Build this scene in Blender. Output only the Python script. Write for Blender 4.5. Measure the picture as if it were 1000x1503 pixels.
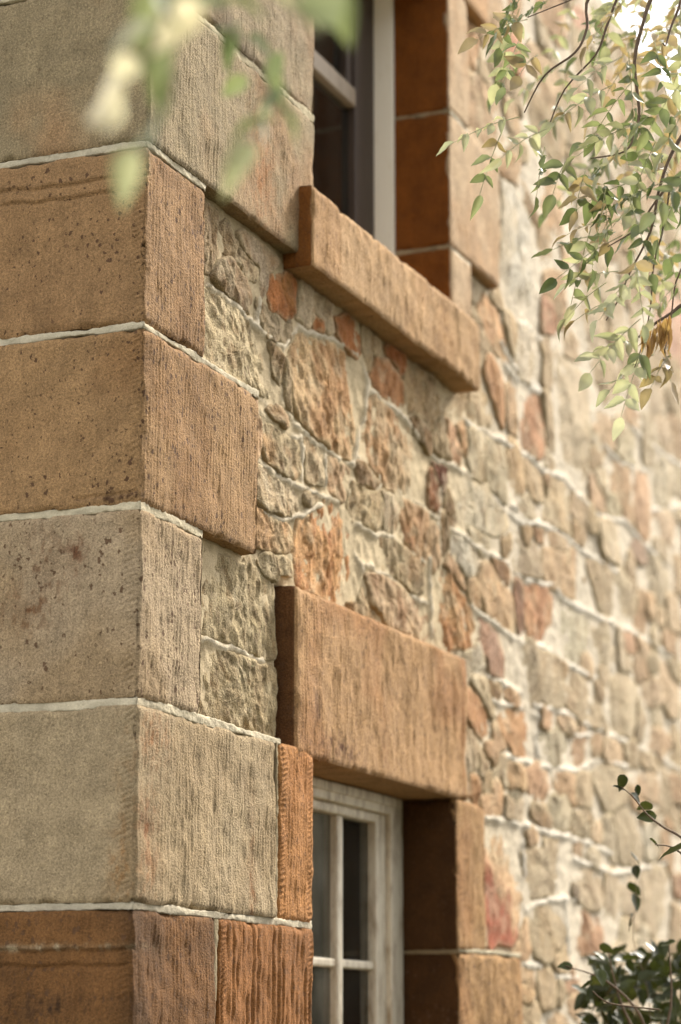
import bpy, math, random
import numpy as np

# ------------------------------------------------------------------ camera, sky, sun, exposure
sc = bpy.context.scene
for o in list(bpy.data.objects): bpy.data.objects.remove(o)
col = sc.collection
cam_d = bpy.data.cameras.new('camera'); cam_o = bpy.data.objects.new('camera', cam_d); col.objects.link(cam_o)
sc.camera = cam_o
cam_o.location = (-3.51583, -1.80353, 1.65)
cam_o.rotation_euler = (math.radians(90 + 12.54007), 0, math.radians(22.25163 - 90))
cam_d.sensor_fit = 'HORIZONTAL'; cam_d.sensor_width = 36.0; cam_d.lens = 126.0
cam_d.clip_start = .05; cam_d.clip_end = 500
cam_d.dof.use_dof = True; cam_d.dof.focus_distance = 4.25; cam_d.dof.aperture_fstop = 3.9
sc.render.engine = 'CYCLES'
sc.cycles.use_denoising = True
sc.cycles.max_bounces = 8; sc.cycles.transparent_max_bounces = 12
sc.view_settings.view_transform = 'Standard'; sc.view_settings.look = 'None'
sc.view_settings.gamma = 1.0; sc.view_settings.exposure = 1.9
SUN_AZ = math.radians(-20)       # direction TO the sun, measured from +X towards +Y
SUN_EL = math.radians(43)
sdir = np.array([math.cos(SUN_EL)*math.cos(SUN_AZ), math.cos(SUN_EL)*math.sin(SUN_AZ), math.sin(SUN_EL)])
w = bpy.data.worlds.new('World'); sc.world = w; w.use_nodes = True
nt = w.node_tree; nt.nodes.clear()
sky = nt.nodes.new('ShaderNodeTexSky'); sky.sky_type = 'NISHITA'; sky.sun_disc = False
sky.sun_elevation = SUN_EL; sky.sun_rotation = math.pi/2 - SUN_AZ
sky.dust_density = 1.0; sky.air_density = 1.0; sky.ozone_density = 1.0
hs = nt.nodes.new('ShaderNodeHueSaturation'); hs.inputs['Saturation'].default_value = .28
tint = nt.nodes.new('ShaderNodeMix'); tint.data_type = 'RGBA'; tint.blend_type = 'MULTIPLY'
tint.inputs[0].default_value = 1.0; tint.inputs[7].default_value = (1.0, .935, .865, 1)
bg = nt.nodes.new('ShaderNodeBackground'); bg.inputs[1].default_value = .15
wo = nt.nodes.new('ShaderNodeOutputWorld')
nt.links.new(sky.outputs[0], hs.inputs['Color']); nt.links.new(hs.outputs[0], tint.inputs[6])
nt.links.new(tint.outputs[2], bg.inputs[0]); nt.links.new(bg.outputs[0], wo.inputs[0])
sl_d = bpy.data.lights.new('sun', 'SUN'); sl_d.energy = 2.1; sl_d.angle = math.radians(10); sl_d.color = (1.0, .92, .80)
sl_o = bpy.data.objects.new('sun', sl_d); col.objects.link(sl_o)
sl_o.location = (3, -4, 8)
sl_o.rotation_euler = (math.pi/2 - SUN_EL, 0, SUN_AZ + math.pi/2)

# ------------------------------------------------------------------ helpers
def lin(h):
    c = np.array(h[:3]) / 255.0
    return np.where(c <= .04045, c/12.92, ((c+.055)/1.055)**2.4)
ALB = .80
def alb(h, sat=1.0):
    c = lin(h)*ALB; g = c@np.array([.30, .59, .11]); return g+(c-g)*sat
def _hash(ix, iy, seed):
    h = (ix.astype(np.int64)*374761393 + iy.astype(np.int64)*668265263 + seed*1274126177) & 0xffffffff
    h = ((h ^ (h >> 13)) * 1274126177) & 0xffffffff
    h = ((h ^ (h >> 16)) * 2246822519) & 0xffffffff
    return ((h ^ (h >> 15)) & 0xffffff) / float(0xffffff)
def vn(x, y, seed=0):
    x = np.asarray(x, float); y = np.asarray(y, float)
    x, y = np.broadcast_arrays(x, y)
    ix = np.floor(x); iy = np.floor(y); fx = x-ix; fy = y-iy
    ix = ix.astype(np.int64); iy = iy.astype(np.int64)
    fx = fx*fx*(3-2*fx); fy = fy*fy*(3-2*fy)
    a = _hash(ix, iy, seed); b = _hash(ix+1, iy, seed); c = _hash(ix, iy+1, seed); d = _hash(ix+1, iy+1, seed)
    return (a*(1-fx)+b*fx)*(1-fy) + (c*(1-fx)+d*fx)*fy
def fbm(x, y, seed=0, o=4, g=.5):
    s = 0; a = 1; t = 0
    for i in range(o):
        s = s + a*vn(x*2**i + 17.3*i, y*2**i - 9.1*i, seed+i*7); t += a; a *= g
    return s/t
def ridged(x, y, seed=0, o=4):
    s = 0; a = 1; t = 0
    for i in range(o):
        s = s + a*(1-np.abs(2*vn(x*2**i+5.1*i, y*2**i+3.7*i, seed+i*5)-1)); t += a; a *= .5
    return s/t
def sstep(a, b, x):
    t = np.clip((x-a)/(b-a), 0, 1); return t*t*(3-2*t)

def mesh_np(name, V, Fq, C=None, smooth=True):
    V = np.asarray(V, np.float32); Fq = np.asarray(Fq, np.int32)
    k = Fq.shape[1]
    me = bpy.data.meshes.new(name)
    me.vertices.add(len(V)); me.vertices.foreach_set('co', V.ravel())
    me.loops.add(Fq.size); me.loops.foreach_set('vertex_index', Fq.ravel())
    me.polygons.add(len(Fq))
    me.polygons.foreach_set('loop_start', np.arange(0, Fq.size, k, dtype=np.int32))
    me.polygons.foreach_set('loop_total', np.full(len(Fq), k, np.int32))
    me.update(calc_edges=True)
    me.polygons.foreach_set('use_smooth', np.full(len(Fq), smooth))
    if C is not None:
        at = me.color_attributes.new('Col', 'FLOAT_COLOR', 'POINT')
        at.data.foreach_set('color', np.asarray(C, np.float32).ravel())
    return me
def obj(name, me, mat=None, parent=None):
    o = bpy.data.objects.new(name, me); col.objects.link(o)
    if mat is not None and me is not None and not me.materials: me.materials.append(mat)
    if parent is not None: o.parent = parent
    return o
def thing(name, label, cat, loc=(0, 0, 0), group=None):
    o = bpy.data.objects.new(name, None); col.objects.link(o); o.location = loc
    o['label'] = label; o['category'] = cat
    if group: o['group'] = group
    o.empty_display_size = .1
    return o
def boxes_mesh(name, L, bev=0.0):
    V = []; Fc = []
    for (x0, x1, y0, y1, z0, z1) in L:
        b = len(V)
        V += [(x0,y0,z0),(x1,y0,z0),(x1,y1,z0),(x0,y1,z0),(x0,y0,z1),(x1,y0,z1),(x1,y1,z1),(x0,y1,z1)]
        Fc += [[b+i for i in f] for f in ((0,3,2,1),(4,5,6,7),(0,1,5,4),(1,2,6,5),(2,3,7,6),(3,0,4,7))]
    me = bpy.data.meshes.new(name); me.from_pydata(V, [], Fc); me.update()
    return me
def bevelled(o, wdt=.003, seg=2):
    m = o.modifiers.new('edge', 'BEVEL'); m.width = wdt; m.segments = seg; m.limit_method = 'ANGLE'
    return o
def tube_np(pts, r0, r1, sides=7, sub=4, wob=0.0, seed=0):
    P = np.array(pts, float); n = len(P)
    # catmull-rom resample
    Q = []
    for i in range(n-1):
        p0 = P[max(i-1, 0)]; p1 = P[i]; p2 = P[i+1]; p3 = P[min(i+2, n-1)]
        for t in np.arange(sub)/sub:
            Q.append(.5*((2*p1)+(-p0+p2)*t+(2*p0-5*p1+4*p2-p3)*t*t+(-p0+3*p1-3*p2+p3)*t**3))
    Q.append(P[-1]); Q = np.array(Q); m = len(Q)
    T = np.gradient(Q, axis=0); T /= np.linalg.norm(T, axis=1)[:, None]+1e-9
    ref = np.array([.31, .52, .79]); V = []
    rs = np.linspace(r0, r1, m)
    rg = np.random.RandomState(seed)
    for i in range(m):
        a = np.cross(T[i], ref); a /= np.linalg.norm(a)+1e-9; b = np.cross(T[i], a)
        for k in range(sides):
            th = 2*math.pi*k/sides
            V.append(Q[i] + (a*math.cos(th)+b*math.sin(th))*rs[i]*(1+wob*rg.uniform(-1, 1)))
    F = [(i*sides+k, i*sides+(k+1) % sides, (i+1)*sides+(k+1) % sides, (i+1)*sides+k) for i in range(m-1) for k in range(sides)]
    return np.array(V), np.array(F), Q

# ------------------------------------------------------------------ materials (procedural)
class NB:
    def __init__(s, name):
        s.m = bpy.data.materials.new(name); s.m.use_nodes = True; s.t = s.m.node_tree
        s.b = s.t.nodes['Principled BSDF']; s.out = s.t.nodes['Material Output']
    def n(s, kind, **kw):
        nd = s.t.nodes.new('ShaderNode'+kind)
        for k, v in kw.items():
            if k.startswith('i_'):
                nd.inputs[k[2:].replace('_', ' ')].default_value = v
            else: setattr(nd, k, v)
        return nd
    def l(s, a, b): s.t.links.new(a, b)
    def pos(s, sx, sy, sz):
        g = s.n('NewGeometry'); m = s.n('Mapping'); m.inputs['Scale'].default_value = (sx, sy, sz)
        s.l(g.outputs['Position'], m.inputs[0]); return m.outputs[0]
    def ramp(s, src, stops):
        r = s.n('ValToRGB'); e = r.color_ramp.elements
        while len(e) < len(stops): e.new(.5)
        for x, (p, c) in zip(e, stops): x.position = p; x.color = (c, c, c, 1) if np.isscalar(c) else (*c, 1)
        s.l(src, r.inputs[0]); return r.outputs[0]
    def mul(s, a, b, fac=1.0, mode='MULTIPLY'):
        m = s.n('Mix', data_type='RGBA', blend_type=mode); m.inputs[0].default_value = fac
        s.l(a, m.inputs[6]) if not isinstance(a, tuple) else setattr(m.inputs[6], 'default_value', a)
        s.l(b, m.inputs[7]) if not isinstance(b, tuple) else setattr(m.inputs[7], 'default_value', b)
        return m.outputs[2], m.inputs[0]
    def math(s, op, a, b=None):
        m = s.n('Math', operation=op)
        for i, v in enumerate((a, b)):
            if v is None: continue
            if np.isscalar(v): m.inputs[i].default_value = v
            else: s.l(v, m.inputs[i])
        return m.outputs[0]

def stone_material(name, groove, grain, pit_scale, groove_amp):
    q = NB(name)
    at = q.n('Attribute', attribute_name='Col')
    # grain and blotches
    n1 = q.n('TexNoise', i_Scale=260.0, i_Detail=3.0); q.l(q.pos(1, 1, 1), n1.inputs[0])
    n2 = q.n('TexNoise', i_Scale=22.0, i_Detail=6.0, i_Roughness=.65); q.l(q.pos(1, 1, 1), n2.inputs[0])
    n3 = q.n('TexNoise', i_Scale=1.0, i_Detail=4.0, i_Roughness=.6); q.l(q.pos(*groove), n3.inputs[0])
    n0 = q.n('TexNoise', i_Scale=620.0, i_Detail=2.0); q.l(q.pos(1, 1, 1), n0.inputs[0])
    c, _ = q.mul(at.outputs['Color'], q.ramp(n1.outputs[0], [(.25, .62), (.75, 1.26)]))
    c, _ = q.mul(c, q.ramp(n0.outputs[0], [(.3, .64), (.7, 1.26)]))
    c, _ = q.mul(c, q.ramp(n2.outputs[0], [(.25, .78), (.75, 1.18)]))
    c, _ = q.mul(c, q.ramp(n3.outputs[0], [(.28, .93), (.72, 1.05)]))
    # iron pits: small holes, dark inside
    v = q.n('TexVoronoi', i_Scale=pit_scale, i_Randomness=1.0)
    nd_ = q.n('TexNoise', i_Scale=180.0, i_Detail=2.0); q.l(q.pos(1, 1, 1), nd_.inputs[0])
    va = q.n('VectorMath', operation='MULTIPLY_ADD'); q.l(nd_.outputs['Color'], va.inputs[0]); va.inputs[1].default_value = (.009, .009, .009); q.l(q.pos(1, 1, .72), va.inputs[2])
    q.l(va.outputs[0], v.inputs[0])
    sepc = q.n('SeparateColor'); q.l(v.outputs['Color'], sepc.inputs[0])
    rad = q.math('MULTIPLY', q.math('POWER', sepc.outputs[0], 1.5), .40)
    hole = q.math('LESS_THAN', v.outputs['Distance'], rad)
    n4 = q.n('TexNoise', i_Scale=9.0, i_Detail=3.0); q.l(q.pos(1, 1, 1), n4.inputs[0])
    hole = q.math('MULTIPLY', hole, q.math('MULTIPLY', at.outputs['Alpha'], q.ramp(n4.outputs[0], [(.26, 0.0), (.42, 1.0)])))
    c, f = q.mul(c, (.10, .052, .026, 1), mode='MIX'); q.l(q.math('MULTIPLY', hole, .95), f)
    q.l(c, q.b.inputs['Base Color'])
    q.b.inputs['Roughness'].default_value = .92
    q.b.inputs['Specular IOR Level'].default_value = .25
    h = q.math('ADD', q.math('MULTIPLY', n1.outputs[0], grain), q.math('MULTIPLY', n3.outputs[0], groove_amp))
    h = q.math('ADD', h, q.math('MULTIPLY', n2.outputs[0], .0022))
    h = q.math('ADD', h, q.math('MULTIPLY', n0.outputs[0], .0013))
    h = q.math('SUBTRACT', h, q.math('MULTIPLY', hole, .004))
    bp = q.n('Bump', i_Strength=1.0, i_Distance=1.0); q.l(h, bp.inputs['Height']); q.l(bp.outputs[0], q.b.inputs['Normal'])
    return q.m
M_TOOL = stone_material('tooled_sandstone', (150, 150, 13), .0024, 92.0, .0016)
M_SAWN = stone_material('combed_sandstone', (190, 190, 8), .0022, 84.0, .0018)
M_REVEAL = stone_material('sandstone_reveal', (60, 60, 25), .0009, 40.0, .0030)
M_RUB = stone_material('rubble_sandstone', (120, 120, 45), .0028, 50.0, .0050)

def mortar_material():
    q = NB('lime_mortar')
    at = q.n('Attribute', attribute_name='Col')
    n1 = q.n('TexNoise', i_Scale=320.0, i_Detail=3.0); q.l(q.pos(1, 1, 1), n1.inputs[0])
    n2 = q.n('TexNoise', i_Scale=30.0, i_Detail=6.0, i_Roughness=.7); q.l(q.pos(1, 1, 1), n2.inputs[0])
    c, _ = q.mul(at.outputs['Color'], q.ramp(n1.outputs[0], [(.25, .86), (.75, 1.10)]))
    c, _ = q.mul(c, q.ramp(n2.outputs[0], [(.25, .76), (.75, 1.16)]))
    q.l(c, q.b.inputs['Base Color']); q.b.inputs['Roughness'].default_value = .95
    q.b.inputs['Specular IOR Level'].default_value = .2
    h = q.math('ADD', q.math('MULTIPLY', n1.outputs[0], .0012), q.math('MULTIPLY', n2.outputs[0], .005))
    bp = q.n('Bump', i_Strength=1.0, i_Distance=1.0); q.l(h, bp.inputs['Height']); q.l(bp.outputs[0], q.b.inputs['Normal'])
    return q.m
M_MORT = mortar_material()

def paint_material(name, c, c2, rough=.6, chip=.35, sc_=(14, 14, 4)):
    q = NB(name)
    n = q.n('TexNoise', i_Scale=3.0, i_Detail=8.0, i_Roughness=.7); q.l(q.pos(*sc_), n.inputs[0])
    m, f = q.mul((*c, 1), (*c2, 1), mode='MIX'); q.l(q.ramp(n.outputs[0], [(1-chip-.12, 0.0), (1-chip+.08, 1.0)]), f)
    q.l(m, q.b.inputs['Base Color']); q.b.inputs['Roughness'].default_value = rough
    n2 = q.n('TexNoise', i_Scale=1.0, i_Detail=4.0); q.l(q.pos(200, 200, 20), n2.inputs[0])
    bp = q.n('Bump', i_Strength=.6, i_Distance=.002); q.l(n2.outputs[0], bp.inputs['Height']); q.l(bp.outputs[0], q.b.inputs['Normal'])
    return q.m
M_WHITE = paint_material('weathered_cream_paint', (.70, .63, .49), (.36, .28, .18), .55, .42)
M_FRESH = paint_material('cream_frame_paint', (.90, .85, .72), (.74, .66, .50), .5, .30)
M_BROWN = paint_material('dark_brown_paint', (.045, .026, .014), (.03, .018, .01), .55, .4)
M_RAIL = paint_material('rail_paint', (.30, .24, .17), (.22, .17, .11), .6, .4)  # greyish brown, paler than the sash paint
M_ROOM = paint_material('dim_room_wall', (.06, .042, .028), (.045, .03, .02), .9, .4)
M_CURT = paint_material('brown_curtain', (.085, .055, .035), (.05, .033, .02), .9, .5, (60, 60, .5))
M_SLATE = paint_material('roof_slate', (.07, .068, .07), (.1, .09, .085), .7, .5, (8, 8, 8))
M_BARK = paint_material('twig_bark', (.075, .045, .025), (.14, .09, .05), .8, .5, (90, 90, 90))
M_CORE = paint_material('wall_core', (.36, .29, .19), (.28, .21, .13), .95, .5, (4, 4, 4))

def glass_material(dirt):
    q = NB('window_glass_%d' % int(dirt*100))
    q.t.nodes.remove(q.b)
    tr = q.n('BsdfTransparent'); tr.inputs[0].default_value = (.80, .80, .76, 1)
    gl = q.n('BsdfGlossy'); gl.inputs['Roughness'].default_value = .04; gl.inputs[0].default_value = (.9, .9, .9, 1)
    fr = q.n('Fresnel', i_IOR=1.5)
    mx = q.n('MixShader'); q.l(fr.outputs[0], mx.inputs[0]); q.l(tr.outputs[0], mx.inputs[1]); q.l(gl.outputs[0], mx.inputs[2])
    df = q.n('BsdfDiffuse'); df.inputs[0].default_value = (.42, .38, .30, 1)
    n = q.n('TexNoise', i_Scale=1.0, i_Detail=6.0, i_Roughness=.65); q.l(q.pos(11, 11, 4), n.inputs[0])
    m2 = q.n('MixShader'); q.l(q.ramp(n.outputs[0], [(.35, dirt*.15), (.70, dirt)]), m2.inputs[0])
    q.l(mx.outputs[0], m2.inputs[1]); q.l(df.outputs[0], m2.inputs[2]); q.l(m2.outputs[0], q.out.inputs[0])
    return q.m
M_GLASS = glass_material(.04); M_GLASSD = glass_material(.28)

def leaf_material(name, c1, c2, rough=.42, trans=.35, spec=.4):
    q = NB(name)
    oi = q.n('ObjectInfo')
    g = q.n('NewGeometry')
    n = q.n('TexNoise', i_Scale=45.0, i_Detail=3.0); q.l(q.pos(1, 1, 1), n.inputs[0])
    f0 = q.math('ADD', q.math('MULTIPLY', oi.outputs['Random'], .7), q.math('MULTIPLY', n.outputs[0], .45))
    f0 = q.math('ADD', f0, q.math('MULTIPLY', g.outputs['Random Per Island'], .3))
    c, f = q.mul((*c1, 1), (*c2, 1), mode='MIX'); q.l(q.math('SUBTRACT', f0, .2), f)
    q.l(c, q.b.inputs['Base Color']); q.b.inputs['Roughness'].default_value = rough
    q.b.inputs['Specular IOR Level'].default_value = spec
    tl = q.n('BsdfTranslucent'); c2_, _ = q.mul(c, (1.1, 1.1, .75, 1)); q.l(c2_, tl.inputs[0])
    mx = q.n('MixShader'); mx.inputs[0].default_value = trans
    q.l(q.b.outputs[0], mx.inputs[1]); q.l(tl.outputs[0], mx.inputs[2]); q.l(mx.outputs[0], q.out.inputs[0])
    return q.m
M_LEAF = [leaf_material('leaf_green', (.085, .12, .05), (.27, .30, .17), .42, .45),
          leaf_material('leaf_pale', (.29, .31, .19), (.52, .51, .38), .42, .45),
          leaf_material('leaf_tan', (.42, .32, .19), (.30, .24, .13)),
          leaf_material('leaf_dry_glint', (.80, .70, .56), (.90, .87, .80))]  # dry near leaves whitened: their sun highlight is in the colour
M_SHRUB = leaf_material('shrub_leaf', (.016, .020, .006), (.060, .075, .018), .42, .2, .35)
M_SEED = leaf_material('dry_seed', (.50, .34, .16), (.26, .14, .05), .6, .4)

# ------------------------------------------------------------------ ground
def ground_material():
    q = NB('ground_gravel')
    n = q.n('TexNoise', i_Scale=9.0, i_Detail=8.0); q.l(q.pos(1, 1, 1), n.inputs[0])
    c, f = q.mul((.06, .052, .028, 1), (.04, .045, .02, 1), mode='MIX'); q.l(n.outputs[0], f)
    q.l(c, q.b.inputs['Base Color']); q.b.inputs['Roughness'].default_value = .95
    bp = q.n('Bump', i_Strength=.8, i_Distance=.02); q.l(n.outputs[0], bp.inputs['Height']); q.l(bp.outputs[0], q.b.inputs['Normal'])
    return q.m
g_ = np.linspace(-90, 90, 41); GXX, GYY = np.meshgrid(g_, g_)
GV = np.stack([GXX.ravel(), GYY.ravel(), np.zeros(GXX.size)], 1)
ii = np.arange(40)[:, None]*41+np.arange(40)[None]; ii = ii.ravel()
go = obj('ground', mesh_np('ground', GV, np.stack([ii, ii+1, ii+42, ii+41], 1), smooth=False), ground_material())
go['kind'] = 'structure'

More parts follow.
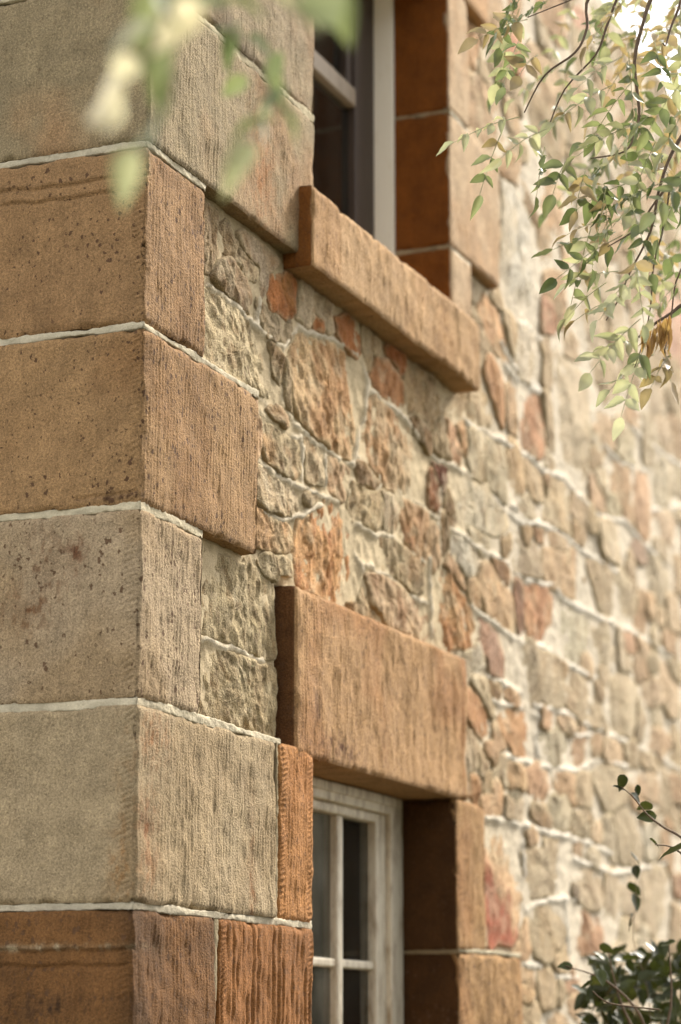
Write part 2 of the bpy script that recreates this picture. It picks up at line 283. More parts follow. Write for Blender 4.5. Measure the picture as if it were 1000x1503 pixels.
RUBBLE = [  # far stones' colours take in some lens haze
 ((150,125,88), [528,3059,503,3089,463,3096,444,3103,426,3103,411,3107,395,3103,378,3098,359,3089,342,3071,322,3043,363,3031,390,3032,401,3028,412,3028,422,3029,436,3026,455,3027,524,3021]),
 ((168,143,103), [363,3101,353,3113,348,3125,358,3183,324,3182,291,3183,258,3168,257,3130,258,3101,257,3073,271,3048,300,3043,324,3048,336,3073,345,3081,353,3090]),
 ((176,152,112), [547,3124,483,3134,472,3139,462,3138,458,3142,452,3143,445,3143,399,3184,371,3169,354,3141,364,3109,428,3111,438,3107,446,3107,452,3103,459,3104,470,3098,496,3091,535,3096]),
 ((196,122,55,176,128,70), [731,3110,727,3132,736,3167,701,3167,678,3167,660,3153,646,3147,629,3143,601,3134,592,3110,587,3080,604,3056,641,3063,659,3062,676,3062,692,3068,709,3075,723,3090]),
 ((168,146,108), [718,3040,727,3075,652,3058,640,3058,633,3058,626,3058,619,3058,614,3053,535,3074,534,3040,554,3012,579,2997,605,2998,622,2997,636,3007,649,3006,669,3007,696,3015]),
 ((196,175,132,172,150,108), [602,2941,593,2962,582,2981,563,2993,547,3003,526,3003,509,3003,499,3013,486,3011,473,3012,461,3011,446,3018,429,3018,409,3019,383,3018,341,3018,268,3016,258,2979,257,2941,263,2904,268,2867,343,2866,385,2867,412,2868,430,2867,447,2868,460,2867,473,2868,485,2879,497,2877,510,2878,527,2877,557,2872,587,2876,639,2881,662,2908]),
 ((145,118,76), [658,2959,658,2970,657,2985,646,2993,632,2993,618,2993,597,2994,592,2976,603,2959,608,2949,610,2937,619,2928,632,2923,649,2917,662,2929,658,2948]),
 ((206,170,118,180,128,72), [1092,2962,1116,3000,1114,3040,1097,3076,1037,3078,1001,3083,968,3082,944,3087,920,3083,899,3083,878,3078,858,3073,837,3069,815,3062,777,3063,740,3053,717,3028,693,2998,703,2962,708,2928,717,2895,746,2874,779,2861,811,2857,836,2852,859,2853,879,2847,899,2848,919,2847,940,2848,964,2848,994,2848,1036,2847,1047,2876,1078,2896,1087,2928]),
 ((168,143,103), [702,2936,702,2939,703,2945,699,2948,694,2977,672,2987,672,2958,672,2945,673,2936,672,2927,672,2914,676,2893,694,2877,716,2882,703,2926,702,2932]),
 ((190,122,58), [873,3101,868,3111,857,3114,849,3113,844,3112,839,3113,831,3114,825,3109,818,3101,813,3088,821,3077,837,3084,844,3082,851,3084,857,3088,878,3087]),
 ((190,120,55), [1088,3121,1078,3145,1067,3168,1039,3167,1021,3167,1003,3168,982,3168,965,3154,922,3139,942,3108,967,3091,991,3087,1007,3087,1020,3083,1036,3083,1060,3082,1083,3096]),
 ((196,135,78,180,150,105), [1342,3082,1317,3109,1285,3118,1265,3122,1250,3126,1234,3133,1218,3128,1200,3123,1169,3119,1154,3096,1129,3064,1163,3041,1197,3037,1219,3037,1235,3038,1250,3037,1268,3037,1302,3032,1348,3044]),
 ((188,115,50), [1348,3148,1341,3169,1309,3168,1297,3167,1289,3166,1281,3167,1269,3168,1237,3169,1218,3148,1249,3131,1269,3128,1281,3129,1289,3122,1300,3122,1325,3112,1343,3126]),
 ((178,152,110), [1582,3096,1573,3125,1554,3146,1540,3168,1509,3167,1487,3167,1468,3167,1449,3167,1428,3167,1397,3168,1357,3161,1347,3129,1342,3096,1354,3066,1361,3035,1423,3052,1443,3052,1455,3047,1468,3048,1482,3047,1500,3041,1527,3037,1538,3056,1563,3071]),
 ((138,106,60), [1522,3026,1487,3039,1473,3042,1464,3043,1456,3042,1449,3043,1435,3048,1407,3046,1378,3026,1402,3003,1427,2997,1443,2993,1456,2987,1474,2983,1514,2969,1527,2997]),
 ((200,168,122,185,135,80), [1497,2931,1496,2969,1437,2989,1399,3000,1383,3018,1360,3028,1338,3034,1310,3017,1295,3023,1279,3022,1262,3023,1245,3024,1226,3023,1198,3028,1151,3038,1128,3018,1118,2989,1108,2961,1093,2931,1083,2897,1113,2871,1150,2857,1184,2852,1202,2840,1222,2833,1243,2834,1262,2839,1279,2838,1295,2839,1312,2838,1333,2837,1348,2848,1379,2847,1424,2847,1482,2857,1481,2895]),
 ((208,162,118), [1727,3040,1719,3059,1704,3072,1689,3082,1671,3083,1654,3082,1618,3094,1617,3062,1623,3040,1627,3021,1634,3002,1650,2988,1671,2979,1691,2993,1720,2991,1749,3008]),
 ((190,168,130), [1617,3042,1612,3057,1609,3074,1600,3099,1576,3083,1565,3068,1554,3064,1548,3054,1543,3042,1527,3021,1531,2997,1552,2983,1576,2983,1599,2988,1632,2986,1623,3022]),
 ((176,145,103), [705,2851,686,2868,663,2868,657,2878,646,2877,635,2878,630,2868,604,2869,584,2851,622,2841,637,2842,643,2843,646,2843,649,2843,661,2836,684,2836]),
 ((178,156,114,186,140,85), [758,2786,757,2811,735,2829,699,2823,686,2829,673,2828,661,2826,650,2827,635,2827,605,2833,562,2830,562,2800,562,2771,583,2750,617,2747,636,2746,649,2742,661,2742,673,2743,686,2742,704,2743,733,2743,757,2760]),
 ((188,166,128), [873,2795,878,2817,868,2838,842,2838,824,2841,801,2851,771,2849,768,2818,773,2795,773,2774,781,2752,807,2753,824,2752,840,2757,862,2757,872,2776]),
 ((192,158,114,180,125,70), [1022,2801,1030,2834,987,2837,964,2832,951,2832,936,2837,915,2837,888,2828,887,2801,883,2773,901,2751,930,2752,951,2753,973,2747,998,2755,1012,2776]),
 ((158,125,82), [1189,2836,1158,2851,1138,2854,1129,2857,1120,2857,1109,2862,1093,2863,1056,2862,1044,2836,1061,2811,1096,2812,1113,2818,1120,2817,1127,2818,1138,2817,1167,2816]),
 ((192,170,132), [767,2700,763,2729,715,2733,687,2727,678,2733,668,2733,659,2733,649,2733,635,2733,604,2739,538,2737,513,2700,528,2661,581,2647,627,2658,644,2658,657,2657,670,2657,681,2663,697,2662,717,2666,741,2677]),
 ((172,150,112), [843,2722,850,2737,825,2733,825,2748,814,2748,803,2748,803,2733,785,2734,768,2722,772,2704,789,2697,808,2707,814,2708,818,2712,824,2712,829,2716]),
 ((192,150,98,180,155,112), [718,2611,722,2646,672,2649,645,2642,633,2642,622,2642,609,2642,592,2641,507,2655,499,2611,516,2571,581,2572,608,2578,622,2578,633,2578,647,2578,663,2582,697,2586]),
 ((208,155,92,186,118,58), [1076,2634,1046,2658,1043,2682,1028,2702,1010,2718,998,2738,973,2743,948,2738,930,2748,910,2747,889,2753,872,2738,862,2717,844,2713,827,2704,807,2693,778,2682,737,2664,727,2634,717,2600,724,2566,732,2531,783,2527,821,2528,848,2527,871,2527,891,2527,910,2528,929,2527,949,2527,963,2542,983,2547,1009,2551,1054,2551,1073,2575,1088,2602]),
 ((190,168,126), [1197,2766,1197,2794,1184,2818,1145,2807,1128,2806,1115,2802,1103,2802,1085,2802,1032,2813,1019,2783,1004,2747,1025,2716,1082,2727,1101,2727,1115,2728,1128,2727,1147,2722,1170,2726,1197,2739]),
 ((184,160,118,178,140,95), [1467,2678,1427,2708,1367,2719,1335,2724,1312,2725,1298,2729,1284,2727,1274,2728,1265,2728,1256,2722,1248,2724,1240,2721,1232,2720,1223,2717,1192,2732,1192,2715,1156,2714,1043,2716,1047,2678,1078,2647,1168,2646,1201,2646,1219,2647,1230,2647,1238,2647,1244,2647,1251,2648,1256,2647,1261,2648,1267,2647,1274,2647,1282,2647,1299,2642,1320,2641,1400,2626,1466,2641]),
 ((198,165,122,150,105,60), [1508,2587,1456,2614,1387,2619,1361,2623,1342,2624,1332,2627,1321,2629,1314,2632,1305,2632,1297,2633,1289,2632,1281,2632,1270,2633,1258,2633,1241,2634,1216,2633,1167,2634,1092,2623,1124,2587,1129,2557,1193,2549,1208,2535,1226,2526,1247,2526,1263,2527,1275,2527,1287,2529,1297,2528,1307,2529,1319,2527,1331,2527,1348,2526,1369,2526,1402,2526,1463,2526,1512,2549]),
 ((155,98,42), [1572,2890,1563,2906,1552,2919,1539,2927,1523,2953,1504,2937,1496,2917,1492,2902,1482,2890,1483,2873,1487,2854,1506,2847,1523,2849,1543,2842,1561,2852,1577,2867]),
 ((118,64,28), [1638,2937,1633,2952,1633,2974,1610,2972,1595,2973,1580,2972,1564,2967,1525,2965,1539,2937,1557,2921,1568,2909,1586,2915,1595,2888,1609,2903,1619,2913,1628,2923]),
 ((186,146,98,176,120,65), [1486,2771,1497,2799,1498,2834,1460,2837,1434,2836,1413,2837,1392,2836,1365,2837,1327,2834,1307,2806,1322,2771,1333,2745,1357,2731,1381,2728,1398,2728,1413,2713,1435,2704,1469,2694,1468,2731,1478,2750]),
 ((184,162,126), [1318,2770,1309,2792,1298,2812,1282,2831,1257,2831,1233,2827,1201,2826,1203,2793,1203,2770,1203,2748,1222,2736,1241,2733,1257,2737,1271,2737,1286,2742,1327,2741]),
 ((145,118,76), [1703,2871,1693,2882,1683,2889,1675,2897,1664,2907,1641,2927,1623,2912,1608,2894,1593,2871,1617,2851,1632,2838,1650,2837,1664,2837,1680,2833,1698,2836,1723,2846]),
 ((208,192,160), [2081,2917,2063,2953,1990,2964,1952,2970,1928,2974,1920,2989,1904,2994,1884,2981,1871,2977,1860,2978,1850,2977,1838,2977,1825,2978,1810,2977,1781,2983,1727,2994,1690,2979,1638,2956,1657,2917,1692,2887,1714,2864,1755,2856,1794,2862,1815,2862,1828,2862,1840,2862,1851,2867,1860,2868,1869,2867,1878,2867,1888,2868,1903,2866,1920,2866,1943,2869,1986,2871,2038,2885]),
 ((192,132,70,196,160,110), [1816,2629,1808,2657,1773,2672,1752,2684,1729,2688,1712,2692,1698,2697,1684,2701,1670,2708,1653,2713,1633,2718,1611,2717,1578,2722,1559,2703,1526,2689,1493,2664,1502,2629,1522,2600,1521,2568,1528,2534,1569,2528,1602,2526,1628,2527,1653,2542,1670,2548,1686,2547,1702,2552,1722,2551,1747,2552,1771,2562,1807,2572,1828,2598]),
 ((198,186,160), [1863,2782,1842,2809,1807,2819,1781,2818,1772,2832,1757,2838,1739,2841,1721,2837,1708,2823,1666,2823,1638,2799,1653,2767,1688,2751,1715,2747,1732,2746,1742,2737,1756,2733,1772,2732,1787,2738,1811,2742,1832,2757]),
 ((155,128,88), [1632,2796,1634,2810,1632,2830,1618,2843,1598,2862,1573,2857,1560,2833,1567,2808,1572,2796,1572,2785,1576,2774,1581,2755,1598,2752,1614,2758,1627,2767,1634,2781]),
 ((210,162,110), [2103,3411,2082,3436,2063,3453,2046,3468,2021,3467,2005,3473,1989,3472,1975,3472,1959,3473,1926,3492,1906,3478,1890,3459,1862,3441,1868,3411,1898,3390,1915,3376,1933,3367,1949,3363,1964,3363,1975,3358,1989,3353,2004,3352,2027,3346,2065,3337,2116,3341,2133,3374]),
 ((200,146,90), [2067,3273,2057,3299,2033,3312,2012,3318,1996,3323,1979,3327,1958,3332,1928,3333,1908,3314,1893,3288,1906,3260,1932,3246,1947,3234,1961,3222,1978,3213,2006,3183,2059,3157,2067,3208,2072,3243]),
 ((212,196,168), [2397,3423,2408,3451,2392,3473,2368,3487,2352,3502,2321,3489,2304,3488,2289,3487,2274,3487,2256,3487,2232,3488,2194,3489,2189,3461,2183,3436,2168,3409,2158,3374,2177,3347,2207,3332,2244,3338,2269,3343,2288,3343,2306,3349,2326,3347,2346,3352,2367,3362,2377,3381,2389,3401]),
 ((214,204,182), [2401,3642,2408,3676,2402,3710,2385,3739,2368,3768,2354,3804,2318,3817,2285,3827,2252,3838,2218,3848,2179,3863,2141,3853,2100,3847,2057,3835,2056,3778,2057,3735,2053,3703,2052,3672,2052,3642,2022,3608,2036,3576,2048,3544,2068,3517,2100,3502,2137,3503,2165,3498,2192,3494,2218,3494,2244,3494,2272,3494,2305,3492,2336,3502,2374,3512,2388,3544,2388,3581,2386,3613]),
 ((194,132,92), [2542,3575,2533,3597,2513,3608,2495,3613,2482,3623,2465,3623,2443,3628,2404,3634,2393,3605,2393,3575,2393,3546,2398,3512,2446,3527,2466,3532,2481,3532,2495,3538,2513,3542,2547,3548]),
 ((212,190,154), [2827,3322,2832,3351,2848,3388,2847,3426,2847,3473,2818,3502,2774,3509,2733,3503,2700,3512,2666,3513,2634,3507,2598,3508,2553,3517,2516,3500,2497,3464,2497,3420,2492,3385,2483,3354,2493,3322,2498,3292,2503,3262,2512,3232,2535,3212,2552,3185,2575,3163,2607,3158,2637,3153,2666,3148,2697,3148,2732,3142,2767,3147,2804,3158,2809,3202,2823,3231,2822,3265,2827,3293]),
 ((198,136,86,190,150,110), [2408,3231,2403,3253,2397,3276,2387,3297,2378,3324,2358,3342,2328,3337,2304,3332,2281,3332,2258,3327,2227,3328,2192,3320,2193,3285,2189,3257,2188,3231,2193,3206,2172,3168,2198,3146,2241,3152,2267,3154,2285,3147,2304,3148,2323,3147,2345,3147,2359,3162,2383,3168,2397,3186,2407,3207]),
 ((165,138,96), [2498,3266,2498,3282,2494,3300,2487,3323,2474,3361,2441,3362,2407,3363,2379,3342,2391,3297,2402,3274,2406,3259,2413,3246,2413,3227,2428,3217,2443,3193,2468,3192,2494,3198,2513,3216,2502,3248]),
 ((190,152,105), [2182,3253,2187,3276,2189,3309,2172,3347,2133,3347,2115,3298,2088,3298,2072,3279,2077,3253,2077,3230,2072,3193,2097,3167,2133,3167,2169,3167,2189,3198,2183,3233]),
 ((186,168,132), [1903,3045,1902,3066,1908,3099,1886,3118,1857,3118,1832,3113,1805,3113,1776,3102,1787,3066,1783,3045,1768,3018,1786,2997,1807,2982,1833,2983,1855,2983,1878,2986,1902,2997,1897,3026]),
 ((190,172,136), [2073,3047,2072,3074,2059,3099,2047,3128,2014,3128,1987,3128,1963,3121,1933,3122,1912,3102,1908,3073,1909,3047,1908,3021,1918,2996,1941,2983,1966,2979,1987,2978,2012,2972,2045,2967,2077,2981,2067,3021]),
 ((200,168,120), [2237,3061,2227,3086,2219,3111,2203,3138,2175,3158,2140,3163,2099,3164,2077,3129,2068,3094,2082,3061,2078,3032,2077,2993,2115,2987,2149,3008,2167,3013,2184,3017,2199,3027,2227,3036]),
 ((200,172,130), [2398,3077,2389,3099,2382,3122,2360,3132,2341,3143,2319,3133,2298,3137,2267,3138,2213,3137,2232,3092,2242,3063,2268,3047,2288,3037,2305,3032,2320,3033,2335,3032,2349,3038,2372,3039,2394,3053]),
 ((165,126,75), [2427,3095,2428,3102,2449,3133,2427,3133,2411,3133,2397,3128,2387,3119,2392,3103,2398,3095,2401,3091,2403,3087,2401,3071,2411,3069,2420,3073,2422,3084,2428,3088]),
 ((145,102,50), [2108,2787,2087,2813,2055,2818,2039,2823,2024,2823,2009,2823,1993,2818,1947,2819,1953,2787,1993,2774,2009,2772,2018,2772,2024,2774,2032,2768,2050,2762,2087,2761]),
 ((170,138,90), [2116,2875,2111,2888,2103,2900,2092,2908,2078,2893,2071,2892,2065,2888,2045,2888,2027,2875,2028,2854,2035,2832,2058,2828,2078,2829,2089,2848,2098,2855,2113,2860]),
 ((156,122,70), [2268,2921,2284,2944,2271,2963,2244,2957,2230,2957,2215,2957,2193,2957,2182,2941,2194,2921,2199,2908,2209,2901,2218,2893,2230,2893,2239,2900,2248,2903,2258,2909]),
 ((156,106,50), [2392,2947,2388,2964,2373,2974,2357,2973,2346,2973,2335,2973,2324,2968,2292,2969,2287,2947,2303,2929,2320,2921,2338,2927,2346,2928,2354,2927,2366,2926,2384,2931]),
 ((196,182,150), [2013,2844,1977,2869,1920,2864,1904,2863,1896,2863,1890,2862,1885,2862,1880,2861,1873,2863,1863,2864,1847,2861,1772,2860,1787,2830,1828,2819,1847,2812,1862,2808,1872,2803,1884,2803,1895,2804,1908,2803,1921,2807,1932,2816,1933,2831]),
 ((206,168,120,180,130,75), [2832,2886,2787,2917,2741,2934,2713,2946,2713,2973,2686,2978,2661,2977,2642,2978,2623,2968,2608,2952,2597,2948,2586,2948,2575,2943,2560,2944,2546,2938,2517,2939,2476,2934,2374,2927,2342,2886,2369,2843,2417,2816,2506,2826,2533,2822,2555,2822,2572,2822,2586,2824,2597,2823,2608,2822,2619,2823,2631,2824,2644,2824,2662,2822,2684,2822,2720,2821,2786,2821,2873,2839]),
 ((200,162,114), [2117,2712,2112,2740,2087,2759,2045,2758,2027,2763,2013,2767,1999,2767,1988,2772,1974,2777,1959,2782,1934,2793,1904,2798,1875,2789,1852,2769,1834,2743,1843,2712,1873,2689,1882,2668,1912,2661,1937,2663,1949,2657,1964,2658,1975,2649,1988,2644,2007,2632,2027,2633,2049,2637,2085,2636,2128,2646,2136,2679]),
 ((142,92,56), [2207,2728,2204,2743,2198,2760,2195,2798,2166,2801,2135,2802,2112,2781,2112,2750,2117,2728,2125,2711,2131,2693,2141,2669,2166,2652,2197,2653,2226,2667,2213,2708]),
 ((206,146,90,190,122,72), [2468,2737,2462,2766,2463,2800,2422,2808,2398,2818,2372,2818,2353,2826,2333,2812,2315,2812,2293,2813,2270,2808,2228,2809,2202,2786,2202,2752,2212,2722,2224,2695,2232,2667,2266,2661,2294,2662,2313,2657,2333,2658,2351,2657,2371,2658,2396,2658,2432,2657,2457,2677,2457,2708]),
 ((178,136,106), [2023,2588,2012,2613,1999,2634,1976,2644,1955,2647,1936,2647,1918,2648,1889,2663,1861,2654,1818,2643,1832,2603,1852,2576,1872,2560,1893,2552,1905,2542,1915,2517,1937,2517,1960,2518,1988,2517,2028,2523,2033,2557]),
 ((190,168,132), [2531,2575,2503,2610,2501,2646,2432,2648,2392,2648,2362,2643,2345,2643,2330,2642,2317,2643,2305,2641,2291,2657,2275,2658,2257,2658,2232,2662,2213,2653,2196,2638,2131,2639,2019,2626,2032,2575,2038,2528,2142,2516,2177,2501,2205,2491,2231,2486,2252,2483,2272,2483,2289,2483,2305,2497,2318,2503,2330,2508,2345,2507,2367,2502,2392,2502,2425,2506,2497,2506,2548,2532]),
 ((186,158,116), [2763,2570,2772,2600,2751,2624,2711,2623,2690,2627,2674,2633,2657,2633,2640,2633,2621,2633,2590,2637,2572,2619,2543,2600,2544,2570,2553,2541,2563,2515,2600,2512,2624,2512,2641,2508,2657,2494,2678,2494,2702,2493,2724,2503,2728,2529,2753,2544]),
 ((196,184,152), [2772,2739,2792,2767,2824,2809,2761,2814,2716,2808,2691,2808,2673,2808,2659,2809,2647,2821,2633,2817,2618,2818,2602,2818,2585,2817,2559,2819,2534,2813,2482,2813,2469,2785,2473,2753,2473,2724,2462,2690,2475,2661,2524,2657,2552,2651,2579,2652,2597,2648,2615,2647,2632,2648,2648,2648,2663,2657,2673,2670,2685,2677,2697,2685,2714,2692,2738,2701,2762,2716]),
 ((206,152,98), [1928,2407,1897,2427,1872,2434,1859,2441,1848,2447,1835,2452,1820,2456,1800,2462,1765,2469,1739,2452,1717,2424,1742,2393,1772,2378,1793,2370,1806,2362,1820,2357,1835,2358,1855,2347,1871,2357,1899,2361,1933,2375]),
 ((200,146,88), [2286,2405,2298,2438,2274,2464,2220,2464,2210,2483,2187,2488,2157,2462,2144,2463,2133,2458,2122,2457,2110,2457,2095,2457,2074,2457,2016,2471,1977,2454,1973,2421,1993,2390,2027,2371,2058,2362,2078,2355,2087,2343,2105,2343,2119,2343,2132,2344,2145,2342,2158,2343,2184,2328,2195,2342,2226,2341,2272,2346,2288,2373]),
 ((145,112,66), [2013,2483,2004,2505,1975,2508,1959,2507,1950,2506,1940,2507,1913,2519,1907,2500,1914,2483,1919,2470,1929,2463,1941,2463,1950,2452,1964,2447,1970,2463,1990,2466]),
 ((182,140,92), [2171,2483,2147,2504,2121,2508,2105,2507,2095,2506,2085,2507,2059,2519,2032,2509,2017,2483,2066,2471,2077,2464,2087,2463,2095,2462,2103,2463,2115,2462,2138,2465]),
 ((194,146,98), [2456,2466,2441,2494,2403,2494,2386,2493,2375,2492,2364,2493,2339,2502,2321,2489,2327,2466,2315,2441,2346,2437,2363,2438,2375,2438,2385,2442,2399,2443,2425,2446]),
 ((186,152,110), [2654,2471,2624,2499,2594,2507,2573,2507,2558,2512,2547,2498,2531,2499,2493,2499,2462,2471,2509,2451,2538,2451,2550,2452,2558,2448,2570,2443,2587,2442,2608,2451]),
 ((198,186,156), [2596,2397,2593,2428,2555,2444,2522,2449,2498,2447,2484,2453,2471,2457,2456,2462,2445,2448,2431,2447,2417,2443,2397,2438,2358,2434,2298,2416,2303,2378,2321,2346,2384,2347,2413,2347,2435,2352,2447,2352,2458,2353,2468,2354,2479,2354,2489,2358,2507,2357,2533,2360,2588,2366]),
 ((186,140,94), [2793,2415,2777,2440,2767,2464,2753,2488,2725,2492,2700,2488,2676,2487,2661,2468,2646,2454,2604,2446,2604,2415,2592,2380,2634,2367,2668,2371,2685,2369,2700,2384,2713,2373,2731,2371,2753,2376,2777,2390]),
 ((200,162,116), [3138,2439,3108,2470,3087,2493,3049,2493,3027,2494,3010,2492,2996,2488,2982,2488,2965,2487,2938,2489,2913,2477,2896,2454,2887,2424,2934,2411,2959,2407,2977,2408,2988,2408,2997,2414,3005,2412,3013,2412,3025,2411,3036,2417,3084,2416]),
 ((200,162,120), [3492,2388,3487,2415,3453,2430,3428,2438,3408,2442,3390,2443,3375,2438,3363,2433,3354,2433,3344,2431,3333,2432,3318,2433,3303,2428,3278,2424,3203,2420,3187,2388,3255,2365,3282,2354,3309,2352,3326,2351,3335,2348,3346,2349,3354,2347,3363,2347,3371,2349,3381,2348,3394,2348,3414,2347,3462,2341,3477,2362]),
 ((206,168,126), [3682,2541,3662,2569,3598,2574,3567,2575,3553,2578,3539,2577,3532,2582,3524,2583,3516,2582,3509,2582,3502,2581,3493,2584,3487,2578,3475,2578,3467,2573,3433,2579,3396,2573,3318,2559,3323,2524,3363,2500,3426,2501,3455,2501,3474,2503,3485,2503,3488,2487,3497,2482,3508,2478,3520,2473,3533,2474,3546,2477,3561,2478,3562,2496,3578,2501,3591,2511,3625,2521]),
 ((202,180,142), [3267,2600,3277,2631,3306,2673,3258,2688,3221,2697,3192,2703,3165,2703,3141,2698,3123,2697,3106,2691,3089,2697,3071,2695,3057,2686,3042,2676,3019,2673,3003,2660,2973,2649,2940,2630,2927,2600,2913,2566,2943,2541,2977,2526,3005,2516,3023,2502,3049,2502,3070,2503,3090,2508,3106,2507,3121,2513,3138,2513,3160,2506,3180,2512,3212,2511,3228,2530,3243,2550,3257,2574]),
 ((200,142,94), [3298,2785,3281,2809,3263,2826,3244,2839,3222,2841,3204,2828,3179,2828,3129,2824,3138,2785,3163,2761,3198,2761,3213,2763,3222,2762,3231,2763,3246,2761,3255,2771]),
 ((168,132,82), [2558,2604,2567,2611,2579,2633,2564,2637,2550,2643,2534,2642,2512,2642,2512,2620,2514,2604,2519,2591,2533,2588,2547,2597,2550,2596,2553,2597,2556,2599,2557,2601]),
 ((170,136,88), [2923,2598,2927,2618,2908,2629,2889,2627,2877,2631,2861,2638,2838,2638,2823,2620,2844,2598,2846,2585,2861,2581,2871,2583,2877,2577,2885,2579,2898,2578,2913,2583]),
 ((196,162,120), [3102,3402,3097,3427,3077,3445,3052,3452,3032,3457,3016,3458,3001,3457,2988,3453,2976,3453,2962,3453,2948,3448,2922,3448,2857,3451,2854,3418,2854,3386,2868,3357,2930,3362,2944,3352,2960,3347,2971,3334,2987,3324,3006,3317,3024,3328,3035,3343,3063,3342,3102,3347,3107,3375]),
 ((180,146,100), [2982,3283,2988,3319,2927,3308,2911,3307,2901,3311,2890,3311,2871,3314,2850,3304,2833,3283,2827,3252,2855,3236,2889,3252,2901,3252,2912,3257,2922,3263,2942,3266]),
 ((196,180,142), [3413,3397,3407,3428,3397,3458,3351,3463,3320,3463,3299,3462,3282,3463,3268,3463,3254,3457,3240,3458,3227,3452,3222,3437,3212,3429,3199,3419,3149,3410,3129,3382,3107,3344,3163,3336,3200,3336,3220,3332,3244,3347,3254,3337,3266,3354,3280,3338,3293,3343,3308,3345,3329,3348,3342,3361,3392,3369]),
 ((212,162,116), [3478,3244,3488,3272,3483,3300,3483,3338,3464,3367,3422,3362,3391,3357,3365,3352,3341,3347,3317,3344,3291,3336,3278,3313,3278,3285,3279,3263,3274,3244,3283,3225,3292,3208,3301,3193,3311,3176,3325,3162,3343,3148,3365,3143,3388,3143,3416,3137,3443,3145,3467,3162,3472,3192,3473,3219]),
 ((202,186,154), [3797,3361,3792,3386,3792,3414,3788,3443,3767,3463,3741,3474,3711,3472,3686,3468,3665,3462,3647,3457,3629,3453,3617,3438,3607,3426,3592,3419,3578,3409,3547,3403,3517,3387,3492,3361,3488,3330,3487,3296,3504,3267,3557,3271,3596,3282,3620,3289,3636,3293,3649,3293,3661,3298,3672,3302,3685,3302,3697,3306,3710,3312,3744,3307,3757,3322,3797,3335]),
 ((206,178,142), [3808,3552,3792,3577,3770,3594,3754,3609,3728,3608,3710,3607,3696,3607,3683,3602,3671,3600,3658,3598,3642,3594,3609,3594,3577,3580,3568,3552,3584,3526,3631,3521,3647,3515,3656,3504,3667,3492,3681,3484,3698,3484,3715,3483,3734,3487,3758,3492,3794,3497,3807,3523]),
 ((196,152,106), [2991,3172,2968,3190,2951,3198,2938,3202,2926,3203,2913,3207,2880,3229,2831,3229,2814,3192,2819,3153,2858,3132,2889,3127,2910,3128,2927,3129,2943,3131,2966,3133,2998,3143]),
 ((190,174,136), [3159,3181,3124,3204,3102,3214,3084,3217,3070,3217,3057,3212,3037,3214,3006,3207,3014,3181,3002,3153,3030,3142,3049,3132,3070,3133,3089,3134,3109,3142,3131,3156]),
 ((168,130,75), [2768,3033,2735,3049,2712,3048,2705,3053,2697,3052,2689,3053,2677,3053,2648,3054,2639,3033,2652,3015,2647,2983,2677,2984,2697,2992,2714,2993,2744,2986,2758,3008]),
 ((178,152,105), [2883,3078,2884,3102,2867,3118,2850,3133,2827,3142,2801,3142,2791,3115,2799,3090,2799,3078,2799,3067,2805,3057,2816,3052,2827,3052,2840,3048,2858,3048,2877,3058]),
 ((212,190,154), [3223,3074,3242,3109,3224,3139,3182,3149,3140,3144,3114,3139,3095,3131,3082,3127,3071,3128,3060,3128,3048,3127,3032,3128,3011,3129,2986,3123,2930,3119,2889,3093,2899,3056,2918,3025,2942,3001,2990,3002,3018,3002,3038,3001,3056,3003,3070,3003,3084,3009,3099,3008,3116,3008,3133,3012,3163,3012,3183,3027,3207,3047]),
 ((168,130,104), [3468,3089,3428,3109,3413,3122,3395,3127,3379,3127,3368,3133,3353,3141,3339,3133,3312,3137,3251,3144,3247,3107,3257,3073,3303,3059,3327,3055,3343,3052,3357,3057,3367,3058,3377,3058,3388,3059,3405,3062,3439,3066]),
 ((220,188,152), [3891,3229,3898,3264,3851,3284,3798,3286,3774,3291,3759,3299,3743,3304,3727,3303,3712,3297,3700,3298,3689,3292,3679,3286,3666,3288,3655,3283,3636,3283,3617,3277,3591,3269,3487,3267,3477,3229,3478,3190,3582,3186,3617,3181,3644,3182,3666,3188,3676,3187,3685,3188,3693,3189,3700,3188,3707,3189,3715,3188,3724,3187,3739,3182,3768,3172,3792,3176,3842,3177,3861,3201]),
 ((186,136,76), [2758,2901,2758,2904,2756,2906,2754,2908,2751,2909,2748,2909,2746,2907,2744,2905,2743,2902,2743,2899,2744,2897,2746,2894,2748,2893,2751,2893,2754,2894,2756,2895,2758,2898]),
 ((196,174,136), [3306,2926,3308,2954,3277,2969,3257,2983,3235,2988,3215,2987,3200,2987,3186,2992,3169,3008,3150,3008,3128,3008,3102,3002,3062,2999,3068,2965,3058,2940,3048,2911,3068,2887,3083,2866,3091,2839,3123,2838,3147,2837,3169,2839,3187,2843,3206,2843,3224,2848,3242,2857,3257,2869,3279,2882,3296,2901]),
 ((206,162,110), [3552,2948,3543,2973,3527,2992,3499,2993,3480,2991,3466,2986,3453,2987,3440,2983,3416,2983,3363,2981,3382,2948,3386,2922,3423,2916,3440,2912,3453,2909,3466,2897,3481,2902,3496,2906,3509,2916,3533,2926]),
 ((210,178,136), [3857,2974,3862,2998,3858,3023,3837,3038,3806,3037,3787,3038,3771,3038,3756,3037,3741,3038,3726,3035,3709,3033,3687,3029,3663,3019,3648,2998,3652,2974,3648,2949,3651,2923,3679,2912,3702,2906,3726,2912,3742,2912,3756,2918,3769,2917,3783,2916,3805,2912,3827,2917,3858,2924,3852,2952]),
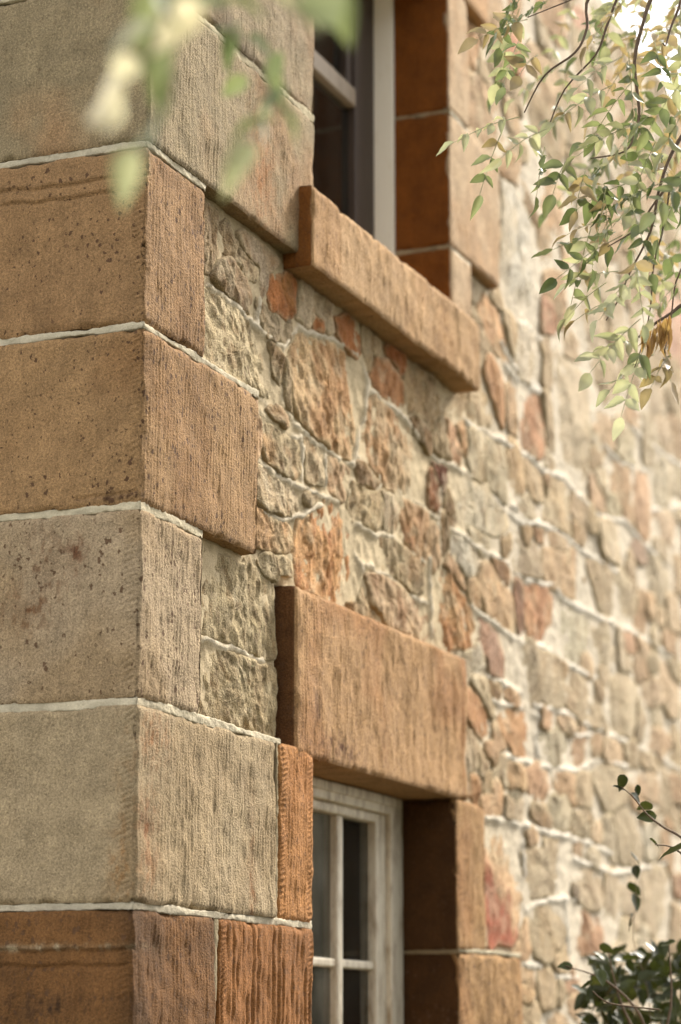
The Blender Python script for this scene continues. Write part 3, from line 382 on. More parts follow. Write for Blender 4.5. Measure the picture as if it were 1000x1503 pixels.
 ((206,184,148), [3072,2722,3064,2754,2997,2758,2973,2763,2955,2763,2941,2763,2931,2762,2921,2763,2912,2762,2904,2759,2888,2763,2837,2789,2812,2774,2782,2754,2773,2722,2808,2696,2837,2681,2866,2677,2894,2688,2905,2687,2913,2687,2921,2688,2929,2687,2938,2687,2949,2688,2965,2687,3015,2677,3056,2691]),
 ((206,172,132), [3578,2670,3558,2695,3540,2714,3512,2719,3494,2724,3480,2733,3464,2728,3449,2728,3433,2728,3421,2717,3415,2703,3375,2704,3327,2687,3332,2654,3361,2631,3406,2631,3424,2627,3442,2633,3454,2637,3462,2637,3470,2638,3480,2638,3495,2637,3511,2642,3536,2651]),
 ((170,150,110), [3538,2768,3534,2799,3507,2813,3480,2813,3462,2812,3448,2802,3436,2794,3412,2789,3388,2768,3403,2744,3426,2732,3447,2733,3462,2732,3475,2738,3489,2741,3514,2747]),
 ((180,158,118), [3833,2787,3831,2814,3798,2823,3772,2817,3758,2812,3750,2813,3740,2813,3719,2822,3683,2824,3652,2803,3677,2774,3705,2761,3724,2757,3739,2758,3750,2758,3760,2757,3769,2761,3796,2752,3826,2761]),
 ((175,126,70), [1847,2227,1843,2248,1827,2263,1808,2267,1791,2263,1776,2262,1760,2258,1749,2244,1738,2227,1742,2206,1771,2207,1783,2207,1791,2138,1817,2164,1824,2194,1829,2211]),
 ((196,162,115), [1923,2253,1916,2262,1913,2272,1907,2282,1895,2282,1885,2277,1871,2277,1873,2262,1864,2253,1857,2238,1871,2230,1882,2222,1895,2227,1904,2232,1917,2231,1923,2241]),
 ((202,162,110), [2186,2287,2178,2318,2144,2328,2120,2327,2103,2328,2086,2327,2062,2328,2042,2312,2032,2287,2054,2266,2069,2252,2091,2258,2103,2258,2113,2263,2128,2261,2178,2256]),
 ((180,162,130), [2152,2242,2158,2264,2121,2257,2112,2257,2106,2258,2102,2253,2094,2254,2077,2254,2064,2242,2079,2231,2094,2231,2101,2230,2106,2229,2110,2232,2117,2231,2121,2236]),
 ((206,156,110), [2422,2297,2412,2328,2372,2339,2340,2333,2325,2333,2314,2333,2299,2352,2282,2348,2261,2344,2236,2333,2182,2317,2196,2280,2213,2250,2257,2247,2282,2247,2300,2247,2315,2249,2329,2252,2351,2248,2364,2261,2386,2274]),
 ((196,178,142), [2582,2238,2568,2265,2534,2274,2518,2284,2499,2283,2484,2276,2472,2278,2461,2273,2433,2283,2406,2274,2367,2255,2382,2223,2417,2207,2422,2183,2450,2183,2469,2183,2486,2182,2503,2184,2526,2182,2550,2191,2561,2213]),
 ((145,112,66), [2412,2205,2372,2224,2359,2238,2344,2248,2327,2241,2311,2243,2289,2243,2233,2244,2218,2205,2273,2183,2303,2182,2318,2184,2327,2162,2344,2163,2350,2182,2385,2181]),
 ((196,168,126), [2787,2309,2778,2334,2778,2365,2747,2372,2720,2367,2701,2367,2683,2362,2662,2362,2633,2358,2624,2334,2632,2309,2638,2288,2647,2270,2671,2267,2687,2267,2701,2268,2714,2267,2728,2271,2758,2267,2778,2284]),
 ((206,166,118,180,82,46), [2172,1996,2167,2024,2158,2051,2150,2079,2143,2111,2139,2154,2108,2172,2069,2168,2037,2167,2006,2167,1976,2167,1944,2168,1910,2163,1871,2158,1818,2154,1806,2111,1848,2054,1848,2024,1848,1996,1848,1968,1855,1941,1860,1912,1872,1883,1890,1857,1938,1878,1963,1878,1985,1877,2006,1872,2028,1872,2051,1873,2074,1878,2094,1892,2113,1907,2133,1923,2148,1944,2167,1968]),
 ((190,168,132), [2577,2076,2577,2114,2553,2145,2534,2174,2480,2173,2443,2171,2419,2172,2397,2166,2379,2163,2364,2157,2349,2158,2335,2157,2321,2151,2317,2132,2302,2128,2272,2129,2231,2124,2149,2114,2158,2076,2164,2041,2182,2010,2227,1997,2269,1997,2302,2003,2325,2008,2339,2007,2352,2009,2364,2008,2376,2009,2387,2012,2401,2013,2418,2012,2441,2011,2501,1997,2529,2016,2562,2041]),
 ((110,84,54), [2642,2046,2641,2054,2634,2059,2626,2058,2621,2057,2616,2058,2605,2062,2577,2064,2568,2046,2567,2023,2598,2022,2606,2008,2621,2007,2626,2033,2631,2036,2643,2037]),
 ((186,162,122), [2532,1930,2512,1963,2502,1994,2458,2003,2422,2004,2394,1998,2377,1998,2362,1998,2349,1996,2336,1993,2324,1991,2307,1994,2292,1988,2254,1994,2184,1999,2174,1965,2193,1930,2203,1901,2219,1876,2238,1856,2265,1847,2291,1844,2312,1842,2332,1844,2349,1842,2365,1849,2379,1858,2391,1867,2403,1877,2429,1877,2463,1883,2499,1901]),
 ((172,112,60,196,150,100), [2867,1936,2862,1965,2845,1989,2794,1989,2766,1988,2748,1988,2735,1987,2724,1988,2714,1987,2703,1991,2691,1994,2676,1997,2658,1997,2626,2003,2550,2019,2518,1993,2524,1954,2539,1919,2557,1891,2573,1864,2604,1852,2657,1873,2675,1872,2691,1878,2703,1878,2714,1877,2725,1881,2736,1883,2750,1882,2768,1882,2788,1887,2824,1891,2857,1908]),
 ((200,162,110), [2232,1767,2212,1782,2197,1787,2187,1793,2177,1793,2169,1786,2156,1787,2132,1786,2108,1767,2125,1746,2151,1742,2166,1741,2177,1739,2188,1738,2202,1742,2214,1751]),
 ((186,158,116), [2412,1765,2413,1789,2405,1814,2383,1827,2361,1837,2337,1836,2311,1837,2271,1843,2256,1812,2253,1780,2258,1751,2278,1730,2303,1722,2327,1728,2340,1727,2352,1728,2368,1727,2387,1731,2403,1745]),
 ((206,152,110), [2611,1789,2623,1819,2569,1808,2573,1844,2550,1833,2543,1806,2532,1808,2503,1809,2487,1789,2512,1774,2528,1767,2543,1772,2550,1773,2557,1772,2563,1776,2581,1777]),
 ((196,172,136), [2862,2049,2863,2083,2820,2098,2787,2103,2767,2107,2749,2108,2734,2112,2719,2112,2702,2113,2682,2114,2654,2113,2604,2113,2582,2084,2648,2049,2628,2025,2646,2007,2673,2002,2690,1997,2706,1994,2720,1993,2733,1993,2748,1992,2765,1993,2791,1992,2827,1996,2863,2015]),
 ((202,178,142), [3046,2008,3042,2025,3043,2045,3038,2065,3049,2114,3024,2133,2990,2123,2963,2127,2936,2122,2910,2113,2880,2104,2867,2076,2868,2046,2867,2020,2867,1996,2868,1971,2869,1942,2889,1922,2921,1923,2945,1924,2965,1923,2985,1924,3004,1929,3016,1947,3027,1961,3034,1977,3042,1992]),
 ((202,178,142), [3602,2045,3622,2076,3623,2109,3609,2139,3575,2153,3541,2158,3511,2158,3489,2163,3466,2161,3446,2158,3424,2166,3401,2168,3378,2162,3347,2162,3313,2156,3282,2139,3262,2112,3267,2076,3267,2045,3267,2013,3285,1986,3319,1972,3342,1957,3368,1952,3390,1948,3410,1947,3429,1948,3446,1949,3463,1948,3481,1947,3501,1948,3527,1948,3558,1951,3572,1972,3583,1995,3597,2018]),
 ((165,102,56), [3796,2115,3787,2141,3766,2158,3742,2162,3723,2158,3709,2153,3694,2153,3671,2153,3637,2144,3627,2115,3635,2086,3669,2076,3694,2078,3709,2077,3722,2077,3737,2078,3762,2076,3782,2091]),
 ((196,178,146), [2923,2141,2874,2162,2835,2163,2819,2163,2812,2167,2804,2167,2797,2167,2789,2167,2777,2168,2758,2169,2740,2159,2705,2141,2732,2121,2756,2112,2775,2112,2786,2108,2796,2108,2805,2108,2819,2102,2834,2103,2862,2101,2888,2115]),
 ((196,168,126), [2741,2275,2740,2276,2740,2278,2739,2280,2738,2281,2736,2282,2735,2282,2733,2283,2731,2283,2730,2282,2728,2281,2727,2280,2726,2279,2725,2277,2725,2276,2725,2274,2649,2247,2670,2237,2686,2231,2700,2226,2714,2227,2725,2227,2735,2229,2744,2233,2755,2232,2764,2238,2777,2241,2801,2243,2740,2273]),
 ((194,146,96), [3652,2296,3634,2309,3617,2312,3608,2313,3601,2317,3592,2317,3579,2318,3544,2319,3542,2296,3565,2281,3588,2283,3594,2279,3601,2277,3608,2279,3624,2272,3648,2276]),
 ((186,142,96), [3783,2397,3792,2426,3767,2443,3744,2452,3723,2463,3699,2458,3671,2458,3626,2453,3627,2414,3652,2385,3667,2366,3695,2368,3708,2367,3719,2369,3732,2367,3754,2363,3783,2371]),
 ((202,190,164), [3498,2243,3492,2267,3472,2284,3438,2278,3424,2282,3413,2283,3402,2281,3391,2282,3377,2283,3355,2283,3321,2279,3312,2256,3312,2230,3323,2208,3322,2176,3351,2166,3377,2167,3399,2167,3419,2173,3441,2173,3468,2175,3489,2192,3502,2216]),
 ((214,146,104), [2292,4244,2301,4271,2293,4297,2269,4312,2243,4317,2220,4313,2201,4308,2184,4308,2171,4297,2164,4282,2151,4274,2128,4264,2098,4244,2101,4218,2107,4190,2139,4182,2168,4187,2186,4188,2201,4188,2219,4178,2237,4183,2253,4192,2267,4206,2282,4223]),
 ((220,160,128), [2957,4619,2958,4647,2948,4674,2905,4667,2881,4656,2869,4657,2859,4652,2849,4652,2838,4648,2818,4648,2798,4638,2777,4619,2757,4588,2772,4560,2814,4562,2842,4573,2858,4579,2869,4579,2881,4582,2895,4582,2915,4586,2944,4596]),
 ((214,158,132), [4092,3935,4068,3975,4058,4014,4052,4057,4043,4104,3957,4073,3920,4072,3887,4063,3862,4056,3841,4058,3820,4052,3799,4049,3779,4042,3755,4037,3723,4034,3686,4024,3633,4010,3628,3972,3617,3935,3618,3896,3652,3866,3706,3857,3737,3847,3758,3836,3779,3828,3798,3816,3822,3828,3841,3829,3859,3833,3878,3833,3898,3837,3931,3827,3962,3833,4002,3842,4049,3859,4078,3893]),
 ((176,156,114,160,138,96), [636,2458,637,2485,637,2513,590,2519,569,2528,549,2534,531,2537,519,2551,506,2573,485,2527,473,2528,460,2527,445,2529,427,2528,402,2528,363,2529,292,2529,268,2497,267,2458,268,2420,273,2381,318,2362,376,2366,409,2368,432,2367,453,2368,469,2364,485,2362,502,2364,520,2363,541,2362,566,2362,601,2361,638,2370,637,2403,637,2432]),
 ((172,152,110,158,134,92), [636,2295,637,2319,638,2344,612,2359,564,2348,545,2347,533,2352,521,2352,511,2352,500,2353,490,2352,480,2352,467,2352,452,2353,431,2353,389,2359,337,2354,273,2335,272,2295,273,2254,279,2214,357,2212,402,2212,431,2211,452,2211,471,2214,486,2212,500,2214,515,2212,530,2214,548,2211,570,2211,599,2212,638,2215,638,2245,637,2270]),
 ((186,164,122), [721,2544,712,2577,667,2578,645,2573,633,2573,621,2573,604,2573,572,2569,544,2544,588,2526,611,2522,624,2522,633,2518,639,2529,641,2536,652,2536]),
 ((206,165,117), [2743,3948,2728,4005,2689,4048,2636,4068,2585,4062,2548,4058,2517,4053,2484,4053,2442,4053,2376,4048,2306,4014,2309,3948,2318,3885,2378,3849,2442,3843,2482,3838,2516,3838,2549,3833,2580,3842,2625,3841,2691,3846,2732,3889]),
 ((194,171,137), [3053,3702,3059,3764,2989,3793,2934,3803,2897,3812,2863,3812,2832,3807,2799,3807,2751,3812,2697,3798,2637,3763,2618,3702,2659,3647,2699,3607,2756,3597,2797,3592,2830,3587,2863,3592,2894,3599,2938,3597,2995,3607,3061,3639]),
 ((171,144,103), [3352,1722,3373,1782,3293,1803,3245,1813,3212,1822,3179,1817,3151,1821,3122,1818,3087,1813,3022,1814,2997,1771,2962,1722,2968,1663,3028,1633,3083,1626,3123,1627,3153,1634,3178,1634,3205,1636,3243,1632,3303,1633,3337,1671]),
 ((192,148,98), [2402,4417,2382,4467,2346,4504,2285,4502,2253,4509,2224,4507,2198,4507,2169,4509,2127,4514,2075,4504,2023,4472,2007,4417,2092,4382,2132,4366,2146,4342,2168,4323,2196,4312,2225,4317,2254,4323,2293,4321,2333,4338,2404,4360]),
 ((198,164,121), [2122,3973,2113,4021,2082,4058,2023,4058,1987,4058,1962,4063,1936,4058,1908,4062,1874,4058,1830,4049,1773,4024,1743,3973,1744,3912,1832,3898,1879,3892,1912,3892,1936,3887,1960,3892,1984,3894,2015,3896,2059,3902,2113,3924]),
 ((193,169,128), [3732,1860,3622,1897,3556,1898,3543,1913,3534,1943,3508,1942,3484,1942,3458,1943,3423,1944,3350,1954,3313,1914,3298,1860,3313,1806,3377,1784,3425,1778,3454,1768,3482,1762,3511,1757,3540,1763,3580,1763,3648,1762,3696,1801]),
 ((183,141,93), [2727,4530,2737,4583,2670,4604,2624,4609,2598,4622,2570,4628,2541,4633,2509,4634,2467,4633,2410,4624,2373,4584,2367,4530,2387,4481,2433,4451,2480,4443,2516,4443,2543,4438,2570,4433,2605,4423,2637,4437,2679,4451,2722,4481]),
 ((181,156,115), [2662,4122,2633,4179,2551,4193,2497,4187,2468,4182,2450,4188,2431,4188,2409,4192,2374,4199,2288,4220,2243,4180,2247,4122,2262,4070,2288,4025,2379,4052,2411,4058,2431,4057,2450,4057,2470,4058,2497,4057,2538,4060,2617,4071]),
 ((194,161,119), [3576,4397,3563,4455,3501,4484,3448,4492,3411,4498,3379,4497,3351,4497,3321,4493,3278,4498,3238,4479,3187,4449,3157,4397,3153,4335,3232,4311,3291,4311,3326,4312,3353,4312,3378,4307,3410,4298,3461,4287,3498,4311,3568,4338]),
 ((195,172,138), [3267,3834,3235,3885,3204,3924,3158,3943,3111,3937,3079,3937,3049,3937,3019,3933,2983,3928,2926,3923,2873,3890,2848,3834,2950,3801,2998,3792,3022,3786,3038,3776,3054,3769,3078,3737,3115,3722,3156,3728,3208,3742,3278,3771]),
 ((182,157,116), [2998,1804,2962,1846,2919,1869,2886,1884,2855,1886,2829,1886,2806,1881,2781,1882,2753,1878,2709,1873,2629,1859,2629,1804,2667,1760,2696,1726,2746,1722,2777,1716,2803,1709,2830,1714,2857,1716,2888,1722,2952,1717,2983,1755]),
 ((194,161,119), [2157,4285,2153,4331,2118,4364,2081,4384,2044,4390,2012,4397,1980,4392,1949,4388,1907,4387,1906,4342,1908,4310,1907,4285,1908,4259,1906,4227,1902,4176,1937,4156,1981,4182,2010,4187,2038,4193,2077,4191,2097,4219,2095,4256]),
 ((200,160,114), [4133,2812,4133,2865,4088,2899,4040,2913,4003,2922,3967,2917,3936,2922,3902,2922,3860,2918,3806,2906,3747,2872,3839,2812,3834,2777,3796,2711,3862,2707,3905,2709,3936,2702,3968,2702,4004,2700,4048,2702,4102,2715,4128,2760]),
 ((188,165,132), [4588,4392,4593,4461,4501,4484,4445,4493,4405,4497,4373,4502,4341,4502,4307,4502,4252,4513,4207,4488,4138,4456,4154,4392,4167,4336,4192,4286,4258,4278,4306,4279,4341,4277,4373,4282,4404,4288,4448,4287,4514,4291,4543,4337]),
 ((166,139,100), [3612,3931,3558,3980,3512,4008,3471,4022,3445,4048,3409,4053,3377,4033,3352,4018,3316,4018,3254,4019,3208,3985,3198,3931,3239,3886,3267,3850,3311,3837,3346,3832,3377,3833,3405,3838,3434,3837,3472,3837,3523,3846,3596,3871]),
 ((184,165,131), [4408,3629,4402,3688,4347,3724,4285,3728,4252,3744,4215,3736,4185,3731,4154,3728,4118,3722,4068,3713,4011,3684,3993,3629,4002,3571,4041,3527,4110,3526,4151,3523,4185,3527,4214,3527,4248,3523,4288,3526,4333,3543,4392,3572]),
 ((201,161,114), [4652,3826,4612,3879,4583,3924,4518,3927,4477,3927,4446,3931,4416,3931,4383,3932,4344,3927,4287,3919,4248,3880,4208,3826,4248,3772,4287,3734,4345,3727,4382,3718,4415,3714,4446,3719,4480,3718,4517,3727,4577,3732,4626,3769]),
 ((199,174,132), [2012,3172,1957,3224,1908,3254,1868,3273,1822,3262,1793,3257,1769,3257,1733,3278,1711,3252,1713,3216,1713,3192,1712,3172,1588,3115,1648,3086,1729,3113,1755,3117,1774,3122,1787,3127,1803,3123,1819,3128,1851,3127,1921,3131]),
 ((198,165,121), [2633,4273,2629,4320,2588,4348,2544,4357,2507,4352,2483,4351,2461,4351,2436,4352,2402,4354,2362,4344,2308,4322,2308,4273,2293,4221,2368,4207,2406,4197,2435,4193,2460,4188,2484,4188,2509,4193,2538,4197,2582,4203,2602,4235]),
 ((191,177,149), [3243,4669,3243,4718,3218,4761,3178,4788,3129,4788,3092,4788,3057,4788,3020,4788,2977,4781,2977,4731,2973,4698,2958,4669,2963,4636,2952,4590,2982,4562,3024,4559,3059,4559,3090,4559,3125,4559,3162,4568,3222,4573,3231,4623]),
 ((195,170,129), [4128,2206,4118,2258,4054,2278,4013,2288,3981,2293,3954,2291,3929,2291,3902,2293,3866,2294,3806,2293,3768,2257,3753,2206,3777,2158,3810,2122,3869,2122,3901,2116,3929,2118,3954,2118,3979,2123,4014,2122,4077,2119,4132,2150]),
 ((182,159,121), [4033,1750,4011,1798,3962,1824,3923,1838,3894,1853,3861,1843,3835,1838,3807,1837,3776,1832,3733,1824,3698,1794,3649,1750,3678,1701,3724,1671,3775,1666,3810,1667,3835,1668,3860,1663,3889,1658,3920,1666,3962,1677,4023,1698]),
 ((203,179,143), [4643,4601,4647,4657,4588,4685,4541,4698,4501,4697,4471,4698,4443,4698,4415,4692,4378,4692,4328,4684,4274,4654,4248,4601,4262,4543,4311,4507,4376,4507,4412,4502,4442,4498,4472,4493,4508,4488,4557,4485,4588,4516,4638,4547]),
 ((193,149,98), [4258,4567,4228,4622,4167,4648,4111,4649,4082,4659,4052,4652,4028,4652,4001,4652,3966,4652,3917,4646,3845,4624,3864,4567,3869,4516,3907,4481,3957,4471,3995,4468,4025,4462,4054,4472,4083,4473,4126,4468,4180,4477,4233,4510]),
 ((175,148,106), [4016,4228,3972,4276,3929,4304,3883,4312,3849,4313,3823,4318,3797,4318,3769,4318,3728,4323,3685,4308,3658,4273,3637,4228,3648,4181,3683,4147,3736,4142,3769,4139,3797,4138,3823,4138,3847,4148,3881,4146,3922,4156,3989,4176]),
 ((195,167,123), [4353,1922,4322,1965,4295,1999,4249,2007,4213,2007,4187,2007,4162,2007,4138,2002,4103,2004,4054,1999,3996,1974,3983,1922,4018,1875,4050,1841,4110,1847,4141,1848,4163,1844,4186,1839,4213,1837,4244,1841,4291,1847,4343,1872]),
 ((185,161,122), [2933,4228,2929,4274,2866,4288,2834,4299,2806,4302,2784,4308,2762,4303,2739,4302,2708,4302,2662,4299,2632,4269,2604,4228,2628,4185,2666,4160,2716,4163,2743,4163,2762,4158,2783,4158,2807,4152,2839,4152,2883,4157,2917,4185]),
 ((166,140,101), [4452,3260,4461,3317,4398,3343,4349,3353,4318,3368,4282,3358,4254,3358,4226,3352,4188,3353,4131,3349,4083,3315,4087,3260,4088,3207,4146,3181,4192,3172,4221,3157,4252,3143,4285,3143,4318,3152,4353,3163,4398,3177,4437,3211]),
 ((191,152,108), [3403,4060,3342,4107,3297,4134,3250,4138,3218,4138,3194,4138,3171,4143,3145,4143,3111,4142,3076,4128,3033,4104,3009,4060,3030,4016,3051,3976,3080,3942,3129,3943,3167,3953,3194,3978,3209,4002,3222,4014,3242,4022,3318,4021]),
 ((176,154,117), [3302,2233,3288,2273,3261,2303,3212,2303,3182,2302,3162,2313,3140,2308,3119,2302,3094,2298,3049,2298,2987,2281,3002,2233,3008,2191,3021,2150,3063,2132,3108,2138,3137,2138,3164,2138,3194,2138,3228,2143,3278,2151,3317,2184]),
 ((204,183,145), [3216,1899,3188,1940,3162,1973,3129,1993,3091,1993,3062,1997,3037,1972,3024,1953,3016,1936,3007,1926,2980,1919,2891,1899,2937,1867,2967,1847,2987,1829,3010,1817,3036,1817,3060,1817,3086,1817,3114,1823,3154,1831,3198,1855]),
 ((191,164,121), [3172,3526,3128,3572,3071,3589,3035,3597,3011,3607,2985,3602,2964,3597,2943,3593,2916,3593,2870,3593,2826,3570,2808,3526,2848,3489,2866,3457,2909,3452,2940,3453,2964,3459,2984,3459,3003,3462,3030,3461,3082,3457,3143,3477]),
 ((182,159,120), [3162,2360,3154,2414,3054,2413,3013,2408,2990,2402,2977,2403,2965,2403,2952,2402,2930,2408,2897,2408,2829,2402,2783,2360,2819,2316,2867,2293,2895,2273,2933,2277,2959,2273,2982,2282,3002,2293,3026,2297,3062,2302,3138,2311]),
 ((191,159,117), [4498,2792,4461,2839,4421,2868,4373,2874,4341,2877,4314,2877,4290,2877,4263,2877,4233,2872,4190,2864,4152,2836,4133,2792,4133,2742,4185,2717,4237,2717,4266,2714,4290,2712,4313,2712,4338,2714,4371,2712,4418,2717,4476,2741]),
 ((164,138,99), [3512,4681,3483,4725,3452,4757,3426,4787,3382,4786,3349,4788,3318,4788,3286,4786,3241,4787,3232,4746,3246,4706,3248,4681,3237,4652,3232,4615,3235,4567,3291,4587,3320,4588,3347,4588,3377,4587,3408,4595,3438,4614,3476,4639]),
 ((187,168,133), [4152,3418,4120,3464,4082,3494,4049,3517,4006,3512,3976,3508,3953,3493,3932,3487,3902,3489,3847,3493,3763,3477,3797,3418,3802,3371,3845,3342,3910,3357,3940,3367,3954,3353,3975,3338,4007,3322,4046,3323,4099,3331,4132,3368]),
 ((172,145,104), [4081,2498,4063,2541,4028,2569,3982,2573,3952,2572,3929,2573,3907,2573,3884,2572,3853,2573,3808,2569,3783,2538,3767,2498,3756,2451,3808,2427,3852,2422,3881,2418,3907,2423,3928,2428,3950,2427,3976,2431,4018,2434,4068,2454]),
 ((187,155,115), [3758,4562,3732,4607,3690,4633,3649,4643,3617,4643,3591,4643,3566,4657,3537,4657,3506,4648,3472,4632,3437,4604,3419,4562,3433,4519,3470,4492,3510,4482,3537,4468,3565,4462,3595,4460,3617,4482,3644,4488,3688,4493,3722,4521]),
 ((201,155,102), [2972,4727,2972,4777,2899,4788,2857,4788,2831,4787,2812,4787,2795,4787,2776,4787,2751,4788,2716,4783,2673,4765,2638,4727,2663,4686,2702,4662,2747,4662,2774,4662,2793,4652,2815,4649,2837,4653,2863,4658,2897,4667,2944,4686]),
 ((179,150,108), [3552,4157,3488,4199,3439,4218,3388,4209,3367,4208,3351,4207,3337,4202,3322,4203,3303,4203,3271,4203,3182,4204,3116,4157,3278,4138,3311,4136,3321,4132,3327,4122,3337,4114,3351,4101,3375,4088,3434,4052,3500,4056,3527,4103]),
 ((207,191,160), [4156,2628,4102,2673,4061,2699,4010,2697,3980,2693,3960,2696,3941,2696,3919,2697,3886,2703,3834,2703,3789,2676,3772,2628,3772,2576,3870,2576,3905,2577,3927,2577,3943,2578,3958,2578,3974,2577,3995,2577,4054,2562,4129,2576]),
 ((190,166,126), [2961,4481,2948,4524,2913,4553,2885,4578,2840,4568,2812,4558,2790,4551,2763,4564,2738,4553,2737,4522,2737,4499,2727,4481,2627,4430,2669,4396,2733,4403,2767,4407,2790,4408,2811,4408,2834,4407,2863,4408,2902,4415,2938,4440]),
 ((192,172,137), [3728,3045,3710,3099,3624,3109,3584,3114,3555,3112,3534,3113,3514,3118,3490,3119,3452,3128,3473,3078,3458,3064,3308,3045,3338,2990,3433,2986,3482,2997,3503,2998,3516,2992,3532,2987,3560,2967,3592,2967,3647,2966,3643,3010]),
 ((196,163,120), [2592,3817,2472,3838,2438,3840,2423,3842,2413,3843,2405,3843,2398,3843,2390,3843,2375,3848,2243,3919,2197,3877,2328,3817,2357,3804,2363,3792,2366,3776,2376,3761,2390,3739,2418,3702,2449,3714,2479,3727,2526,3737,2597,3760]),
 ((180,157,119), [1962,3349,1941,3364,1920,3368,1910,3372,1903,3377,1895,3382,1884,3392,1854,3427,1809,3442,1750,3439,1743,3392,1742,3349,1743,3306,1761,3266,1814,3261,1855,3273,1880,3279,1896,3308,1904,3318,1909,3327,1918,3331,1934,3336]),
 ((179,156,119), [3718,3768,3698,3807,3673,3837,3647,3863,3615,3878,3578,3858,3553,3848,3530,3844,3503,3838,3467,3830,3417,3811,3399,3768,3422,3726,3457,3698,3503,3697,3530,3692,3554,3692,3576,3692,3596,3698,3626,3697,3669,3701,3722,3722]),
 ((215,198,167), [4431,4179,4398,4222,4367,4253,4334,4272,4298,4278,4267,4277,4240,4272,4210,4273,4167,4278,4118,4266,4082,4229,4057,4179,4106,4136,4178,4131,4216,4137,4232,4133,4245,4124,4263,4109,4293,4092,4329,4091,4374,4102,4417,4131]),
 ((186,163,123), [4263,3095,4239,3144,4187,3169,4143,3177,4112,3183,4083,3168,4061,3173,4037,3173,4010,3168,3966,3163,3927,3138,3909,3095,3918,3050,3973,3031,4013,3026,4039,3022,4061,3017,4084,3017,4106,3022,4135,3023,4172,3031,4217,3053]),
 ((208,191,161), [3467,4271,3362,4304,3306,4308,3280,4308,3266,4308,3254,4306,3243,4306,3231,4308,3217,4308,3166,4324,3135,4304,3037,4271,3077,4221,3149,4207,3197,4212,3222,4213,3240,4213,3258,4208,3277,4209,3303,4208,3348,4207,3427,4218]),
 ((188,145,96), [4137,2378,4133,2443,3993,2429,3957,2428,3934,2423,3920,2421,3908,2417,3898,2413,3884,2413,3852,2418,3793,2414,3788,2378,3757,2332,3779,2291,3843,2296,3877,2298,3902,2298,3925,2298,3951,2298,3974,2310,4003,2321,4052,2338]),
 ((196,171,130), [2616,3041,2623,3079,2638,3135,2585,3147,2541,3146,2507,3143,2479,3133,2452,3130,2436,3106,2426,3083,2412,3064,2382,3041,2349,2999,2416,2992,2451,2993,2470,2992,2486,2993,2499,2998,2513,2997,2531,2997,2561,2997,2642,2997]),
 ((181,152,110), [3433,3662,3453,3698,3423,3721,3401,3742,3375,3756,3345,3757,3318,3757,3284,3768,3253,3754,3228,3729,3204,3700,3178,3662,3192,3621,3213,3586,3271,3592,3300,3593,3322,3592,3342,3592,3365,3589,3414,3567,3423,3604,3426,3634]),
 ((191,152,108), [2963,4349,2958,4389,2936,4424,2871,4408,2844,4402,2828,4402,2812,4402,2796,4402,2773,4402,2743,4398,2665,4394,2664,4349,2658,4301,2754,4306,2788,4312,2803,4311,2814,4308,2826,4303,2843,4298,2870,4291,2932,4277,2948,4311]),
 ((187,156,115), [3833,4104,3756,4134,3706,4138,3682,4138,3672,4148,3660,4157,3642,4176,3611,4193,3583,4184,3563,4161,3558,4131,3534,4104,3507,4061,3542,4033,3586,4027,3616,4023,3641,4024,3664,4024,3687,4028,3715,4031,3750,4041,3792,4063]),
 ((199,174,132), [3023,4024,3003,4044,3003,4068,2986,4083,2964,4088,2944,4087,2925,4092,2903,4093,2867,4102,2842,4084,2814,4059,2799,4024,2828,3993,2848,3968,2872,3951,2900,3948,2924,3949,2946,3949,2975,3937,3011,3936,3056,3946,3041,3993]),
 ((198,175,140), [3093,4187,3077,4213,3062,4234,3046,4252,3030,4277,3003,4282,2976,4282,2941,4293,2936,4249,2938,4220,2943,4201,2933,4187,2892,4159,2858,4103,2912,4098,2946,4093,2976,4092,3003,4092,3026,4107,3049,4119,3076,4131,3086,4159]),
 ((177,154,117), [3892,4692,3898,4737,3858,4765,3828,4788,3789,4787,3760,4787,3732,4787,3707,4777,3680,4769,3642,4759,3603,4734,3582,4692,3587,4646,3667,4642,3698,4637,3714,4623,3734,4612,3759,4602,3787,4603,3823,4603,3848,4627,3876,4654]),
 ((170,144,103), [3051,2936,3063,2976,2994,2979,2981,2997,2956,2998,2936,2996,2918,3001,2899,2998,2878,2994,2862,2979,2780,2979,2772,2936,2823,2906,2843,2881,2861,2860,2880,2833,2914,2839,2942,2839,2973,2837,3013,2837,3076,2840,3036,2904]),
 ((200,166,123), [3783,2718,3778,2754,3710,2754,3690,2759,3677,2767,3665,2786,3640,2823,3608,2821,3564,2823,3542,2790,3531,2754,3544,2718,3567,2693,3582,2672,3597,2651,3618,2638,3641,2623,3668,2628,3694,2633,3729,2632,3763,2649,3783,2681]),
 ((191,168,135), [3742,3629,3728,3674,3690,3704,3628,3692,3603,3693,3583,3692,3565,3687,3547,3687,3522,3688,3474,3693,3443,3667,3433,3629,3422,3584,3468,3561,3508,3553,3537,3548,3562,3544,3580,3583,3593,3587,3604,3594,3625,3596,3668,3601]),
 ((196,151,100), [3267,3259,3272,3280,3273,3306,3268,3339,3233,3332,3209,3326,3189,3326,3169,3323,3139,3327,3091,3328,3013,3313,3028,3259,3054,3216,3122,3209,3149,3201,3166,3187,3184,3154,3215,3149,3249,3149,3291,3152,3299,3195,3267,3239]),
 ((205,170,126), [4241,3749,4207,3798,4140,3813,4100,3818,4076,3828,4053,3837,4028,3837,4003,3832,3968,3833,3932,3819,3912,3787,3887,3749,3883,3703,3903,3661,3956,3652,4012,3687,4034,3704,4045,3714,4055,3717,4069,3717,4083,3722,4120,3726]),
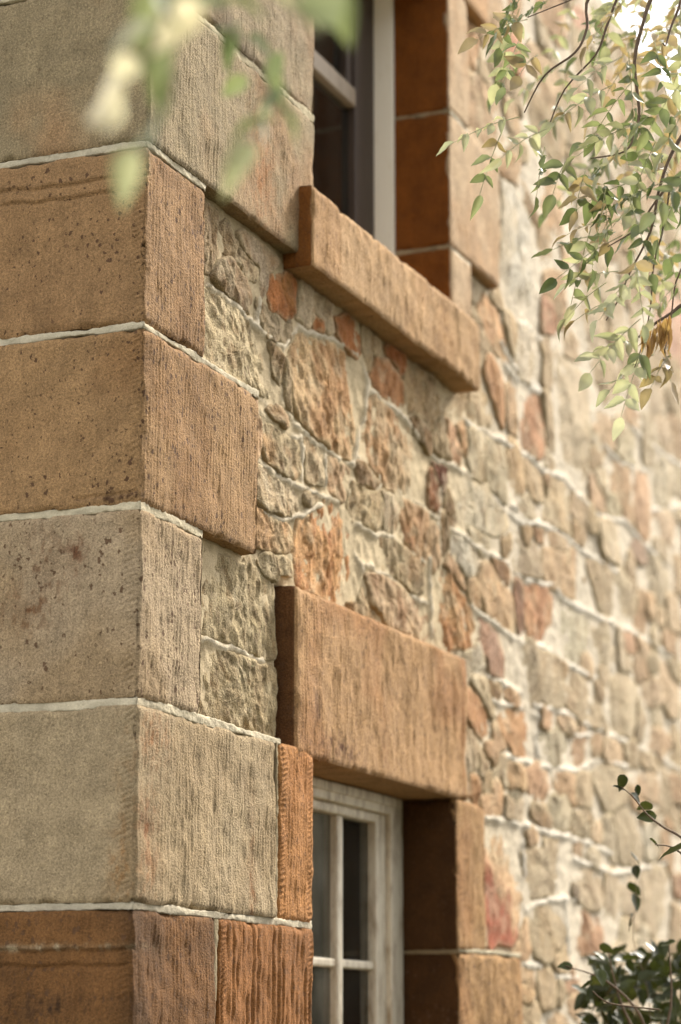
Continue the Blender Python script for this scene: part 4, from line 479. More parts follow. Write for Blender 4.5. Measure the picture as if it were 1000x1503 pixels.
 ((189,165,125), [4282,4044,4266,4081,4247,4112,4218,4134,4178,4127,4153,4127,4128,4132,4101,4132,4060,4138,4047,4104,4058,4069,4057,4044,4063,4021,4066,3996,4076,3970,4091,3936,4123,3922,4156,3937,4183,3952,4212,3962,4253,3972,4293,4000]),
 ((198,182,154), [3972,2041,3962,2079,3933,2106,3894,2114,3866,2117,3842,2116,3821,2116,3799,2112,3786,2093,3778,2075,3718,2074,3733,2041,3773,2024,3772,2003,3777,1978,3798,1967,3820,1963,3843,1958,3869,1958,3897,1965,3931,1977,3957,2004]),
 ((199,175,140), [3263,2041,3262,2064,3258,2090,3258,2129,3221,2128,3194,2128,3170,2121,3140,2133,3102,2132,3052,2124,3037,2083,3048,2041,3053,2003,3113,1997,3143,1997,3157,1988,3172,1973,3193,1958,3221,1954,3246,1966,3258,1992,3262,2017]),
 ((190,158,117), [3772,1972,3767,2009,3743,2036,3710,2049,3680,2053,3656,2057,3630,2067,3607,2053,3602,2020,3594,2004,3587,1989,3577,1972,3563,1949,3548,1911,3582,1902,3612,1903,3633,1897,3654,1897,3680,1892,3721,1883,3743,1908,3767,1936]),
 ((205,164,117), [2643,3656,2633,3674,2623,3690,2613,3706,2608,3741,2583,3748,2558,3738,2535,3732,2503,3732,2472,3719,2422,3699,2409,3656,2468,3626,2508,3616,2528,3608,2541,3594,2557,3568,2581,3578,2603,3582,2629,3587,2655,3601,2662,3629]),
 ((195,151,100), [1902,4119,1926,4158,1887,4178,1851,4182,1824,4182,1805,4182,1787,4182,1767,4182,1741,4182,1742,4154,1742,4135,1742,4119,1742,4104,1742,4085,1741,4056,1747,4011,1783,4032,1807,4042,1826,4052,1851,4056,1879,4066,1893,4091]),
 ((190,168,134), [1827,2311,1828,2340,1803,2359,1778,2368,1759,2378,1739,2386,1712,2423,1683,2412,1677,2370,1677,2344,1677,2326,1678,2311,1677,2296,1677,2278,1677,2252,1681,2208,1714,2209,1739,2238,1751,2262,1767,2267,1793,2270,1828,2282]),
 ((185,143,94), [4363,4718,4347,4759,4318,4788,4269,4787,4241,4788,4219,4786,4200,4786,4178,4788,4150,4787,4102,4788,4077,4758,4054,4718,4062,4675,4108,4653,4152,4652,4177,4647,4198,4638,4223,4628,4252,4627,4268,4652,4291,4667,4323,4685]),
 ((180,154,114), [3768,2351,3671,2364,3657,2371,3648,2378,3644,2392,3632,2404,3608,2468,3569,2472,3522,2468,3493,2435,3497,2388,3479,2351,3506,2316,3580,2322,3599,2321,3610,2318,3620,2317,3630,2312,3642,2313,3697,2267,3756,2266,3743,2316]),
 ((189,167,134), [2348,2863,2328,2899,2301,2923,2233,2893,2218,2887,2212,2892,2203,2897,2172,2942,2135,2947,2081,2944,2113,2891,2129,2863,2094,2830,2112,2802,2168,2817,2186,2817,2199,2803,2214,2818,2229,2817,2243,2823,2274,2821,2336,2826]),
 ((185,162,123), [4318,2262,4228,2279,4210,2288,4198,2295,4188,2304,4179,2332,4155,2362,4121,2368,4095,2348,4057,2334,3996,2313,4108,2262,4128,2250,4126,2235,4126,2212,4140,2198,4156,2172,4184,2162,4214,2164,4252,2167,4298,2179,4333,2214]),
 ((203,169,124), [3926,1632,3858,1659,3815,1663,3792,1663,3779,1662,3770,1663,3761,1663,3752,1662,3734,1669,3638,1714,3613,1677,3597,1632,3693,1610,3727,1607,3744,1607,3752,1601,3761,1599,3771,1594,3791,1576,3848,1537,3897,1548,3913,1589]),
 ((186,143,95), [3747,2219,3762,2258,3699,2264,3670,2267,3653,2272,3636,2267,3622,2267,3604,2272,3577,2278,3535,2279,3503,2256,3508,2219,3472,2173,3577,2186,3577,2160,3596,2148,3617,2139,3639,2149,3654,2164,3682,2158,3718,2162,3752,2183]),
 ((185,148,105), [3998,3574,3993,3608,3984,3641,3944,3649,3911,3643,3891,3652,3870,3642,3848,3643,3825,3637,3763,3649,3752,3612,3809,3574,3812,3554,3807,3528,3814,3498,3845,3498,3868,3497,3891,3497,3914,3498,3943,3502,3977,3511,4032,3530]),
 ((208,167,119), [3267,4495,3248,4529,3233,4561,3189,4562,3162,4562,3140,4558,3123,4553,3105,4553,3082,4553,3049,4549,3018,4529,3018,4495,3008,4459,3046,4441,3082,4438,3103,4433,3122,4427,3142,4423,3159,4435,3173,4447,3191,4457,3214,4471]),
 ((172,148,109), [3992,4357,3972,4394,3927,4409,3899,4418,3876,4421,3857,4427,3837,4422,3817,4421,3788,4424,3751,4418,3723,4393,3688,4357,3740,4326,3791,4321,3816,4322,3828,4317,3841,4319,3852,4319,3864,4317,3885,4313,3917,4312,4003,4311]),
 ((197,173,139), [612,3141,653,3171,620,3184,590,3184,573,3183,560,3182,548,3182,535,3183,517,3184,488,3184,436,3176,463,3141,522,3132,538,3131,545,3131,549,3131,545,3079,564,3069,584,3075,592,3097,588,3119,588,3131]),
 ((196,163,120), [2802,3553,2812,3588,2757,3594,2731,3597,2715,3602,2700,3601,2686,3601,2668,3609,2656,3595,2646,3583,2603,3579,2552,3553,2565,3515,2629,3512,2661,3516,2677,3518,2688,3517,2698,3517,2711,3514,2733,3507,2765,3507,2802,3521]),
 ((201,185,156), [4312,1798,4308,1843,4209,1833,4183,1833,4171,1837,4159,1838,4147,1843,4133,1842,4115,1842,4083,1843,4018,1838,4017,1798,4032,1762,4049,1731,4092,1727,4119,1722,4143,1728,4161,1742,4174,1751,4188,1757,4202,1766,4229,1776]),
 ((190,166,126), [2266,1695,2278,1721,2258,1740,2238,1752,2210,1744,2193,1733,2182,1733,2171,1732,2151,1737,2073,1768,2057,1733,2057,1695,2105,1671,2143,1666,2164,1668,2175,1667,2184,1667,2191,1672,2201,1667,2211,1668,2233,1666,2246,1678]),
 ((175,153,116), [3893,4494,3862,4517,3863,4545,3849,4569,3827,4588,3799,4597,3770,4592,3758,4552,3747,4537,3739,4523,3723,4512,3693,4494,3621,4446,3678,4426,3721,4422,3751,4423,3774,4424,3793,4429,3815,4427,3842,4427,3888,4427,3907,4458]),
 ((169,143,102), [2208,4155,2177,4185,2108,4175,2103,4184,2094,4193,2082,4186,2073,4186,2062,4188,2049,4188,2026,4188,1988,4182,1944,4155,1976,4126,2018,4117,2036,4107,2047,4089,2066,4078,2088,4083,2106,4093,2127,4098,2146,4112,2177,4126]),
 ((206,171,126), [4312,3443,4283,3465,4272,3484,4268,3512,4242,3517,4220,3523,4197,3523,4171,3524,4144,3517,4096,3515,4114,3471,4142,3443,4150,3426,4153,3407,4137,3361,4167,3353,4196,3358,4220,3358,4245,3363,4278,3363,4318,3372,4348,3402]),
 ((193,171,136), [4151,4378,4147,4393,4142,4409,4134,4423,4134,4463,4109,4473,4082,4468,4054,4468,4027,4457,4002,4438,3977,4413,3987,4378,4003,4351,4012,4325,4032,4306,4061,4302,4084,4298,4108,4293,4139,4282,4179,4281,4163,4335,4156,4361]),
 ((191,176,148), [1901,2533,1868,2557,1847,2573,1833,2589,1801,2568,1789,2561,1781,2561,1774,2557,1767,2555,1757,2551,1731,2549,1647,2533,1679,2502,1677,2464,1690,2423,1758,2473,1779,2493,1789,2507,1795,2512,1804,2512,1826,2507,1844,2516]),
 ((202,186,157), [2927,3932,2881,3949,2857,3953,2848,3960,2841,3968,2832,3983,2815,3998,2793,4002,2763,4003,2738,3988,2742,3957,2749,3932,2737,3907,2733,3874,2768,3867,2793,3863,2815,3867,2833,3872,2848,3882,2863,3888,2878,3898,2898,3911]),
 ((198,158,113), [3707,4333,3682,4351,3727,4401,3693,4417,3662,4423,3635,4433,3605,4443,3586,4409,3582,4377,3578,4361,3577,4346,3562,4333,3469,4289,3508,4261,3555,4257,3586,4257,3610,4258,3632,4258,3649,4271,3661,4287,3668,4303,3682,4315]),
 ((210,185,148), [2033,3858,2042,3881,2017,3894,1992,3893,1975,3888,1966,3886,1957,3886,1951,3882,1940,3883,1914,3888,1821,3899,1764,3858,1953,3856,1955,3854,1956,3852,1958,3851,1960,3850,1963,3850,1965,3851,2018,3793,2053,3799,2051,3832]),
 ((195,170,129), [3143,4381,3148,4415,3107,4428,3079,4433,3058,4432,3042,4437,3025,4447,3000,4457,2968,4458,2945,4439,2947,4407,2973,4381,2973,4363,2962,4335,2991,4331,3012,4333,3028,4333,3041,4333,3057,4333,3078,4331,3111,4332,3143,4349]),
 ((194,161,119), [3902,3086,3902,3101,3902,3119,3891,3132,3878,3146,3861,3157,3839,3171,3812,3171,3777,3172,3751,3150,3737,3120,3728,3086,3733,3052,3781,3041,3813,3042,3831,3042,3845,3043,3857,3043,3885,3013,3916,3012,3917,3044,3907,3070]),
 ((190,158,116), [2792,3065,2793,3077,2792,3091,2788,3107,2789,3148,2762,3138,2741,3138,2723,3127,2687,3139,2643,3134,2638,3098,2623,3065,2712,3053,2729,3051,2741,3053,2746,3053,2749,3047,2755,3042,2787,2987,2819,2987,2866,2991,2913,3017]),
 ((204,163,116), [2227,1864,2198,1895,2187,1924,2174,1957,2109,1897,2097,1887,2091,1885,2086,1881,2081,1878,2078,1874,2073,1870,2042,1864,2057,1853,2057,1840,2057,1822,2056,1781,2081,1779,2103,1799,2117,1813,2124,1829,2122,1846,2174,1840]),
 ((194,150,99), [2203,3893,2227,3915,2239,3949,2200,3949,2177,3949,2160,3946,2145,3946,2130,3942,2122,3928,2113,3918,2094,3910,2044,3893,2038,3860,2088,3852,2120,3856,2136,3858,2148,3862,2156,3867,2164,3867,2174,3868,2202,3861,2194,3881]),
 ((195,150,99), [3417,2325,3339,2344,3310,2348,3294,2348,3284,2348,3278,2353,3270,2353,3259,2358,3240,2363,3187,2381,3167,2356,3163,2325,3191,2301,3246,2307,3258,2307,3266,2308,3271,2309,3278,2297,3305,2256,3310,2282,3333,2286,3378,2294]),
 ((179,151,109), [2493,3455,2491,3465,2498,3481,2530,3539,2493,3533,2467,3528,2447,3523,2428,3517,2410,3508,2376,3507,2389,3475,2413,3455,2408,3440,2401,3419,2382,3369,2417,3367,2444,3367,2469,3367,2488,3386,2493,3412,2493,3431,2491,3445]),
 ((179,151,108), [3907,3789,3916,3825,3855,3829,3822,3822,3806,3817,3797,3812,3789,3817,3778,3822,3755,3833,3693,3853,3687,3820,3712,3789,3723,3769,3717,3740,3735,3722,3767,3731,3785,3734,3801,3734,3820,3731,3846,3728,3878,3735,3888,3761]),
 ((182,140,93), [3382,2772,3452,2807,3420,2829,3379,2827,3356,2827,3339,2827,3323,2827,3306,2827,3278,2833,3297,2794,3304,2780,3273,2772,3249,2747,3238,2712,3262,2692,3292,2687,3318,2682,3340,2709,3361,2707,3387,2707,3418,2716,3387,2755]),
 ((190,152,108), [4087,3202,4083,3233,4049,3248,4021,3253,4000,3253,3984,3257,3968,3257,3953,3253,3932,3253,3902,3250,3899,3225,3888,3202,3853,3166,3887,3144,3920,3137,3958,3162,3972,3169,3981,3169,3989,3174,4002,3173,4024,3171,4083,3170]),
 ((172,148,109), [2938,2542,2912,2552,2903,2560,2902,2573,2889,2572,2879,2572,2870,2577,2859,2577,2801,2627,2777,2604,2768,2573,2759,2542,2735,2500,2796,2491,2832,2492,2857,2502,2869,2504,2880,2504,2893,2502,2918,2492,2953,2491,2996,2506]),
 ((194,155,110), [2606,2313,2618,2339,2592,2353,2565,2354,2546,2348,2535,2346,2526,2346,2514,2348,2505,2342,2483,2343,2441,2339,2422,2313,2438,2286,2481,2281,2508,2288,2518,2287,2526,2282,2535,2277,2546,2278,2570,2267,2620,2256,2613,2289]),
 ((209,167,119), [2663,1756,2653,1773,2642,1785,2634,1799,2607,1778,2600,1777,2594,1777,2590,1773,2584,1772,2571,1773,2553,1769,2514,1756,2493,1726,2535,1716,2559,1712,2575,1708,2589,1698,2605,1703,2620,1708,2639,1708,2674,1707,2692,1728]),
 ((209,167,119), [2016,2221,2017,2247,1993,2261,1975,2272,1954,2272,1938,2262,1926,2257,1927,2236,1927,2229,1911,2230,1847,2221,1827,2185,1856,2161,1899,2167,1920,2167,1938,2177,1950,2182,1966,2181,1991,2182,2017,2195]),
 ((191,153,109), [557,2814,557,2828,547,2838,546,2868,524,2873,499,2873,496,2841,497,2825,498,2814,497,2803,496,2787,496,2749,524,2728,549,2753,558,2780,557,2800]),
 ((204,180,144), [4067,2991,4048,3019,4003,3023,3986,3028,3971,3029,3960,3032,3948,3032,3933,3038,3927,3022,3928,3008,3893,3009,3868,2991,3862,2964,3863,2933,3897,2926,3924,2927,3945,2928,3964,2923,3985,2922,4008,2928,4030,2942,4058,2961]),
 ((187,168,133), [2588,4411,2535,4434,2498,4438,2478,4438,2467,4437,2458,4436,2451,4436,2440,4443,2400,4474,2387,4455,2403,4426,2414,4411,2413,4398,2412,4383,2413,4363,2430,4358,2447,4358,2462,4358,2479,4358,2501,4357,2531,4362,2556,4381]),
 ((200,176,141), [4292,2991,4292,3025,4273,3055,4231,3057,4194,3037,4178,3026,4169,3021,4158,3023,4150,3018,4130,3018,4088,3016,4072,2991,4079,2963,4105,2947,4132,2943,4151,2942,4166,2943,4181,2938,4198,2937,4220,2937,4250,2941,4277,2960]),
 ((190,146,97), [3453,2903,3399,2914,3386,2919,3384,2928,3380,2943,3370,2959,3350,2983,3331,2970,3314,2959,3313,2935,3308,2919,3303,2903,3267,2875,3266,2842,3309,2842,3334,2843,3353,2843,3370,2843,3391,2839,3420,2836,3438,2854,3463,2873]),
 ((213,188,150), [3646,1737,3573,1759,3532,1759,3516,1759,3504,1752,3500,1753,3495,1758,3488,1758,3476,1762,3457,1763,3382,1771,3362,1737,3442,1720,3474,1722,3486,1723,3489,1718,3495,1719,3500,1719,3506,1718,3515,1717,3536,1712,3623,1700]),
 ((190,164,121), [3777,2543,3791,2563,3768,2572,3773,2600,3764,2632,3736,2628,3711,2628,3687,2623,3657,2619,3636,2599,3677,2556,3687,2543,3689,2533,3613,2472,3654,2463,3687,2462,3713,2468,3731,2487,3749,2487,3763,2497,3768,2514,3772,2528]),
 ((185,166,132), [3003,2218,3001,2229,2993,2238,2983,2243,2975,2253,2960,2268,2937,2273,2909,2268,2872,2253,2878,2218,2862,2179,2909,2167,2931,2152,2954,2133,2985,2128,3018,2133,3008,2185,3003,2206]),
 ((196,157,112), [4311,2899,4291,2934,4224,2933,4201,2934,4185,2932,4175,2932,4165,2937,4152,2939,4137,2938,4073,2962,4033,2939,4112,2899,4122,2885,4132,2874,4137,2860,4142,2836,4164,2853,4175,2868,4184,2868,4197,2868,4213,2871,4248,2876]),
 ((196,151,100), [2813,1680,2791,1708,2752,1717,2728,1718,2711,1717,2698,1708,2691,1703,2684,1703,2671,1707,2649,1709,2617,1703,2598,1680,2607,1654,2622,1633,2632,1607,2679,1647,2691,1657,2698,1657,2702,1663,2705,1668,2712,1668,2724,1671]),
 ((177,149,107), [4073,2046,4073,2059,4072,2075,4073,2099,4059,2117,4037,2118,4016,2118,3994,2117,3969,2113,3942,2100,3978,2060,3978,2046,3968,2028,3963,2005,3967,1977,3995,1977,4018,1983,4035,1990,4049,1997,4065,2001,4089,2006,4083,2029]),
 ((179,156,119), [2842,4124,2857,4147,2821,4149,2804,4148,2795,4151,2786,4152,2776,4152,2762,4152,2724,4159,2671,4143,2684,4106,2717,4085,2740,4072,2766,4073,2784,4073,2802,4072,2819,4077,2837,4086,2853,4102]),
 ((168,142,102), [3427,2589,3428,2621,3383,2629,3356,2629,3343,2636,3329,2657,3306,2668,3290,2648,3283,2627,3278,2611,3274,2596,3264,2580,3246,2552,3241,2512,3277,2508,3305,2507,3326,2568,3333,2567,3342,2567,3356,2567,3382,2571]),
 ((194,155,110), [2043,2353,2018,2371,1998,2379,1989,2390,1979,2402,1967,2418,1949,2408,1935,2402,1937,2376,1937,2366,1932,2360,1874,2353,1867,2327,1893,2312,1922,2312,1932,2297,1950,2302,1961,2327,1967,2332,1971,2337,1977,2340,1999,2341]),
 ((206,181,145), [918,3139,929,3161,904,3168,887,3167,875,3167,863,3167,846,3168,819,3162,829,3139,832,3121,853,3117,866,3117,875,3108,894,3092,916,3097,938,3113]),
 ((206,182,145), [828,3115,821,3139,813,3164,786,3167,765,3166,743,3167,737,3143,731,3129,739,3115,738,3105,730,3081,749,3078,765,3072,782,3073,803,3078,812,3096]),
 ((190,163,120), [1182,2545,1122,2554,1118,2563,1118,2578,1114,2598,1099,2608,1084,2583,1077,2573,1071,2566,1072,2556,1067,2552,997,2545,1024,2526,1062,2527,1074,2527,1082,2528,1087,2527,1092,2527,1097,2528,1105,2527,1118,2527,1156,2526]),
 ((202,178,143), [3747,3151,3737,3183,3677,3184,3654,3183,3638,3176,3630,3176,3622,3176,3611,3183,3597,3183,3575,3184,3529,3179,3490,3151,3541,3126,3581,3122,3601,3121,3613,3122,3621,3117,3631,3117,3641,3118,3654,3118,3694,3107,3732,3119]),
 ((210,175,129), [2267,4048,2228,4069,2209,4081,2193,4088,2176,4091,2158,4093,2131,4093,2097,4081,2098,4048,2117,4024,2140,4012,2159,4008,2176,4007,2193,4008,2212,4012,2253,4016]),
 ((203,179,143), [3187,3620,3178,3645,3168,3668,3141,3673,3118,3667,3102,3666,3085,3667,3076,3652,3072,3639,3051,3629,3031,3608,3061,3596,3080,3592,3091,3587,3103,3587,3117,3578,3157,3542,3194,3552,3209,3585]),
 ((189,146,96), [3972,1931,3970,1964,3914,1968,3880,1958,3866,1952,3859,1952,3853,1952,3847,1952,3838,1952,3813,1958,3779,1954,3773,1931,3748,1899,3792,1890,3818,1887,3834,1882,3849,1883,3863,1883,3879,1882,3908,1872,3918,1891,3937,1907]),
 ((199,159,113), [4027,4100,4022,4133,3985,4148,3952,4148,3934,4151,3918,4148,3904,4148,3891,4145,3874,4143,3845,4143,3843,4120,3837,4100,3816,4073,3851,4062,3882,4068,3896,4068,3907,4072,3915,4075,3922,4077,3931,4077,3947,4077,3979,4080]),
 ((202,162,115), [4053,4693,4047,4718,4032,4738,4005,4743,3987,4749,3971,4753,3953,4753,3937,4749,3919,4743,3902,4731,3899,4712,3899,4693,3892,4672,3879,4639,3927,4653,3946,4658,3957,4657,3967,4657,3978,4658,3994,4656,4020,4656,4061,4664]),
 ((187,149,106), [3411,4551,3413,4568,3418,4592,3383,4583,3370,4582,3360,4582,3350,4583,3340,4582,3322,4584,3289,4584,3248,4567,3253,4535,3267,4507,3300,4497,3327,4498,3347,4503,3361,4502,3376,4503,3396,4503,3428,4502,3418,4532]),
 ((198,178,141), [3636,2610,3609,2639,3582,2656,3545,2648,3530,2648,3517,2641,3509,2638,3501,2635,3491,2633,3467,2633,3433,2623,3433,2598,3453,2580,3485,2582,3502,2588,3510,2587,3517,2587,3524,2588,3538,2582,3557,2581,3621,2577]),
 ((209,184,147), [1847,1927,1847,1939,1847,1956,1839,1976,1818,1983,1795,1983,1793,1952,1792,1938,1792,1927,1792,1916,1793,1901,1791,1861,1818,1858,1847,1857,1868,1877,1858,1910]),
 ((193,166,122), [2182,3457,2182,3480,2162,3493,2143,3497,2126,3498,2109,3497,2092,3491,2072,3479,2068,3457,2088,3441,2095,3426,2106,3407,2126,3383,2157,3382,2167,3416,2178,3435]),
 ((189,169,135), [1893,3483,1823,3494,1807,3492,1801,3493,1797,3491,1793,3493,1788,3492,1771,3494,1744,3483,1743,3460,1756,3441,1784,3452,1797,3447,1814,3442,1847,3432,1863,3456]),
 ((191,147,97), [3738,2865,3758,2880,3771,2906,3744,2907,3726,2907,3713,2908,3702,2903,3688,2907,3670,2907,3631,2914,3608,2894,3579,2865,3603,2834,3656,2832,3679,2832,3692,2832,3702,2832,3712,2832,3726,2823,3749,2817,3775,2821,3763,2848]),
 ((200,180,143), [1922,2464,1907,2481,1902,2499,1886,2507,1869,2507,1855,2503,1842,2502,1819,2507,1787,2503,1769,2479,1828,2459,1842,2456,1847,2453,1853,2452,1857,2448,1864,2442,1877,2436,1932,2407,1968,2427]),
 ((210,185,148), [4003,3301,3982,3324,3962,3338,3944,3347,3927,3352,3911,3347,3898,3342,3886,3341,3872,3338,3853,3334,3822,3325,3788,3301,3853,3286,3882,3287,3892,3287,3896,3284,3899,3268,3910,3258,3924,3257,3942,3257,3966,3261,4008,3271]),
 ((177,149,107), [3628,4755,3651,4778,3623,4788,3601,4788,3587,4788,3577,4788,3567,4788,3557,4788,3544,4788,3521,4788,3456,4789,3459,4755,3487,4730,3498,4707,3513,4686,3532,4668,3560,4668,3580,4702,3589,4718,3592,4732,3600,4737,3607,4745]),
 ((197,172,130), [2068,3512,2048,3527,2043,3543,2034,3564,2012,3588,1980,3592,1971,3553,1972,3529,1974,3512,1952,3487,1978,3478,1998,3477,2012,3474,2029,3472,2048,3476,2076,3486]),
 ((181,156,115), [4197,2520,4213,2546,4197,2566,4179,2582,4156,2587,4135,2571,4118,2567,4096,2567,4063,2561,4074,2531,4084,2511,4087,2493,4086,2463,4113,2462,4133,2447,4161,2432,4179,2459,4183,2486,4192,2502]),
 ((190,164,121), [2306,3967,2297,4002,2261,4018,2226,4008,2208,4003,2195,4001,2177,4004,2145,4004,2133,3980,2123,3951,2181,3952,2194,3952,2201,3954,2206,3953,2212,3952,2221,3953,2246,3951]),
 ((172,148,109), [3893,3669,3882,3688,3877,3708,3862,3722,3841,3723,3822,3727,3801,3727,3772,3729,3736,3718,3712,3688,3747,3656,3784,3646,3806,3646,3815,3643,3825,3643,3832,3649,3841,3647,3855,3647,3880,3651]),
 ((194,174,138), [2333,2995,2302,3019,2280,3034,2262,3044,2241,3037,2227,3033,2216,3028,2204,3023,2192,3015,2168,3005,2143,2980,2159,2956,2201,2963,2221,2973,2228,2969,2237,2967,2244,2973,2261,2971,2286,2976]),
 ((185,148,105), [1758,2728,1710,2744,1693,2748,1682,2752,1672,2752,1661,2757,1633,2768,1618,2751,1594,2728,1648,2718,1661,2717,1666,2713,1672,2712,1681,2707,1698,2703,1756,2693]),
 ((184,158,117), [3292,2457,3287,2478,3271,2493,3259,2508,3238,2508,3221,2513,3205,2508,3184,2508,3172,2493,3109,2494,3113,2457,3147,2433,3162,2414,3196,2422,3212,2428,3221,2428,3231,2428,3243,2428,3263,2427,3301,2431]),
 ((181,156,115), [2037,4091,2010,4114,1983,4118,1968,4122,1956,4127,1931,4150,1914,4133,1902,4114,1902,4091,1895,4066,1927,4062,1944,4063,1956,4068,1967,4063,1990,4057,2028,4061]),
 ((194,155,110), [4206,3839,4228,3858,4229,3881,4206,3889,4187,3892,4171,3897,4152,3911,4127,3917,4096,3915,4082,3891,4068,3866,4057,3839,4102,3821,4128,3816,4144,3817,4151,3813,4159,3813,4166,3818,4174,3813,4189,3808,4209,3809,4202,3827]),
 ((202,178,142), [3243,2742,3205,2759,3180,2759,3169,2758,3162,2758,3157,2758,3113,2823,3067,2820,3062,2778,3079,2742,3076,2712,3105,2697,3137,2702,3152,2702,3166,2707,3179,2709,3208,2701,3233,2715]),
 ((191,171,136), [3611,3439,3583,3469,3533,3469,3513,3467,3502,3466,3493,3467,3483,3467,3469,3467,3417,3481,3413,3453,3413,3425,3417,3397,3438,3377,3471,3383,3489,3363,3509,3382,3522,3398,3543,3401,3572,3413]),
 ((182,159,121), [2791,4635,2764,4659,2727,4658,2714,4658,2704,4658,2694,4662,2670,4678,2642,4672,2632,4648,2618,4619,2657,4607,2680,4606,2693,4603,2706,4592,2726,4587,2753,4589,2761,4612]),
 ((199,178,142), [3643,3514,3572,3525,3565,3533,3557,3539,3546,3536,3539,3543,3531,3542,3518,3548,3496,3553,3435,3564,3418,3532,3428,3498,3458,3476,3496,3476,3516,3477,3529,3477,3540,3479,3551,3479,3568,3477,3594,3476,3663,3476]),
 ((204,163,116), [4473,3961,4445,3979,4427,3988,4415,3997,4403,4002,4390,4002,4377,4004,4362,4003,4342,4003,4312,3997,4297,3975,4297,3948,4307,3923,4355,3932,4372,3936,4382,3938,4389,3938,4396,3937,4406,3937,4423,3937,4467,3937]),
 ((194,155,110), [4585,4251,4553,4274,4527,4284,4507,4288,4492,4289,4481,4287,4470,4287,4462,4282,4449,4282,4426,4283,4381,4279,4372,4251,4398,4229,4414,4212,4427,4196,4455,4207,4472,4228,4479,4228,4482,4237,4488,4237,4499,4236,4529,4236]),
 ((195,172,138), [2211,2213,2203,2249,2127,2233,2111,2227,2104,2222,2101,2222,2095,2227,2085,2228,2022,2243,2022,2213,2017,2182,2066,2182,2087,2186,2098,2188,2107,2188,2130,2167,2134,2187,2177,2186]),
 ((195,170,129), [3022,3224,3021,3241,3023,3265,3013,3295,2983,3273,2968,3261,2949,3263,2922,3259,2884,3242,2909,3211,2950,3207,2961,3202,2971,3197,2982,3184,3003,3175,3009,3197,3007,3213]),
 ((191,167,127), [2733,2214,2675,2229,2663,2238,2651,2242,2639,2247,2623,2252,2601,2252,2587,2235,2568,2214,2560,2181,2607,2181,2626,2183,2639,2188,2650,2187,2672,2181,2707,2186]),
 ((186,157,113), [3632,4219,3632,4246,3595,4253,3572,4252,3559,4253,3548,4252,3537,4253,3524,4252,3472,4274,3461,4247,3457,4219,3492,4201,3525,4202,3536,4202,3543,4204,3548,4198,3563,4173,3574,4184,3585,4192,3608,4199]),
 ((189,146,96), [3417,3506,3414,3542,3353,3538,3332,3537,3319,3536,3309,3536,3292,3543,3269,3543,3198,3548,3173,3506,3219,3471,3273,3471,3295,3472,3308,3473,3320,3473,3333,3472,3349,3476,3395,3476]),
 ((198,173,131), [1188,3122,1202,3150,1181,3168,1153,3166,1134,3168,1116,3166,1087,3168,1082,3143,1093,3122,1099,3107,1105,3093,1114,3072,1134,3073,1146,3093,1149,3107,1147,3116]),
 ((181,153,110), [3502,2463,3458,2489,3420,2493,3401,2493,3389,2493,3379,2491,3369,2491,3354,2493,3306,2504,3292,2478,3302,2450,3332,2436,3357,2436,3372,2441,3380,2442,3385,2447,3392,2447,3402,2447,3482,2429]),
 ((195,180,152), [4523,4735,4518,4767,4493,4789,4458,4789,4437,4788,4419,4786,4402,4788,4381,4789,4347,4788,4357,4756,4368,4735,4368,4719,4366,4696,4392,4698,4407,4699,4419,4697,4430,4703,4443,4702,4465,4702,4511,4706]),
 ((199,165,122), [2607,2957,2587,2987,2539,2988,2516,2983,2505,2982,2497,2983,2487,2983,2474,2983,2450,2984,2394,2974,2402,2941,2452,2931,2481,2938,2490,2938,2498,2943,2502,2944,2509,2941,2519,2941,2542,2942]),
 ((203,163,116), [2048,3677,2049,3698,2033,3711,2014,3713,1999,3713,1982,3717,1972,3704,1973,3688,1973,3677,1973,3666,1972,3650,1971,3609,1999,3599,2024,3616,2042,3634,2042,3659]),
 ((192,172,137), [2028,2289,2027,2304,2034,2334,2008,2334,1990,2332,1971,2334,1962,2316,1959,2302,1924,2289,1922,2261,1978,2277,1985,2279,1990,2278,2002,2258,2031,2247,2048,2264]),
 ((194,167,123), [2563,1847,2553,1885,2518,1903,2479,1887,2462,1878,2451,1873,2437,1873,2408,1870,2376,1847,2403,1823,2437,1822,2452,1823,2462,1824,2472,1823,2488,1822,2525,1821]),
 ((193,161,118), [3302,3016,3302,3031,3302,3052,3286,3063,3266,3062,3239,3082,3216,3066,3203,3042,3178,3016,3205,2991,3243,2993,3256,2992,3266,2983,3285,2971,3316,2966,3332,2989]),
 ((178,153,113), [3287,1846,3294,1865,3300,1894,3273,1899,3251,1897,3234,1896,3218,1892,3212,1874,3213,1859,3203,1852,3184,1836,3202,1826,3221,1826,3228,1822,3236,1822,3245,1818,3259,1813,3282,1812,3277,1832]),
 ((209,193,162), [3327,1939,3330,1964,3306,1974,3289,1982,3271,1983,3257,1975,3248,1963,3243,1951,3193,1939,3213,1915,3233,1902,3256,1901,3271,1903,3289,1897,3304,1907,3311,1923]),
 ((196,181,152), [2052,3747,2054,3768,2039,3787,2015,3788,1991,3782,1972,3762,1972,3733,1994,3716,2017,3717,2037,3712,2054,3727]),
 ((197,164,121), [1566,2759,1563,2780,1554,2810,1520,2829,1500,2794,1493,2770,1477,2743,1482,2703,1521,2693,1554,2708,1573,2731]),
 ((207,172,127), [3197,3704,3157,3724,3133,3719,3124,3717,3114,3718,3063,3723,3063,3685,3098,3671,3123,3678,3138,3678,3178,3671]),
 ((206,165,117), [2702,3818,2679,3843,2649,3837,2638,3836,2623,3838,2584,3835,2598,3806,2597,3768,2632,3763,2658,3779,2675,3796]),
 ((207,172,127), [2872,2218,2873,2248,2837,2243,2822,2243,2807,2239,2769,2234,2750,2195,2790,2177,2820,2177,2846,2173,2868,2190]),
